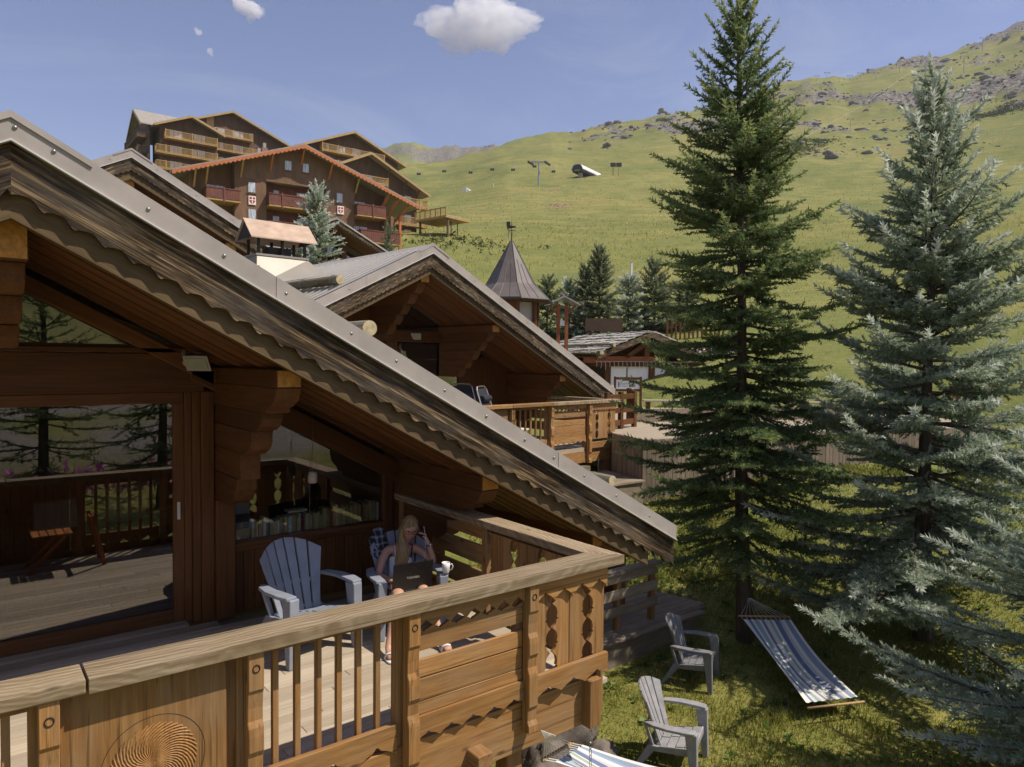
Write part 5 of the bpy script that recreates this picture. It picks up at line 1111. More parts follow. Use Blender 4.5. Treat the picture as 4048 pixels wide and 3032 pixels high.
gable_roof(ch2, T2, S2, -6.0, 5.98, 9.0, per=.1, prof=ROUND, seams=(-1.55,), bolts=(-.3, -1.1, -1.9, .35, 1.1, 1.9, 2.7, 3.5, 4.3, 5.1), thick=.55, fl=.17, bd=.47, vis_planks=8, plank_end=2.0)
# standing-seam sheets on the sunny left slope, ridge shadow profile, snow stops
k = 0; v = .1
while v < 9:
    m = MB(T2); m.prism([(-6.0, z2(6.0)+.002), (-.3, z2(.3)+.002), (-.3, z2(.3)+.032), (-6.0, z2(6.0)+.032)], v, v+.035); m.build('standing_seam', M_ROOFSHEET, ch2); v += .235; k += 1
for r_, u0 in ((0, -1.9), (1, -2.55)):
    for k in range(12):
        v0 = .4+k*.47+.2*r_; m = MB(T2); m.box(u0-.03, u0+.03, v0, v0+.05, z2(u0), z2(u0)+.06); m.build('snow_stop', M_LIP, ch2)
def W2(m, name, key, ax, bev=.006): return m.build(name, W(key, ax), ch2, bev)
for u, ve in ((-.05, .16), (1.9, .16), (4.13, .16), (-2.4, .16)):
    zc = z2(u)-.56; hw = .105
    m = MB(T2); m.box(u-hw, u+hw, ve+.006, 6, zc-.16, zc); p = m.build('purlin', W('wall', 'y'), ch2, .006)
    m = MB(T2); m.box(u-hw+.008, u+hw-.008, ve, ve+.005, zc-.15, zc-.008); m.build('end_grain', M_ENDG, p)
    for k in range(5):
        zt_ = zc-.162-k*.2; e = ve+.12+.24*k
        m = MB(T2); m.prism([(2.0, zt_), (e, zt_), (e+.02, zt_-.09), (e+.12, zt_-.196), (2.0, zt_-.196)], u-hw+.012, u+hw-.012, 'x'); m.build('corbel', W('wall', 'y'), ch2, .005)
VW = 2.0
def wall2(u0, u1, z0, z1, nm='wall_panel', dv=0, key='wall'):
    m = MB(T2); m.box(u0, u1, VW+dv, VW+dv+.12, z0, z1); return m.build(nm, W(key, 'z'), ch2, .006)
wall2(-5, -.62, -4.2, -1.9); wall2(.32, .62, -4.2, -1.7); wall2(2.42, 4.2, -4.2, -2.2)
m = MB(T2); m.box(-5, 2.2, VW-.05, VW+.1, -1.88, -1.62); m.build('lintel', W('wall', 'x'), ch2, .01)
m = MB(T2); m.prism([(-2.5, -1.6), (-.75, -1.6), (-.75, z2(.75)-.6), (-2.5, z2(2.5)-.6)], VW, VW+.1); m.build('gable_boards', W('wall', 'z'), ch2)
m = MB(T2); m.prism([(.35, -1.6), (2.4, -1.75), (.35, z2(.35)-.6)], VW+.03, VW+.04); m.build('gable_window', M_GLASS, ch2)
m = MB(T2); m.prism([(-.7, -1.6), (.3, -1.6), (.3, z2(.3)-.6), (0, -.6), (-.7, z2(.7)-.6)], VW, VW+.1); m.build('gable_boards', W('wall', 'z'), ch2)
dw = wall2(-.62, -.54, -4.2, -1.9, 'door_frame', -.03); m = MB(T2); m.box(-.54, .26, VW+.05, VW+.06, -4.2, -1.95); m.build('pane', M_GLASS, dw); m = MB(T2); m.box(.26, .32, VW-.03, VW+.09, -4.2, -1.9); m.build('jamb', W('wall', 'z'), dw)
m = MB(T2); m.box(-.98, -.66, VW-.012, VW-.004, -2.35, -1.98); m.build('notice', M_GREYP if 'M_GREYP' in globals() else M_FL, ch2)
wn = wall2(.62, .70, -4.1, -2.0, 'window_frame', -.01); m = MB(T2); m.prism([(.70, -3.6), (2.42, -3.6), (2.42, z2(2.42)-.75), (1.2, -1.9), (.70, -1.9)], VW+.04, VW+.05); m.build('pane', M_GLASS, wn)
wall2(.62, 2.42, -4.2, -3.6, 'window_apron', .01)
m = MB(T2); m.box(-5, 4.2, 7.9, 8, -4.3, -1); m.build('back_wall', M_INT, ch2); m = MB(T2); m.box(-5, 4.2, VW+.2, 8, -4.3, -4.25); m.build('inner_floor', M_INT, ch2)
m = MB(T2); m.box(4.1, 4.2, VW, 9, -5, -2.3); m.build('flank_wall', W('wall', 'y'), ch2); m = MB(T2); m.box(-5.1, -5, 0, 9, -5.2, -2.8); m.build('flank_wall', W('wall', 'y'), ch2)
floodlight('small grey floodlight under the gable of the second chalet', T2(1.05, 1.9, -1.75), (-.4, -.8, -.35), 1.55)
# balcony of the second chalet
RV = -1.25; ZB = -4.16; K2 = 1.03
bal = thing('balcony_railing', 'tan fretwork railing along the balcony of the second chalet', 'railing', T2(2.5, RV, -4.5))
Tb = lambda u, v, z: T2(u, RV-3.70*K2+v, ZB+z)
o3 = 3.70*K2
def b2box(u0, u1, v0, v1, z0, z1, nm, ax='x', key='rail'): m = MB(Tb); m.box(u0, u1, o3+v0, o3+v1, z0, z1); return m.build(nm, W(key, ax), bal, .006)
for u0, u1 in ((-2.5, 1.0), (1.005, 2.2), (2.205, 4.54)): b2box(u0, u1, -.03, .17, .95, 1.02, 'handrail', 'x', 'cap' if u0 > 2 else 'rail')
for u in (-1.5, -.25, 1.0, 2.17, 3.43): wavy_post(bal, Tb, u, u+.09, o3, o3+.08, -.36, .949, 1.1); b2box(u-.05, u+.03, .1, .18, -.35, .948, 'post', 'z')
baluster_bay(bal, Tb, 1.1, 2.12, o3+.055, K2); 
b2box(-2.4, .95, .06, .09, .0, .93, 'panel', 'x')
slat_bay(bal, Tb, 2.28, 3.36, o3+.055, K2)
m = MB(Tb); m.prism([(3.53, .95), (4.43, .95)]+scallop(3.53, 4.43, lambda u: .79, .09, ROUND)[::-1], o3+.03, o3+.055); m.build('fret_slat', W('rail', 'x'), bal)
fretboards(bal, Tb, [3.53, 3.76, 3.98, 4.2, 4.43], o3+.06, o3+.085, .15, .93, 1.3)
b2box(3.53, 4.45, .03, .065, -.05, .09, 'fret_slat')
for k in range(3): b2box(4.36, 4.40, .2, 3.2, .15+.28*k, .36+.28*k, 'slat', 'y')
b2box(4.28, 4.5, .172, 3.2, .95, 1.02, 'handrail', 'y', 'cap')
df2 = MB(Tb).box(-2.6, 4.4, o3+.1, o3+3.2, -.10, -.02).build('balcony_floor', W('deck', 'x'), None); kind(df2, 'structure')
MB(Tb).box(-2.6, 4.35, o3+.085, o3+.13, -.35, -.1).build('fascia', W('rail', 'x'), bal); MB(Tb).box(4.14, 4.3, o3+.12, o3+.26, -.9, -.1).build('stilt', W('rail', 'z'), bal)
# camp chairs, standing person behind the window, folding camp table
M_FAB = plain('black_mesh_fabric', (.022, .024, .028), .8, .2, 60); M_ALU = plain('aluminium_tube', (.5, .5, .52), .3, .05, 5, .8)
def campchair(label, u, v, rz):
    t = thing('camp_chair', label, 'chair', T2(u, v, ZB-.02), 'folding camp chairs', math.radians(D2)+rz); t.scale = (1.2, 1.2, 1.2)
    def pr(m, n, mt): o = m.build(n, mt, None); o.parent = t
    for s in (-1, 1):
        m = MB(); m.tube([(s*.27, .05, .42), (s*.27, .16, .75), (s*.25, .27, 1.08), (s*.2, .29, 1.13), (0, .295, 1.14)], .012, 6); pr(m, 'back_frame', M_ALU)
        m = MB(); m.tube([(s*.27, -.25, .0), (s*.27, .1, .42), (s*.27, .12, .62), (s*.27, -.2, .63), (s*.27, -.22, .42)], .011, 6); pr(m, 'leg', M_ALU)
        m = MB(); m.tube([(s*.27, .3, .0), (s*.27, -.22, .43)], .011, 6); pr(m, 'leg', M_ALU); m = MB(); m.box(s*.27-.02, s*.27+.02, -.2, .12, .635, .66); pr(m, 'armrest', M_BLACK)
    V = []; 
    for q in np.linspace(0, 1, 6): V += [(-.25, .05+.23*q, .42+.68*q), (.25, .05+.23*q, .42+.68*q)]
    m = MB(); m.add(V, [(2*i, 2*i+1, 2*i+3, 2*i+2) for i in range(5)]); o = m; pr(m, 'backrest', M_FAB)
    m = MB(); m.box(-.25, .25, -.22, .05, .415, .425); pr(m, 'seat', M_FAB); m = MB(); m.tube([(-.2, .2, .93), (.2, .2, .93)], .06, 8); pr(m, 'head_pillow', M_FAB)
campchair('black folding camp chair, left of two upright on the second chalet balcony', .35, .7, 0)
campchair('black folding camp chair, right of two upright on the second chalet balcony', 1.75, .85, -.1)
campchair('black camp chair right behind the balusters of the second balcony', 1.25, -.55, .5)
pe = thing('person', 'person in grey shirt and blue jeans bending behind the glass of the second chalet', 'person', T2(1.35, 2.5, -4.25))
V, E, R, add = chain_builder(); P2 = lambda u, v, z: T2(1.35+u, 2.5+v, -4.25+z)
pl_ = add(P2(0, 0, .86), (.16, .12)); b_ = add(P2(-.03, -.02, 1.05), (.15, .11), pl_); c_ = add(P2(-.1, -.06, 1.28), (.17, .12), b_); d_ = add(P2(-.16, -.1, 1.42), (.12, .09), c_); n_ = add(P2(-.2, -.13, 1.5), .05, d_); add(P2(-.24, -.16, 1.6), (.08, .09), n_); 
for s in (-1, 1):
    a_ = add(P2(-.14+s*.16, -.1, 1.38), .06, d_); e_ = add(P2(-.12+s*.3, -.12, 1.15), .045, a_); w_ = add(P2(-.1+s*.12, -.28, 1.08), .035, e_); add(P2(-.1+s*.05, -.3, 1.08), (.035, .02), w_)
    h_ = add(P2(s*.09, 0, .8), .10, pl_); k_ = add(P2(s*.1, -.02, .46), .07, h_); f_ = add(P2(s*.1, .02, .08), .05, k_); add(P2(s*.1, -.13, .04), (.045, .03), f_)
bd2 = make_skin('body', V, E, R, M_SKIN); adopt(bd2, pe)
V, E, R, add = chain_builder(); a_ = add(P2(-.02, -.01, .98), (.165, .125)); b_ = add(P2(-.1, -.06, 1.28), (.185, .135), a_); d_ = add(P2(-.155, -.098, 1.4), (.13, .1), b_)
for s in (-1, 1): q = add(P2(-.14+s*.16, -.1, 1.38), .075, d_); add(P2(-.12+s*.27, -.12, 1.2), .06, q)
st_ = make_skin('shirt', V, E, R, plain('grey_shirt', (.2, .2, .23), .9)); adopt(st_, pe)
V, E, R, add = chain_builder(); a_ = add(P2(0, 0, .88), (.175, .135))
for s in (-1, 1): q = add(P2(s*.09, 0, .8), .112, a_); q = add(P2(s*.1, -.02, .46), .085, q); add(P2(s*.1, .02, .12), .07, q)
je = make_skin('jeans', V, E, R, plain('denim', (.05, .075, .11), .9)); adopt(je, pe)
m = MB(); m.add(*lump(Vector(P2(-.24, -.14, 1.63)), .09, .1, .1, (Vector((1, 0, 0)), Vector((0, 1, 0)), Vector((0, 0, 1))))); m.build('hair', plain('dark_hair', (.03, .02, .015), .6), pe, smooth=True)
tb = thing('camp_table', 'small white-topped folding table among the camp chairs on the second balcony', 'table', T2(2.0, -.6, ZB-.02)); m = MB(T2); m.box(1.7, 2.05, -.75, -.3, ZB+.42, ZB+.45); m.build('table_top', M_WHITE, tb)
for u in (1.73, 2.02):
    for v in (-.72, -.33): m = MB(T2); m.tube([(u, v, ZB-.02), (u, v, ZB+.42)], .012, 6); m.build('leg', M_ALU, tb)
# snow-guard logs on the roofs, held in iron hoops
def guard_log(par, T, u, v0, v1, r, zt_, hoops):
    o = log(par, 'snow_guard_log', T(u, v0, zt_), T(u, v1, zt_), r)
    for v in hoops:
        m = MB(T); m.tube([(u+(r+.012)*math.cos(a), v, zt_+(r+.012)*math.sin(a)) for a in np.linspace(0, 2*math.pi, 13)], .009, 5, False); m.build('hoop', M_BOLT, o)
guard_log(ch2, T2, -1.95, .2, 5, .085, z2(1.95)+.12, (.4, 1.5)); guard_log(ch2, T2, 3.62, 1.9, 7, .1, z2(3.62)+.12, (2.2,))
guard_log(chalet, T1, 2.41, .22, 7, .066, -S1*2.41+.13, (.8, 3))
guard_log(chalet, T1, 5.24, .18, 7, .058, -S1*5.24+.115, (.8, 3))
# chimney on the second chalet's left slope
chm = thing('metal_chimney', 'sheet-metal chimney with rusty gabled hood on the second chalet roof', 'chimney', T2(-3.1, 1.9, -1.5))
Tc = frame((4.52, 12.55, 3.78), 4); M_RUST = plain('rusty_hood', (.46, .33, .24), .6, .22, 5); M_ZINC = plain('zinc_sheet', (.30, .275, .235), .5, .12, 2, .2)
def chim():
    m = MB(Tc); z0 = .6; m.prism([(-.12, .0), (0, 0)], 0, .1) if 0 else None
    L = .60
    m = MB(Tc); m.add([(-L, -.36, .72), (L, -.36, .72), (L, 0, 1.07), (-L, 0, 1.07), (-L, .36, .72), (L, .36, .72), (-L, -.36, .74), (L, -.36, .74), (L, 0, 1.09), (-L, 0, 1.09), (-L, .36, .74), (L, .36, .74)],
        [(0, 1, 2, 3), (3, 2, 5, 4), (6, 9, 8, 7), (9, 10, 11, 8), (0, 6, 7, 1), (4, 5, 11, 10), (0, 3, 9, 6), (3, 4, 10, 9), (1, 7, 8, 2), (2, 8, 11, 5)]); m.build('hood', M_RUST, chm)
    m = MB(Tc)
    for s in (-1, 1): m = MB(Tc); m.add([(s*(L-.03), -.33, .74), (s*(L-.03), .33, .74), (s*(L-.03), 0, 1.05), (s*(L-.05), -.33, .74), (s*(L-.05), .33, .74), (s*(L-.05), 0, 1.05)], [(0, 1, 2), (5, 4, 3), (0, 3, 4, 1), (1, 4, 5, 2), (2, 5, 3, 0)]); m.build('hood_end', M_DARKMET, chm)
    for u in (-.42, 0, .42):
        for v in (-.22, .22): m = MB(Tc); m.box(u-.02, u+.02, v-.02, v+.02, .46, .76); m.build('strut', M_DARKMET, chm)
    m = MB(Tc); m.hexa([(-.48, -.27, .44), (.48, -.27, .44), (.48, .27, .44), (-.48, .27, .44), (-.48, -.27, .475), (.48, -.27, .475), (.48, .27, .475), (-.48, .27, .475)]); m.build('rim', M_ZINC, chm)
    m = MB(Tc); m.hexa([(-.62, -.62, -.12), (.62, -.62, .16), (.62, .4, .16), (-.62, .4, -.12), (-.46, -.25, .44), (.46, -.25, .44), (.46, .25, .44), (-.46, .25, .44)]); m.build('skirt', M_ZINC, chm)
    m = MB(Tc); m.box(-.2, .2, -.15, .15, .4, .62); m.build('flue', M_DARKMET, chm)
chim()
# ------------------------------------------------------------------ chalets three and four (roofs behind)
ch3 = thing('timber_chalet', 'chalet gable roof behind the near chalet at the left', 'chalet', (3.0, 18.5, 0)); T3 = frame((2.99, 16.9, 6.86), 3)
gable_roof(ch3, T3, .53, -3.2, 3.8, 8, per=.1, prof=ROUND, bolts=(-.4, .5, 1.3, 2.1), thick=.6, fl=.18, bd=.46, vis_planks=6, plank_end=1.8)
m = MB(T3); m.box(-.14, .10, .16, 6, -.95, -.62); p = m.build('purlin', W('wall', 'y'), ch3); m = MB(T3); m.box(-.13, .09, .15, .155, -.93, -.63); m.build('end_grain', M_ENDG, p)
m = MB(T3); m.box(2.0, 2.25, .16, 6, -2.0, -1.72); p = m.build('purlin', W('wall', 'y'), ch3); m = MB(T3); m.box(2.01, 2.24, .15, .155, -1.98, -1.73); m.build('end_grain', M_ENDG, p)
m = MB(T3); m.prism([(-3, -6), (3.2, -6), (3.2, -2.4), (0, -.7), (-3, -2.4)], 1.8, 1.95); m.build('wall', W('wall', 'z'), ch3)
ch4 = thing('timber_chalet', 'distant glazed gable with braced timber frame between spruce and hotel', 'chalet', (14.6, 33, 3)); T4 = frame((14.46, 32.16, 9.23), 2)
gable_roof(ch4, T4, .47, -1.9, 4.2, 6, per=.14, prof=ROUND, thick=.35, fl=.07, bd=.30, vis_planks=4, plank_end=1.6)
m = MB(T4); m.box(-.1, .12, .12, 4, -.62, -.36); m.build('purlin', W('soffit', 'y'), ch4)
for a, b_ in (((-.05, 1.2, -3), (-.05, 1.2, -.5)), ((1.0, 1.2, -3), (1.0, 1.2, -.95)), ((0, 1.15, -2.6), (1.0, 1.15, -.9)), ((-1.4, 1.2, -3), (-1.4, 1.2, -.9))):
    m = MB(T4); m.beam(a, b_, .22, .22, up=(0, 1, 0)); m.build('timber_post', W('soffit', 'z'), ch4)
m = MB(T4); m.prism([(-1.8, -4), (3.6, -4), (3.6, -2.05), (0, -.4), (-1.8, -1.2)], 1.4, 1.42); m.build('glazing', M_GLASSW, ch4); m = MB(T4); m.box(-1.8, 3.6, 2.4, 2.6, -5, -.9); m.build('wall', M_INT, ch4)
# ------------------------------------------------------------------ turret with flared metal spire
tu = thing('turret', 'octagonal timber turret with a flared grey metal spire', 'turret', (14.85, 19.03, 2.0)); M_SPIRE = plain('spire_metal', (.13, .108, .098), .5, .2, 3, 0, .3); M_SEAM = plain('spire_seam', (.05, .045, .045), .5)
cx, cy = 14.85, 19.03
prof = [(.0, 6.5), (.05, 6.45), (.72, 5.0), (1.22, 4.52)]; prof = [(.045, 6.5), (.86, 5.02), (1.42, 4.5)]
ang0 = .35; n8 = 8
for k in range(n8):
    a0, a1 = ang0+2*math.pi*k/n8, ang0+2*math.pi*(k+1)/n8
    m = MB(); V = []; 
    for r, z in prof: V += [(cx+r*math.cos(a0), cy+r*math.sin(a0), z), (cx+r*math.cos(a1), cy+r*math.sin(a1), z)]
    m.add(V, [(0, 1, 3, 2), (2, 3, 5, 4)]); f_ = m.build('spire_face', M_SPIRE, tu)
    for fr in (0, .33, .66):
        def sp(z_i):
            (r, z) = prof[z_i]; p = Vector((cx+r*math.cos(a0), cy+r*math.sin(a0), z)); q = Vector((cx+r*math.cos(a1), cy+r*math.sin(a1), z)); return p.lerp(q, fr)
        st0 = sp(0) if fr == 0 else sp(0).lerp(sp(1), .45 if fr < .5 else .55); m = MB(); m.tube([st0, sp(1), sp(2)], .012, 4); m.build('seam', M_SEAM, f_)
m = MB(); ring = [(cx+1.42*math.cos(ang0+2*math.pi*k/n8), cy+1.42*math.sin(ang0+2*math.pi*k/n8), 4.47) for k in range(9)]; m.tube(ring, .05, 6, False); m.build('gutter', M_DARKMET, tu)
m = MB(); m.lathe([(1.3, 4.42), (1.3, 4.46), (.1, 4.48)], (cx, cy, 0), 8); m.build('soffit', W('soffit', 'x'), tu)
for k in range(n8):
    a = ang0+2*math.pi*k/n8; x_, y_ = cx+.92*math.cos(a), cy+.92*math.sin(a); m = MB(); m.tube([(x_, y_, 1.5), (x_, y_, 4.45)], .075, 6); m.build('post', W('soffit', 'z'), tu)
    a1 = ang0+2*math.pi*(k+1)/n8; m = MB(); p = Vector((cx+.86*math.cos(a), cy+.86*math.sin(a), 0)); q = Vector((cx+.86*math.cos(a1), cy+.86*math.sin(a1), 0)); m.hexa([p+Vector((0, 0, 1.5)), q+Vector((0, 0, 1.5)), q*1.002+Vector((.01, .01, 1.5)), p*1.002+Vector((.01, .01, 1.5)), p+Vector((0, 0, 4.4)), q+Vector((0, 0, 4.4)), q*1.002+Vector((.01, .01, 4.4)), p*1.002+Vector((.01, .01, 4.4))]); m.build('wall_panel', M_FL if k % 2 else W('wall', 'z'), tu)
wv_ = thing('weather_vane', 'thin black weather vane on the tip of the spire', 'weather vane', (cx, cy, 6.5))
m = MB(); m.lathe([(.055, 6.44), (.06, 6.47), (.02, 6.52), (.012, 7.05), (.002, 7.25)], (cx, cy, 0), 8); m.build('rod', M_DARKMET, wv_); m = MB(); m.lathe([(.002, 6.70), (.035, 6.735), (.002, 6.77)], (cx, cy, 0), 8); m.build('ball', M_DARKMET, wv_)
for d in ((1, 0), (0, 1)): m = MB(); m.tube([(cx-d[0]*.2, cy-d[1]*.2, 6.85), (cx+d[0]*.2, cy+d[1]*.2, 6.85)], .008, 4); m.build('compass_arm', M_DARKMET, wv_)
m = MB(); m.prism([(-.16, 6.9), (.16, 6.95), (.1, 7.0), (-.16, 7.02)], -.004, .004); m.v = [(cx+v[0]*.8, cy-v[0]*.6+v[1], v[2]) for v in m.v]; m.build('arrow', M_DARKMET, wv_)
# ------------------------------------------------------------------ slab-roofed hut on the lower terrace, terrace and its fences
AX = -30.; Th_ = frame((20.6, 18.2, .86), -14); Th = lambda u, v, z: Th_(u*1.16, v*1.15, z)          # u to the right of the view, v away
M_SLAB = [plain('stone_slab_%d' % k, c, .9, .3, 3, bmp=.4) for k, c in enumerate(((.36, .34, .30), (.29, .27, .25), (.42, .39, .33)))]
hut = thing('stone_roof_hut', 'low hut with stone slab roof, white blinds and a log side', 'hut', (20.6, 18.2, .86))
def hb(u0, u1, v0, v1, z0, z1, nm, mt, bev=0): m = MB(Th); m.box(u0, u1, v0, v1, z0, z1); return m.build(nm, mt, hut, bev)
M_RED = plain('red_timber', (.28, .085, .03), .7, .15); sH = .42; hu = 1.75
for k, (u0, u1) in enumerate(((-1.32, -.62), (-.56, .24), (.46, 1.0))): hb(u0, u1, .05, .1, 0, 1.42, 'blind', M_WHITE)
for u in (-1.45, .25, 1.02): hb(u, u+.2, -.02, .16, 0, 1.6, 'post', W('wall', 'z'))
hb(-1.9, 1.25, -.05, .2, 1.42, 1.62, 'beam', W('wall', 'x')); hb(-1.55, .55, -.12, .1, 1.63, 1.8, 'beam', M_RED); hb(-2.2, -1.3, -.1, .1, 1.55, 1.75, 'beam', M_RED)
hb(1.25, 3.3, .1, 2.2, 0, 1.55, 'log_wall', W('wall', 'x'))
for k in range(7): hb(1.26, 3.32, .06, .1, .02+k*.215, .22+k*.215, 'log', W('wall', 'x'), .02)
hb(1.2, 3.4, -.05, 2.3, 1.56, 1.63, 'coping', W('grey', 'x'))
hb(-1.5, 1.2, .2, 3.8, 0, 1.6, 'core', M_INT)
zs_ = lambda u: 2.72-sH*abs(u)
for s in (-1, 1):
    m = MB(Th); e = 2.05; m.prism([(0, 2.72), (s*e, zs_(e)), (s*e, zs_(e)-.2), (0, 2.5)], -.5, -.42); m.build('barge_board', W('barge', 'x'), hut)
    m = MB(Th); m.prism([(0, 2.66), (s*e, zs_(e)-.06), (s*e, zs_(e)-.12), (0, 2.6)], -.45, 3.9); m.build('roof_deck', W('wall', 'x'), hut)
    m = MB(Th); m.beam((s*.75, -.2, 1.82), (0, -.2, 2.35), .16, .16, up=(0, 1, 0)); m.build('truss_strut', W('wall', 'x'), hut)
m = MB(Th); m.box(-.09, .09, -.22, -.06, 1.8, 2.5); m.build('king_post', W('wall', 'z'), hut)
m = MB(Th); m.prism([(-1.5, 1.8), (1.5, 1.8), (0, 2.5)], .1, .12); m.build('gable_boards', W('wall', 'x'), hut)
slabs = []
for s in (-1, 1):
    for r in range(8):
        d0 = 2.15-r*.28; v = -.5
        while v < 3.9:
            wv2 = random.uniform(.26, .46); uo = d0+random.uniform(-.03, .06); ui = uo-.38; lift = .02+random.uniform(0, .02); th = random.uniform(.03, .05)
            m = MB(Th); P_ = []
            for zz in (0, th):
                for (uu, vv) in ((ui, v), (uo-random.uniform(0, .05), v+.01), (uo, v+wv2*.5), (uo-random.uniform(0, .05), v+wv2-.015), (ui, v+wv2-.015)): P_.append((s*uu, vv, zs_(abs(uu))+lift+zz+(.05 if uu > ui+.1 else 0)))
            m.add(P_, [(4, 3, 2, 1, 0), (5, 6, 7, 8, 9)]+[(q, (q+1) % 5, 5+(q+1) % 5, 5+q) for q in range(5)]); m.build('roof_slab', random.choice(M_SLAB), hut); v += wv2
log(hut, 'ridge_log', Th(-1.5, -.62, 2.2), Th(-1.5, 3.5, 2.2), .07)
o = log(hut, 'eave_log', Th(-2.0, -.7, 1.92), Th(-2.0, 3.2, 1.92), .08)
li = thing('icicle_lights', 'string of icicle lights along the beam of the hut', 'fairy lights', Th(-.3, -.14, 1.5))
m = MB(Th); m.tube([(-1.9, -.135, 1.615), (1.2, -.135, 1.6)], .007, 4); m.build('cable', M_WHITE, li)
for k in range(20): u = -1.85+k*.16; l = .2+.12*((k*7) % 3)/2; m = MB(Th); m.tube([(u, -.135, 1.61), (u+.015, -.14, 1.61-l*.5), (u, -.135, 1.61-l)], .006, 4); m.build('strand', M_WHITE, li)
m = MB(frame((21.6, 21.3, 3.5), AX)); m.box(-.8, .82, 0, .08, .25, .78); o = m.build('brown_panel', plain('brown_board', (.06, .035, .02), .8, .2), None); tag(o, 'plain dark brown board standing behind the ridge of the hut', 'board'); MB(frame((21.6, 21.3, 3.5), AX)).box(-.6, -.5, .08, .16, -1.6, .7).build('leg', W('wall', 'z'), o); MB(frame((21.6, 21.3, 3.5), AX)).box(.5, .6, .08, .16, -1.6, .7).build('leg', W('wall', 'z'), o)
# estate agency board
Tg = frame((17.87, 16.46, .86), -38.5); sg = thing('sign_board', 'framed white advertising sign with small photos in front of the hut', 'sign', (17.87, 16.46, .86))
for nm, a in (('post', (-.47, -.40, -.04, .04, -.05, 1.1)), ('post', (.40, .47, -.04, .04, -.05, 1.1)), ('frame_rail', (-.40, .40, -.035, .035, 1.0, 1.08)), ('frame_rail', (-.40, .40, -.035, .035, .60, .68))): m = MB(Tg); m.box(*a); m.build(nm, W('wall', 'z'), sg)
m = MB(Tg); m.box(-.40, .40, -.012, .0, .68, 1.0); m.build('panel', M_WHITE, sg); M_INK = plain('sign_blue', (.08, .22, .38), .5); M_PH = [plain('photo_%d' % k, c, .5, .6, 40) for k, c in enumerate(((.03, .06, .12), (.25, .2, .15), (.05, .09, .04)))]
ag = math.radians(-38.5); 
def tm(u, z): 
    p = Tg(u, -.016, z); M4 = Matrix.Identity(4); ex = Vector((math.cos(ag), math.sin(ag), 0)); nn_ = Vector((math.sin(ag), -math.cos(ag), 0))
    for r in range(3): M4[r][0] = ex[r]; M4[r][1] = (0, 0, 1)[r]; M4[r][2] = nn_[r]; M4[r][3] = p[r]
    return M4
text('LEGGETT', .085, M_INK, sg, tm(-.145, .855)); text('IMMOBILIER', .055, M_INK, sg, tm(-.145, .775))
m = MB(Tg); m.box(-.33, -.29, -.016, -.012, .74, .92); m.build('emblem', M_INK, sg)
for k in range(9):
    if k == 8: continue
    c, r = k % 5, k//5; m = MB(Tg); m.box(.04+c*.073, .1+c*.073, -.016, -.012, .87-r*.12, .96-r*.12); m.build('photo', M_PH[k % 3], sg)
# terrace slab, plank front, rails
TER = [(11.7, 11.2), (11.24, 9.92), (17.8, 8.05), (21.5, 6.9), (27.2, 13.0), (18.4, 20.2)]
te = MB().prism(TER, -.6, .80, 'z').build('hut_terrace', W('grey', 'x'), None); kind(te, 'structure')
m = MB(); m.prism([(p[0], p[1]) for p in TER], .803, .85, 'z'); m.build('terrace_boards', W('deck', 'x'), te)
pf = thing('plank_fence', 'weathered upright plank wall below the hut terrace behind the trees', 'fence', (14.5, 9.0, -.1)); cn = 0
for A, B in (((11.7, 11.2), (11.24, 9.92)), ((11.24, 9.92), (17.8, 8.05)), ((17.8, 8.05), (21.5, 6.9))):
    A, B = Vector(A), Vector(B); L = (B-A).length; d = (B-A)/L; nn_ = Vector((d.y, -d.x)); 
    if nn_.dot(-A) < 0: nn_ = -nn_
    n = int(L/.105)
    for k in range(n):
        p = A+d*(k*L/n); q = A+d*((k+1)*L/n-.008); zt2 = .84+random.uniform(-.006, .006); o_ = random.uniform(.02, .03); m = MB(); m.hexa([(*p, -.7), (*q, -.7), (*(q+nn_*o_), -.7), (*(p+nn_*o_), -.7), (*p, zt2), (*q, zt2), (*(q+nn_*o_), zt2), (*(p+nn_*o_), zt2)]); m.build('plank', W('grey', 'z'), pf); cn += 1
fr_ = thing('terrace_fence', 'brown three-rail fence on the hut terrace beside the second balcony', 'fence', (12.6, 11.2, .85))
def rails(A, B, zs, par, posts, mt='wall', th=.05):
    A, B = Vector(A), Vector(B)
    for z_ in zs: m = MB(); m.beam((*A, z_), (*B, z_), th, .13); m.build('rail', W(mt, 'x'), par, .006)
    for t in posts: p = A.lerp(B, t); m = MB(); m.box(p.x-.05, p.x+.05, p.y-.05, p.y+.05, .8, max(zs)+.12); m.build('post', W('wall', 'z'), par, .005)
rails((11.85, 11.6), (13.3, 12.0), (1.0, 1.3, 1.62), fr_, (.05, .5, .97)); rails((13.3, 12.0), (14.6, 13.4), (1.3, 1.62), fr_, (.55, 1.))
pb = thing('planter_board', 'long dark board with curved end edging the hut terrace', 'planter', (16, 12.3, .85)); Tp = frame((14.1, 12.9, .84), -22); m = MB(Tp)
m.prism([(0, 0), (0, .16), (.2, .2), (.28, .30), (.42, .36), (3.6, .36), (3.74, .30), (3.82, .2), (4.0, .16), (4.0, 0)], 0, .09); m.build('board', W('grey', 'x'), pb); m = MB(Tp); m.prism([(4.1, 0), (4.1, .16), (4.3, .2), (4.38, .30), (4.52, .36), (7.6, .36), (7.6, 0)], 0, .09); m.build('board', W('grey', 'x'), pb)
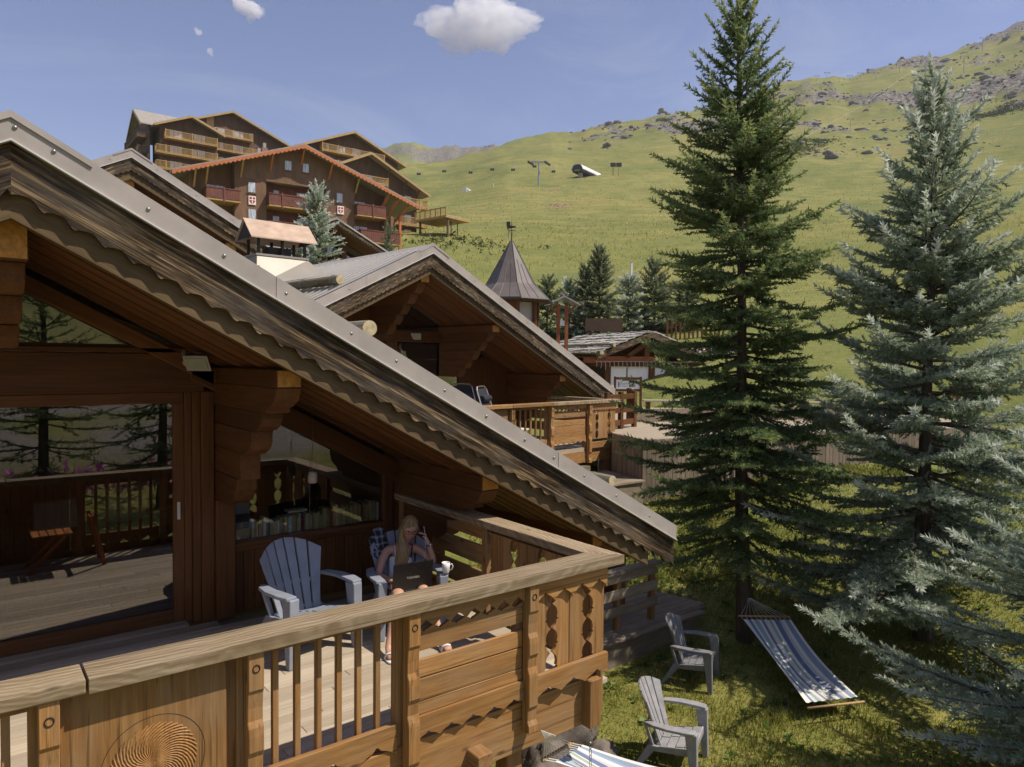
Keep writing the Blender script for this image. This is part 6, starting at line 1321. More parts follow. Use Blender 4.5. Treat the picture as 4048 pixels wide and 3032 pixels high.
for k, (x_, y_) in enumerate(((17.2, 14.2), (18.9, 12.6), (20.3, 11.3))):
    b0 = thing('bench', 'pale plank bench on the hut terrace, %s of three from the left' % ORD[k], 'bench', (x_, y_, .85), 'terrace benches'); Tq = frame((x_, y_, .85), -38); m = MB(Tq); m.box(-.75, .75, -.17, .17, .40, .45); m.build('seat', W('deck', 'x'), b0, .004)
    for u in (-.6, .6): m = MB(Tq); m.box(u-.05, u+.05, -.14, .14, 0, .4); m.build('leg', W('wall', 'z'), b0)
# boardwalk and steps below the second chalet
b3 = MB().prism([(9.0, 9.8), (11.2, 9.85), (11.45, 10.9), (9.0, 12.2)], -.9, -.02, 'z').build('lower_boardwalk', W('grey', 'x'), None); kind(b3, 'structure')
for k in range(11): y0 = 9.8+k*.13; MB().box(9.0, 11.2+.03*k, y0, y0+.122, -.018, .02).build('walk_plank', W('grey', 'x'), b3)
MB().box(9.4, 11.0, 11.2, 11.6, .021, .16).build('step', W('grey', 'x'), b3); MB().box(9.5, 10.9, 11.6, 12.0, .021, .30).build('step', W('grey', 'x'), b3)
chain('chain hanging below the balcony of the second chalet', *T2(3.75, RV+.0, 0)[:2], .3, -.0, .06, .006)
# small roofed kiosk, awning, marker poles, notice house
kz = gz(18.3, 20.1); kk = thing('information_shelter', 'little roofed timber shelter with a notice between turret and hut', 'shelter', (18.2, 20.15, kz)); Tk = frame((18.2, 20.15, 0), AX)
for u in (-.16, .16): m = MB(Tk); m.box(u-.06, u+.06, -.06, .06, kz, 4.62); m.build('post', M_RED, kk)
m = MB(Tk); m.box(-.1, .1, -.02, .02, 3.8, 4.0); m.build('notice', M_WHITE, kk)
for s in (-1, 1):
    m = MB(Tk); m.prism([(0, 4.92), (s*.62, 4.6), (s*.62, 4.55), (0, 4.86)], -.4, .4); m.build('roof', M_SLAB[1], kk); m = MB(Tk); m.beam((s*.16, 0, 4.2), (s*.5, 0, 4.58), .07, .07, up=(0, 1, 0)); m.build('brace', M_RED, kk)
aw = thing('awning', 'red and white awning on a white post behind the tall spruce', 'awning', (25.0, 18.5, 1.2)); Ta = frame((25.0, 18.5, 0), AX); M_AWR = plain('awning_red', (.45, .02, .04), .7)
for k in range(7): m = MB(Ta); m.hexa([(-1.3, -.1-.15*k, 3.03-.02*k), (1.05, -.1-.15*k, 3.03-.02*k), (1.05, -.25-.15*k, 3.01-.02*k), (-1.3, -.25-.15*k, 3.01-.02*k), (-1.3, -.1-.15*k, 3.05-.02*k), (1.05, -.1-.15*k, 3.05-.02*k), (1.05, -.25-.15*k, 3.03-.02*k), (-1.3, -.25-.15*k, 3.03-.02*k)]); m.build('canvas_stripe', M_WHITE if k % 2 == 0 else M_AWR, aw)
m = MB(Ta); m.box(-1.3, 1.05, -1.17, -1.15, 2.6, 2.9); m.build('valance', M_AWR, aw); m = MB(Ta); m.box(-1.3, 1.05, -1.2, -1.175, 2.78, 2.92); m.build('valance_band', M_WHITE, aw)
for u in (-1.25, 1.0): m = MB(Ta); m.tube([(u, -1.1, gz(*Ta(u, -1.1, 0)[:2])-.2), (u, -1.1, 2.9)], .06, 8); m.build('post', M_WHITE, aw)
pk = thing('picket_fence', 'low picket fence on the grass behind the awning', 'fence', (26, 19.6, 2.0)); Tq = frame((25.6, 19.8, 0), AX); zf = gz(25.6, 19.8)
for k in range(14): m = MB(Tq); m.box(-1.2+k*.2, -1.12+k*.2, 0, .03, zf-.4, zf+.75); m.build('picket', W('wall', 'z'), pk)
m = MB(Tq); m.box(-1.25, 1.6, .03, .06, zf+.55, zf+.63); m.build('rail', W('wall', 'x'), pk)
for k, (x_, y_, zt2, lb) in enumerate(((30.0, 27.5, 8.0, 'white marker pole on the slope above the small spruces'), (35.6, 23.1, 6.7, 'white marker pole half hidden by the tall spruce'), (46, 15.3, 8.2, 'thin marker pole with a blue band at the right edge'))):
    zg_ = gz(x_, y_); t = thing('marker_pole', lb, 'pole', (x_, y_, zg_), 'marker poles'); m = MB(); m.tube([(x_, y_, zg_-.2), (x_, y_, zt2)], .06 if k < 2 else .035, 8); m.build('shaft', M_WHITE if k < 2 else M_FL, t); m = MB(); m.tube([(x_, y_, zt2), (x_, y_, zt2+.05)], .065 if k < 2 else .04, 8); m.build('cap', M_FL, t)
nh = thing('notice_house', 'small timber sign house with shingle roof on the grass at the right', 'sign', (24.9, 8.4, 1.0)); Tn = frame((24.75, 8.5, 0), -52); zn = gz(24.8, 8.4)
m = MB(Tn); m.box(-.5, .5, -.04, .04, max(zn, 1.1)+.1, 2.0); m.build('board', plain('dark_board', (.10, .045, .025), .7), nh)
for u in (-.55, .45): m = MB(Tn); m.box(u, u+.1, -.05, .05, zn-.2, 2.1); m.build('post', M_RED, nh)
m = MB(Tn); m.box(-.6, .6, -.05, .05, 2.0, 2.1); m.build('beam', M_RED, nh); m = MB(Tn); m.box(-.05, .05, -.04, .04, 2.1, 2.45); m.build('king_post', M_RED, nh)
for s in (-1, 1):
    m = MB(Tn); m.beam((0, 0, 2.48), (s*.8, 0, 2.05), .07, .07, up=(0, 1, 0)); m.build('rafter', M_RED, nh)
    for r in range(3):
        for c in range(5):
            u0 = .06+r*.27; m = MB(Tn); v0 = -.35+c*.14; th = .02; zf_ = lambda u: 2.55-.52*u; m.hexa([(s*u0, v0, zf_(u0)), (s*(u0+.3), v0, zf_(u0+.3)+.02), (s*(u0+.3), v0+.135, zf_(u0+.3)+.02), (s*u0, v0+.135, zf_(u0)), (s*u0, v0, zf_(u0)+th), (s*(u0+.3), v0, zf_(u0+.3)+.02+th), (s*(u0+.3), v0+.135, zf_(u0+.3)+.02+th), (s*u0, v0+.135, zf_(u0)+th)]); m.build('shingle', random.choice(M_SLAB), nh)
# ------------------------------------------------------------------ hotels on the slope
def board_mat(name, c, freq=9):
    m, n, b = newmat(name); tc = N(n, 'TexCoord'); wv = N(n, 'TexWave', wave_type='BANDS', bands_direction='X'); wv.inputs['Scale'].default_value = freq/6.28*2; n.links.new(tc.outputs['Object'], wv.inputs[0])
    f = noise(n, objvec(n, (0, 0, 0), (1, 1, .3)), 1.2, 5); c0 = ramp(n, [(.3, tuple(x*.7 for x in c)), (.7, tuple(x*1.25 for x in c))], f).outputs[0]
    n.links.new(mix(n, .35, c0, ramp(n, [(.0, (0, 0, 0)), (.25, (1, 1, 1))], wv.outputs['Fac']).outputs[0], 'MULTIPLY'), b.inputs['Base Color']); b.inputs['Roughness'].default_value = .75; return m
M_HA = board_mat('hotel_boards_red', (.20, .105, .055)); M_HB = board_mat('hotel_boards_dark', (.12, .062, .032)); M_HD = board_mat('hotel_boards_grey', (.125, .075, .042))
M_TRIM = plain('orange_trim', (.48, .155, .055), .6, .1, 2); M_YEL = plain('honey_timber', (.42, .26, .09), .65, .2, 3); M_REDB = plain('red_balcony', (.165, .055, .034), .6, .25, 2)
M_ROOFT = plain('hotel_roof', (.30, .27, .235), .7, .2, 2); M_STONE = plain('rubble_stone', (.38, .36, .32), .9, .4, 3)
def pane_mat():
    m, n, b = newmat('sky_painted_pane'); f = noise(n, objvec(n, (0, 0, 0), (6, 6, .6)), 1.5, 3); n.links.new(ramp(n, [(.35, (.26, .31, .40)), (.6, (.62, .64, .67))], f).outputs[0], b.inputs['Base Color']); b.inputs['Roughness'].default_value = .08; b.inputs['Specular IOR Level'].default_value = .9; return m  # bluish white sky reflection and pale curtains painted into the base colour
M_PANE = pane_mat()
class Hotel:
    def __init__(s, label, o, deg, wall, name='hotel'):
        s.T = frame(o, deg); s.t = thing(name, label, 'hotel', (o[0], o[1], gz(o[0], o[1])), 'hotels on the slope'); s.wall = wall
    def box(s, u0, u1, v0, v1, z0, z1, nm, mt, par=None): m = MB(s.T); m.box(u0, u1, v0, v1, z0, z1); return m.build(nm, mt, par or s.t)
    def poly(s, P, v0, v1, nm, mt, par=None): m = MB(s.T); m.prism(P, v0, v1); return m.build(nm, mt, par or s.t)
    def roof(s, uL, uR, sl, v0, v1, trim, th=.3, fret=None):
        for a, b_ in ((uL, 0), (0, uR)):
            z = lambda u: -sl*abs(u); s.poly([(a, z(a)), (b_, z(b_)), (b_, z(b_)-th*.5), (a, z(a)-th*.5)], v0, v1, 'roof', M_ROOFT)
            low = [(a, z(a)-th-.12), (b_, z(b_)-th-.12)] if not fret else scallop(a, b_, lambda u: z(u)-th-.2, fret, [(i/6, .16*abs(2*i/6-1)**2) for i in range(6)])
            s.poly([(a, z(a)-th*.45), (b_, z(b_)-th*.45)]+low[::-1], v0-.08, v0, 'barge_board', trim)
    def window(s, u0, u1, z0, z1, v, n=1, fr=None):
        f = s.box(u0-.07, u1+.07, v-.05, v+.02, z0-.07, z1+.07, 'window', fr or s.wall)
        w_ = (u1-u0)/n
        for k in range(n): s.box(u0+k*w_+.035, u0+(k+1)*w_-.035, v-.075, v-.052, z0, z1, 'pane', M_PANE, f)
        s.box(u0-.1, u1+.1, v-.12, v-.0, z0-.13, z0-.07, 'sill', fr or s.wall, f)
    def balcony(s, u0, u1, v0, v1, z0, h, mt, posts=(), solid=False, cut=None, under=None):
        fl = s.box(u0, u1, v0, v1, z0-.14, z0, 'balcony', under or mt)
        for vv0, vv1, uu0, uu1 in ((v0, v0+.07, u0, u1), (v0+.07, v1, u0, u0+.07), (v0+.07, v1, u1-.07, u1)):
            s.box(uu0-.02, uu1+.02, vv0-.03, vv1+.02, z0+h-.1, z0+h, 'handrail', mt, fl); s.box(uu0, uu1, vv0, vv1, z0+.06, z0+.2, 'bottom_rail', mt, fl)
            m = MB(s.T)
            along = (uu1-uu0) > (vv1-vv0); L = (uu1-uu0) if along else (vv1-vv0); n = max(2, int(L/(.19 if not solid else .24)))
            for k in range(n):
                t = (k+.5)*L/n; w_ = .035 if not solid else .112
                if along: m.box(uu0+t-w_, uu0+t+w_, vv0+.015, vv1-.015, z0+.2, z0+h-.1)
                else: m.box(uu0+.015, uu1-.015, vv0+t-w_, vv0+t+w_, z0+.2, z0+h-.1)
            kind(m.build('balusters', mt, fl), 'stuff')
        for u in posts: s.box(u-.07, u+.07, v0-.05, v0+.09, z0-.3, z0+h+.12, 'post', mt, fl)
    def strut(s, u, z, ln, dv, mt):
        m = MB(s.T); m.beam((u, .0, z-ln), (u, -dv, z-.15), .16, .16); m.build('roof_strut', mt, s.t)
A = Hotel('reddish hotel with orange fretted gable, crest plaques and red balconies', (29.07, 73.48, 24.83), -4.6, M_HA)
A.roof(-12.6, 13.3, .358, -1.3, 15, M_TRIM, .34, .42)
za = lambda u: -.358*abs(u)-.2
A.poly([(-6.7, za(6.7)), (0, -.2), (5.9, za(5.9)), (5.9, -4.05), (-6.7, -4.05)], 0, .4, 'gable_wall', M_HA)
A.box(-6.7, -3.6, 0, .4, -9, -4.05, 'wall', M_HA); A.box(2.95, 5.9, 0, .4, -12, -4.05, 'wall', M_HA); A.box(-6.75, -3.55, -.1, .45, -13, -8.4, 'stone_base', M_STONE)
A.box(-3.6, 2.95, 1.3, 1.6, -13, -4.0, 'recess_wall', M_REDB); A.box(-3.65, 3.0, -.12, .02, -4.15, -3.95, 'ledge', M_HA)
A.poly([(-10.8, -13), (-6.7, -13), (-6.7, za(6.7)), (-10.8, za(10.8))], 1.4, 1.7, 'recess_wall', M_HA); A.poly([(5.9, -13), (9.8, -13), (9.8, za(9.8)), (5.9, za(5.9))], 1.4, 1.7, 'recess_wall', M_HA)
A.box(-6.72, -6.5, .4, 1.4, -13, -2.7, 'return_wall', M_HA); A.box(5.7, 5.92, .4, 1.4, -13, -2.4, 'return_wall', M_HA); A.box(9.5, 9.8, .3, 14, -13, -3.8, 'side_wall', M_HA); A.box(-10.8, -10.5, .5, 14, -13, -4.2, 'side_wall', M_HA)
for u0, u1, z0, z1, v, n in ((-1.72, -1.01, -2.67, -1.74, 0, 1), (.13, .81, -2.64, -1.74, 0, 1), (3.84, 4.52, -5.29, -4.34, 0, 1), (-5.41, -4.66, -5.48, -4.49, 0, 1), (-5.41, -4.63, -8.16, -7.2, 0, 1), (-2.54, -1.97, -6.6, -4.67, 1.3, 1), (-.13, 1.63, -6.6, -4.63, 1.3, 2), (-2.63, -1.93, -8.6, -7.37, 1.3, 1), (-.13, 1.6, -9.2, -7.4, 1.3, 2), (6.07, 7.67, -6.5, -4.65, 1.4, 2), (6.12, 7.91, -9.2, -7.41, 1.4, 2), (-9.13, -7.45, -6.6, -4.95, 1.4, 2), (3.9, 4.5, -8.1, -7.3, 0, 1)):
    A.window(u0, u1, z0, z1, v, n)
for a in ((-3.55, 2.97, -.95, 1.3, -6.65, 1.2, (-2.2, .1)), (-3.55, 2.97, -.6, 1.3, -9.4, 1.2, ()), (5.92, 9.3, -.8, 1.4, -6.5, 1.2, (7.76,)), (6.3, 11.0, -.9, 1.4, -9.35, 1.3, (9.26,)), (-9.5, -6.3, -.8, 1.4, -6.72, 1.15, (-7.85,))):
    A.balcony(*a[:6], M_REDB, a[6], True, under=M_YEL)
for u in (-10.5, -9.4, -6.1, -3.2, 0, 3.0, 6.0): A.strut(u, za(u)-.1, 1.6, 1.2, M_TRIM if abs(u) < 4 else M_YEL)
for u in (9.2, 10.3, 11.6): m = MB(A.T); m.beam((u-.6, .6, -6.5), (u+.4, -.9, za(u+.4)-.3), .25, .25); m.build('roof_strut', M_TRIM, A.t); 
A.box(9.95, 10.25, -.6, -.3, -13, -6.2, 'column', M_HA); A.box(11.05, 11.3, -.5, -.25, -13, -6.0, 'column', M_TRIM)
for u0, z0, lb in ((3.93, -6.58, 'right'), (-5.37, -6.74, 'left')):
    pl_ = A.box(u0, u0+.72, -.1, -.02, z0, z0+.88, 'crest_plaque', M_WHITE); uc = u0+.36; zc = z0+.45
    A.poly([(uc-.27, zc+.32), (uc+.27, zc+.32), (uc+.27, zc-.12), (uc+.16, zc-.28), (uc, zc-.34), (uc-.16, zc-.28), (uc-.27, zc-.12)], -.115, -.1, 'shield', plain('shield_red', (.5, .03, .045), .6), pl_)
    A.box(uc-.045, uc+.045, -.128, -.116, zc-.33, zc+.32, 'cross_bar', M_WHITE, pl_); A.box(uc-.27, uc+.27, -.124, -.1165, zc-.0, zc+.085, 'cross_bar', M_WHITE, pl_)
m = MB(A.T); m.box(-3.1, -2.5, 3.5, 4.1, -.95, .25); cst = m.build('chimney', plain('chimney_brick', (.28, .15, .08), .8, .3), A.t); A.box(-2.95, -2.65, 3.65, 3.95, .25, .8, 'cowl', M_FL, cst)
# dark hotel, upper left: a long gable and a lower front gable
B = Hotel('dark timber hotel high at the left, broad gable with honey-coloured balconies', (42.94, 143.72, 50.15), 0, M_HB)
B.roof(-8.5, 12.6, .40, -1.2, 14, M_YEL, .3); zb_ = lambda u: -.40*abs(u)-.2
B.poly([(-8, -20), (11.5, -20), (11.5, zb_(11.5)), (0, -.2), (-8, zb_(8))], 0, .4, 'gable_wall', M_HB); B.box(-8, -7.6, .4, 14, -20, -3.5, 'side_wall', M_HB); B.box(11.1, 11.5, .4, 14, -20, -4.9, 'side_wall', M_HB)
B.poly([(-4.6, -3.9), (-3.3, -3.9), (-3.3, -1.6), (-4.6, -2.05)], -.1, -.01, 'light_boards', M_YEL)
for u0, u1, z0, z1, n in ((-3.25, -1.25, -5.3, -3.5, 3), (.14, 2.2, -5.2, -3.43, 3), (3.44, 4.14, -4.26, -3.38, 1), (-2.27, -1.6, -7.95, -6.2, 1), (.13, 2.19, -7.9, -6.2, 3), (5, 5.6, -7.9, -6.0, 1), (6.6, 8.3, -8., -6.6, 3), (-2.28, -1.6, -10.7, -8.96, 1), (.1, 2.1, -10.7, -8.96, 3)): B.window(u0, u1, z0, z1, 0, n)
for u0, u1, z0 in ((-3.1, 3.7, -5.1), (-3.1, 10.2, -7.9), (-3.1, 10.2, -10.7)): B.balcony(u0, u1, -1.3, 0, z0, 1.25, M_YEL, tuple(u for u in (-3.05, -.05, 3.65, 7) if u0 <= u <= u1), False)
B2 = Hotel('dark timber hotel wing at the far left, lower gable with three balcony tiers', (33.97, 137.86, 45.69), 0, M_HB)
B2.roof(-6.2, 5.7, .42, -1.5, 6, M_YEL, .3); zc_ = lambda u: -.42*abs(u)-.2
B2.poly([(-5.0, -20), (4.6, -20), (4.6, zc_(4.6)), (0, -.2), (-5.0, zc_(5))], 0, .4, 'gable_wall', M_HB); B2.box(-5, -4.6, .4, 6, -20, -2.4, 'side_wall', M_HB); B2.box(4.2, 4.6, .4, 6, -20, -2.4, 'side_wall', M_HB)
for z0 in (-4.6, -7.35, -10.1):
    B2.balcony(-4.4 if z0 > -5 else -5.9, 4.35, -1.4, 0, z0, 1.3, M_YEL, (-4.38, 0, 4.3))
    for u0 in (-3.45, .5): B2.window(u0, u0+2.05, z0+.1, z0+1.75, 0, 3)
# gable end facing left, in shade
B3 = Hotel('shaded hotel gable at the far left seen end on, with dark balconies', (27.2, 145, 47.4), -90, M_HB); B3.roof(-6.5, 6.5, .62, -1.2, 9, M_YEL, .35)
B3.poly([(-6, -20), (6, -20), (6, -3.9), (0, -.3), (-6, -3.9)], 0, .4, 'gable_wall', M_HB)
for z0 in (-6.2, -9.0, -11.8): B3.balcony(-5.8, 5.8, -1.6, 0, z0, 1.2, M_HD, (-5.7, 0, 5.7))
Cq = Hotel('dark timber hotel with wide gable and one long bright balcony, behind the reddish one', (57.73, 121.7, 43.88), 0, M_HB); Cq.roof(-11, 10.8, .415, -1.3, 14, M_YEL, .3); zd_ = lambda u: -.415*abs(u)-.2
Cq.poly([(-9.8, -18), (9.4, -18), (9.4, zd_(9.4)), (0, -.2), (-9.8, zd_(9.8))], 0, .4, 'gable_wall', M_HB); Cq.box(9, 9.4, .4, 14, -18, -4.2, 'side_wall', M_HB); Cq.box(-9.8, -9.4, .4, 14, -18, -4.3, 'side_wall', M_HB)
for u0, u1, z0 in ((-6.25, 6.0, -4.5), (-6.25, 9.0, -7.1)): Cq.balcony(u0, u1, -1.3, 0, z0, 1.2, M_YEL, (-6.2, -3.2, -.2, 2.9, 5.95))
for u0, u1, z0, z1, n in ((-5.0, -4.45, -4.4, -2.9, 1), (-3.04, -1.33, -4.4, -2.9, 3), (.01, 1.7, -4.4, -2.85, 3), (3.1, 3.9, -4.2, -3.2, 1), (-5.6, -3.8, -7, -5.3, 3), (-1.6, -.6, -7, -5.4, 2)): Cq.window(u0, u1, z0, z1, 0, n)
Dq = Hotel('brown hotel gable at the right end with stacked side balconies', (48.31, 96.85, 32.74), 0, M_HD); Dq.roof(-6.5, 10.1, .475, -1.6, 13, M_YEL, .28); ze_ = lambda u: -.475*abs(u)-.2
Dq.poly([(-6, -17), (8.5, -17), (8.5, ze_(8.5)), (0, -.2), (-6, ze_(6))], 0, .4, 'gable_wall', M_HD); Dq.box(8.1, 8.5, .4, 13, -17, -4.4, 'side_wall', M_HD)
Dq.window(-1.41, .95, -4.6, -3.1, 0, 2); Dq.window(2.51, 3.52, -4.1, -3.4, 0, 1); Dq.balcony(-1.6, 2.85, -1.3, 0, -4.4, 1.0, M_YEL, (2.8,))
for z0 in (-6.9, -9.75, -12.0): Dq.balcony(4.0, 9.65, -1.4, 0, z0, 1.2, M_YEL, (6.0, 8.3, 9.6)); Dq.window(6.3, 7.5, z0+.3, z0+1.75, 0, 2)
for u in (3.2, 6.0, 8.2): Dq.strut(u, ze_(u)-.1, 1.5, 1.3, M_HD)
# ------------------------------------------------------------------ lookout platform, panel, lift and pylons
def gp(px_, py_, **k): return ground_at(px_, py_, **k)
p0 = gp(1680, 885, r0=60); lk = thing('lookout_platform', 'timber viewing platform with railing jutting from the slope by the hotels', 'platform', p0); dd = (p0-Vector((0, 0, CAM_Z))).length
def hpt(px_, py_, D_): return Vector((0, 0, CAM_Z))+(_f+_r2*((px_-2024)/2812)-_u2*((py_-1516)/2812))*D_
P_, Q_ = hpt(1640, 865, 105), hpt(1762, 878, 101); ex = (Q_-P_); ex.z = 0; L = ex.length; ex.normalize(); ang = math.degrees(math.atan2(ex.y, ex.x)); Tl = frame((P_.x, P_.y, P_.z), ang)
m = MB(Tl); m.box(0, L, 0, 5, -.5, -.2); m.build('deck', M_YEL, lk)
m = MB(Tl); m.box(0, L, 0, .08, .85, .97); m.build('handrail', M_YEL, lk)
for k in range(7): u = L*k/6; m = MB(Tl); m.box(u-.06, u+.06, 0, .1, -.3, 1.0); m.build('post', M_YEL, lk)
m = MB(Tl)
for k in range(30): u = L*(k+.5)/30; m.box(u-.03, u+.03, .02, .06, -.2, .85)
kind(m.build('balusters', M_YEL, lk), 'stuff')
for u in (.4, L-.3): m = MB(Tl); m.box(u-.12, u+.12, .6, .85, -4, -.5); m.build('stilt', M_HD, lk)
P_, Q_ = hpt(1768, 872, 103), hpt(1825, 866, 105); bb = thing('panel_board', 'grey panelled board on posts seen from behind beside the platform', 'board', hpt(1796, 880, 104)); ex = Q_-P_; ex.z = 0; L = ex.length; Tl = frame((P_.x, P_.y, P_.z), math.degrees(math.atan2(ex.y, ex.x)))
for c in range(4):
    for r in range(2): m = MB(Tl); m.box(L*c/4+.02, L*(c+1)/4-.02, 0, .06, .0+r*.47, .44+r*.47); m.build('panel', M_FL, bb)
for u in (L*.3, L*.75): m = MB(Tl); m.box(u-.05, u+.05, .07, .16, -2.2, .95); m.build('post', M_DARKMET, bb)
o3_ = hpt(2010, 885, 62); bx = thing('small_box_sign', 'small dark square sign on a stake above the weather vane', 'sign', (o3_.x, o3_.y, o3_.z-.6)); m = MB(frame(o3_, -38)); m.box(-.17, .17, 0, .06, -.18, .2); m.build('plate', M_DARKMET, bx); m = MB(frame(o3_, -38)); m.box(-.02, .02, .06, .1, -1.2, .1); m.build('stake', M_DARKMET, bx)
M_STEEL = plain('galvanised_steel', (.34, .34, .33), .5, .1, 2, .3)
def pylon(label, px_, ytop, ybase, D_, arm=None, heavy=1.):
    b_ = ground_at(px_, ybase+5, 120, 950); D_ = (b_-Vector((0, 0, CAM_Z))).dot(_f); t_ = hpt(px_, ytop, D_); b_ = Vector((t_.x, t_.y, b_.z)); zb = min(b_.z, gz(b_.x, b_.y)); h = t_.z-zb; t = thing('lift_pylon', label, 'pylon', (b_.x, b_.y, zb), 'chairlift pylons'); r = .035*h*heavy
    m = MB(); m.tube([(b_.x, b_.y, zb-1), (b_.x, b_.y, t_.z)], [r*1.2, r*.8], 8); m.build('mast', M_STEEL, t); a = h*.30*heavy
    m = MB(); c = Vector((b_.x, b_.y, t_.z)); m.beam(c-_rt*a, c+_rt*a, r*1.3, r*1.3); m.build('crossarm', M_STEEL, t)
    for s in (-1, 1): m = MB(); q = c+_rt*(a*s); m.beam(q-_fw*a*.5-_rt*a*.35-Vector((0, 0, r)), q+_fw*a*.5+_rt*a*.35-Vector((0, 0, r*2)), r*.9, r*2.2); m.build('sheave_train', M_DARKMET, t)
    return c
PY = [('large grey lift pylon on the meadow left of the lift station', 2131, 640, 735, 330, 1.1)]
names = ['leftmost small pylon on the far rocky ridge', 'second small pylon on the far rocky ridge', 'ridge pylon, leftmost of four above the right-hand slope', 'ridge pylon, second of four above the right-hand slope', 'ridge pylon, third of four above the right-hand slope', 'ridge pylon, fourth of four above the right-hand slope', 'double pylon, left mast, on the right-hand slope', 'double pylon, right mast, on the right-hand slope', 'slanting single pylon mid-slope right of the tall spruce', 'tall pylon on the skyline between spruces at right', 'pylon high on the slope near the right-hand skyline', 'pylon low on the scree at the right edge', 'highest pylon, near the skyline at the far right', 'small pylon on the slope left of the double pylon']
for k, (px_, yt, yb, D_, hv) in enumerate(((1925, 577, 602, 900, .8), (1943, 575, 598, 900, .8), (3230, 299, 322, 690, 1.), (3270, 287, 313, 690, 1.), (3360, 299, 325, 700, 1.), (3402, 288, 318, 700, 1.), (3660, 243, 330, 520, .7), (3678, 275, 328, 520, .7), (3362, 470, 525, 420, .6), (3556, 256, 300, 640, .8), (3812, 224, 280, 620, .8), (3980, 352, 405, 480, .7), (3886, 150, 190, 760, .8), (3463, 287, 322, 690, .8))): PY.append((names[k], px_, yt, yb, D_, hv))
tops = [pylon(*p[:5], heavy=p[5]) for p in PY]
cb = thing('lift_cable', 'steel haul cable of the chairlift running up the slope', 'cable', tops[0]); e1 = hpt(1560, 660, 520); st = hpt(2270, 672, 300)
for k, (a, b_) in enumerate(((tops[0], e1), (tops[0], st), (tops[7], tops[13]), (tops[7], hpt(3000, 640, 330)), (tops[11], tops[7]))): m = MB(); m.tube([a, a.lerp(b_, .5)-Vector((0, 0, (a-b_).length*.012)), b_], .05, 4); m.build('strand', M_STEEL, cb)
for k, (px_, py_, D_) in enumerate(((1655, 690, 480), (1756, 679, 440), (1860, 684, 400), (1946, 672, 380), (2028, 673, 360), (2113, 660, 340), (2188, 680, 325))):
    gq = ground_at(px_, py_+45, 120, 700); D_ = (gq-Vector((0, 0, CAM_Z))).dot(_f)*.97; c = hpt(px_, py_, D_); s = D_/330.; t = thing('lift_chair', 'dark chairlift seat hanging above the meadow, %s from the left' % ORD[k], 'lift chair', c, 'chairlift chairs'); ex = _rt*.9*s
    m = MB(); m.beam(c-ex, c+ex, .5*s, .4*s); m.build('seat', M_DARKMET, t); m = MB(); m.tube([c, c+Vector((0, 0, 2.2*s)), c+Vector((0, 0, 3.6*s))], .10*s, 5); m.build('hanger', M_STEEL, t); m = MB(); m.beam(c+_fw*.25-ex+Vector((0, 0, .5*s)), c+_fw*.25+ex+Vector((0, 0, .5*s)), .12*s, .7*s); m.build('backrest', M_DARKMET, t)
# lift station with barrel roof
g0 = ground_at(2285, 712, 120, 700); DS = (g0-Vector((0, 0, CAM_Z))).dot(_f); P_ = hpt(2285, 690, DS); sx = hpt(2395, 705, DS*1.07)-P_; sx.z = 0; L = sx.length; an = math.degrees(math.atan2(sx.y, sx.x)); Tst = frame((P_.x, P_.y, P_.z), an); stn = thing('lift_station', 'chairlift station with curved white roof on concrete legs', 'lift station', (P_.x, P_.y, gz(P_.x, P_.y)))
arc = [(2.6*math.cos(a)-0, 1.9+2.2*math.sin(a)) for a in np.linspace(math.pi, 0, 13)]; m = MB(Tst); m.prism([(y, z) for y, z in arc]+[(y*.93, z-.25) for y, z in arc[::-1]], -1, L+1, 'x'); m.build('roof_shell', M_WHITE, stn)
m = MB(Tst); m.box(-.5, L, -2.2, 2.2, 1.0, 1.8); m.build('machinery', M_DARKMET, stn); m = MB(Tst); m.lathe([(1.4, 1.3), (1.5, 1.6), (.3, 1.9)], (0, 0, 0), 12); m.build('bull_wheel', M_STEEL, stn)
for u in (2.0, L*.75): m = MB(Tst); m.box(u-.7, u+.7, -.7, .7, -6, 1.0); m.build('leg', M_FL, stn)
m = MB(Tst); m.box(-1.2, .5, -1.6, 1.6, 1.7, 3.6); m.build('drive_housing', M_DARKMET, stn)
p_ = ground_at(1843, 765, 120, 700)+Vector((0, 0, .8)); ct = thing('snow_cannon_cabin', 'white cabin with slanting roof lying on the meadow below the chairs', 'cabin', p_); Tq = frame(p_, an); m = MB(Tq); m.hexa([(-1, -1, -1), (3.4, -1, -1), (3.4, 1, -1), (-1, 1, -1), (-1, -1, 1.0), (3.4, -1, .5), (3.4, 1, .5), (-1, 1, 1.0)]); m.build('body', M_WHITE, ct); m = MB(Tq); m.box(-.6, .0, -1.06, -1.0, -.9, .6); m.build('door', M_DARKMET, ct)
for k, (px_, lb) in enumerate(((2423, 'left of two floodlight masts beside the lift station'), (2446, 'right of two floodlight masts beside the lift station'))):
    b_ = ground_at(px_, 700, 120, 700); t = thing('light_mast', lb, 'mast', (b_.x, b_.y, b_.z), 'floodlight masts'); m = MB(); m.tube([b_-Vector((0, 0, 2)), b_+Vector((0, 0, 5))], .2, 6); m.build('mast', M_YEL, t); m = MB(); c = b_+Vector((0, 0, 5)); m.beam(c-_rt*1.1, c+_rt*1.1, .4, 1.6); m.build('lamp_panel', M_DARKMET, t)
b_ = ground_at(1955, 750, 120, 700); t = thing('leaning_stake', 'pale leaning marker stake on the meadow right of the white cabin', 'pole', (b_.x, b_.y, b_.z)); m = MB(); m.tube([b_-Vector((0, 0, 1)), b_+Vector((-.6, 0, 2.2))], .14, 6); m.build('stake', M_WHITE, t); m = MB(); m.dome(b_+Vector((0, 0, .5)), .3, (0, -1, 0), .5); m.build('disc', M_WHITE, t)
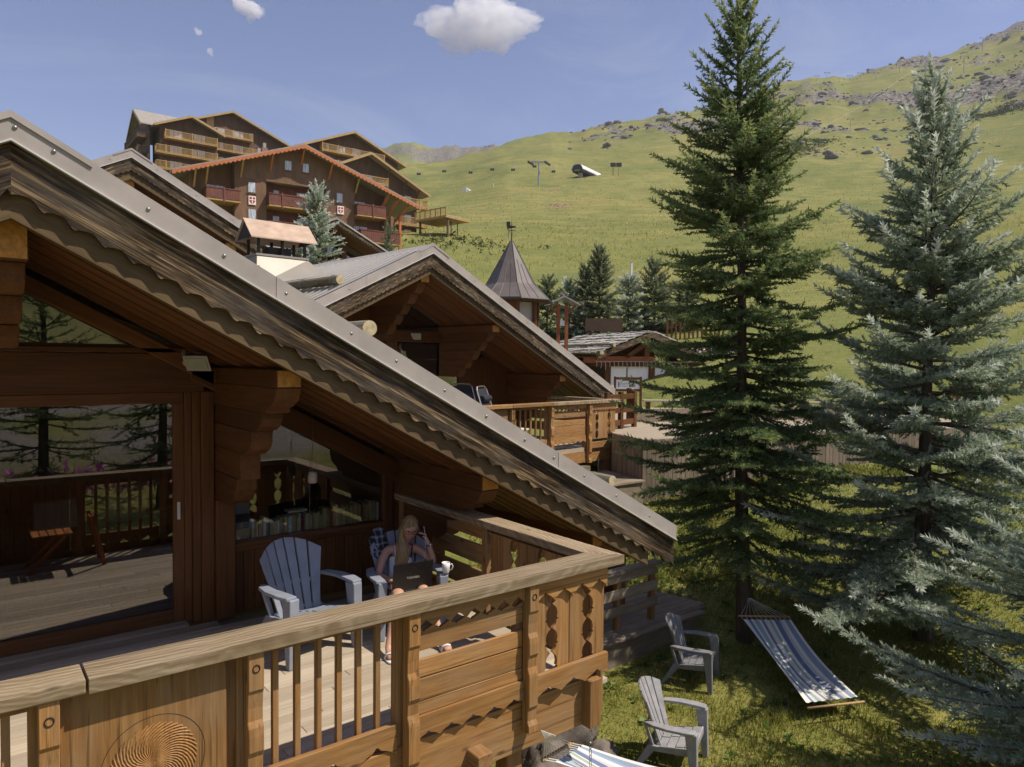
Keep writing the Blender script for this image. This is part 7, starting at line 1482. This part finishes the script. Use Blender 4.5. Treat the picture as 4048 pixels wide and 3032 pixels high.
# ------------------------------------------------------------------ clouds
def cloud_mat(name, dens):
    m, n, b = newmat(name); n.nodes.remove(b); v = N(n, 'VolumePrincipled'); v.inputs['Color'].default_value = (.995, .995, .995, 1); v.inputs['Density'].default_value = dens; v.inputs['Anisotropy'].default_value = 0
    tc = N(n, 'TexCoord'); f = noise(n, tc.outputs['Object'], .016, 6, .62, .5); rr = ramp(n, [(.36, (0, 0, 0)), (.56, (1, 1, 1))], f).outputs[0]; n.links.new(mul(n, rr, dens*1.9), v.inputs['Density'])
    n.links.new(v.outputs[0], n.nodes['Material Output'].inputs['Volume']); return m
def cloud(label, px_, py_, w_, h_, D_, seed, dens, blobs):
    c = hpt(px_, py_, D_); bm = bmesh.new(); bmesh.ops.create_icosphere(bm, subdivisions=5, radius=1); V = np.array([v.co[:] for v in bm.verts]); F_ = np.array([[v.index for v in f.verts] for f in bm.faces]); bm.free(); g2 = np.random.default_rng(seed)
    r = np.zeros(len(V))
    # union of puffs seen from the centre: farthest exit along each direction
    for (bx_, by_, bz_, br) in blobs:
        cc = np.array([bx_, by_, bz_]); dt = V@cc; q = dt**2-(cc@cc-br*br); r = np.where(q > 0, np.maximum(r, dt+np.sqrt(np.maximum(q, 0))), r)
    r = np.maximum(r, .12); P = V*r[:, None]
    def n3(p, f, s): return (fbm(p[:, 0]*f+p[:, 2]*f*.7, p[:, 1]*f-p[:, 2]*f*.6, 4, s)+fbm(p[:, 2]*f+7, p[:, 0]*f-p[:, 1]*f*.5, 4, s+5)-1)
    P = P*(1+.42*n3(V, 2.6, seed)+.22*n3(V, 7, seed+3)+.1*n3(V, 17, seed+9))[:, None]; s = np.array([w_, w_*.7, h_])*D_/2812/2
    Q = P*s; wq = np.stack([Q[:, 0]*_rt.x+Q[:, 1]*_fw.x, Q[:, 0]*_rt.y+Q[:, 1]*_fw.y, Q[:, 2]], -1)+np.array(c); o = meshobj('cloud', wq, F_, cloud_mat('cloud_vapour_%d' % seed, dens), smooth=True); tag(o, label, 'cloud', 'summer clouds')
cloud('largest white cumulus cloud above the hotels at the top', 1885, 95, 330, 185, 2600, 3, .011, [(0, 0, 0, .8), (.75, 0, .15, .75), (-.75, 0, .12, .62), (.2, 0, .7, .75), (-.35, 0, -.55, .6), (.25, 0, -.6, .6), (1.2, 0, -.05, .35)])
cloud('medium white cloud at the top left of the largest', 985, 35, 130, 100, 2600, 7, .022, [(0, 0, 0, .6), (-.5, 0, .3, .5), (.5, 0, -.3, .45), (.1, 0, -.7, .3), (.9, 0, -.1, .22)])
cloud('small wispy cloud below and left of the medium one', 785, 140, 60, 55, 2600, 13, .03, [(0, 0, .4, .45), (-.3, 0, .8, .3)])
cloud('smallest wisp of cloud just under the small wispy one', 830, 205, 50, 50, 2600, 17, .03, [(0, 0, .1, .5), (.3, 0, -.4, .3)])
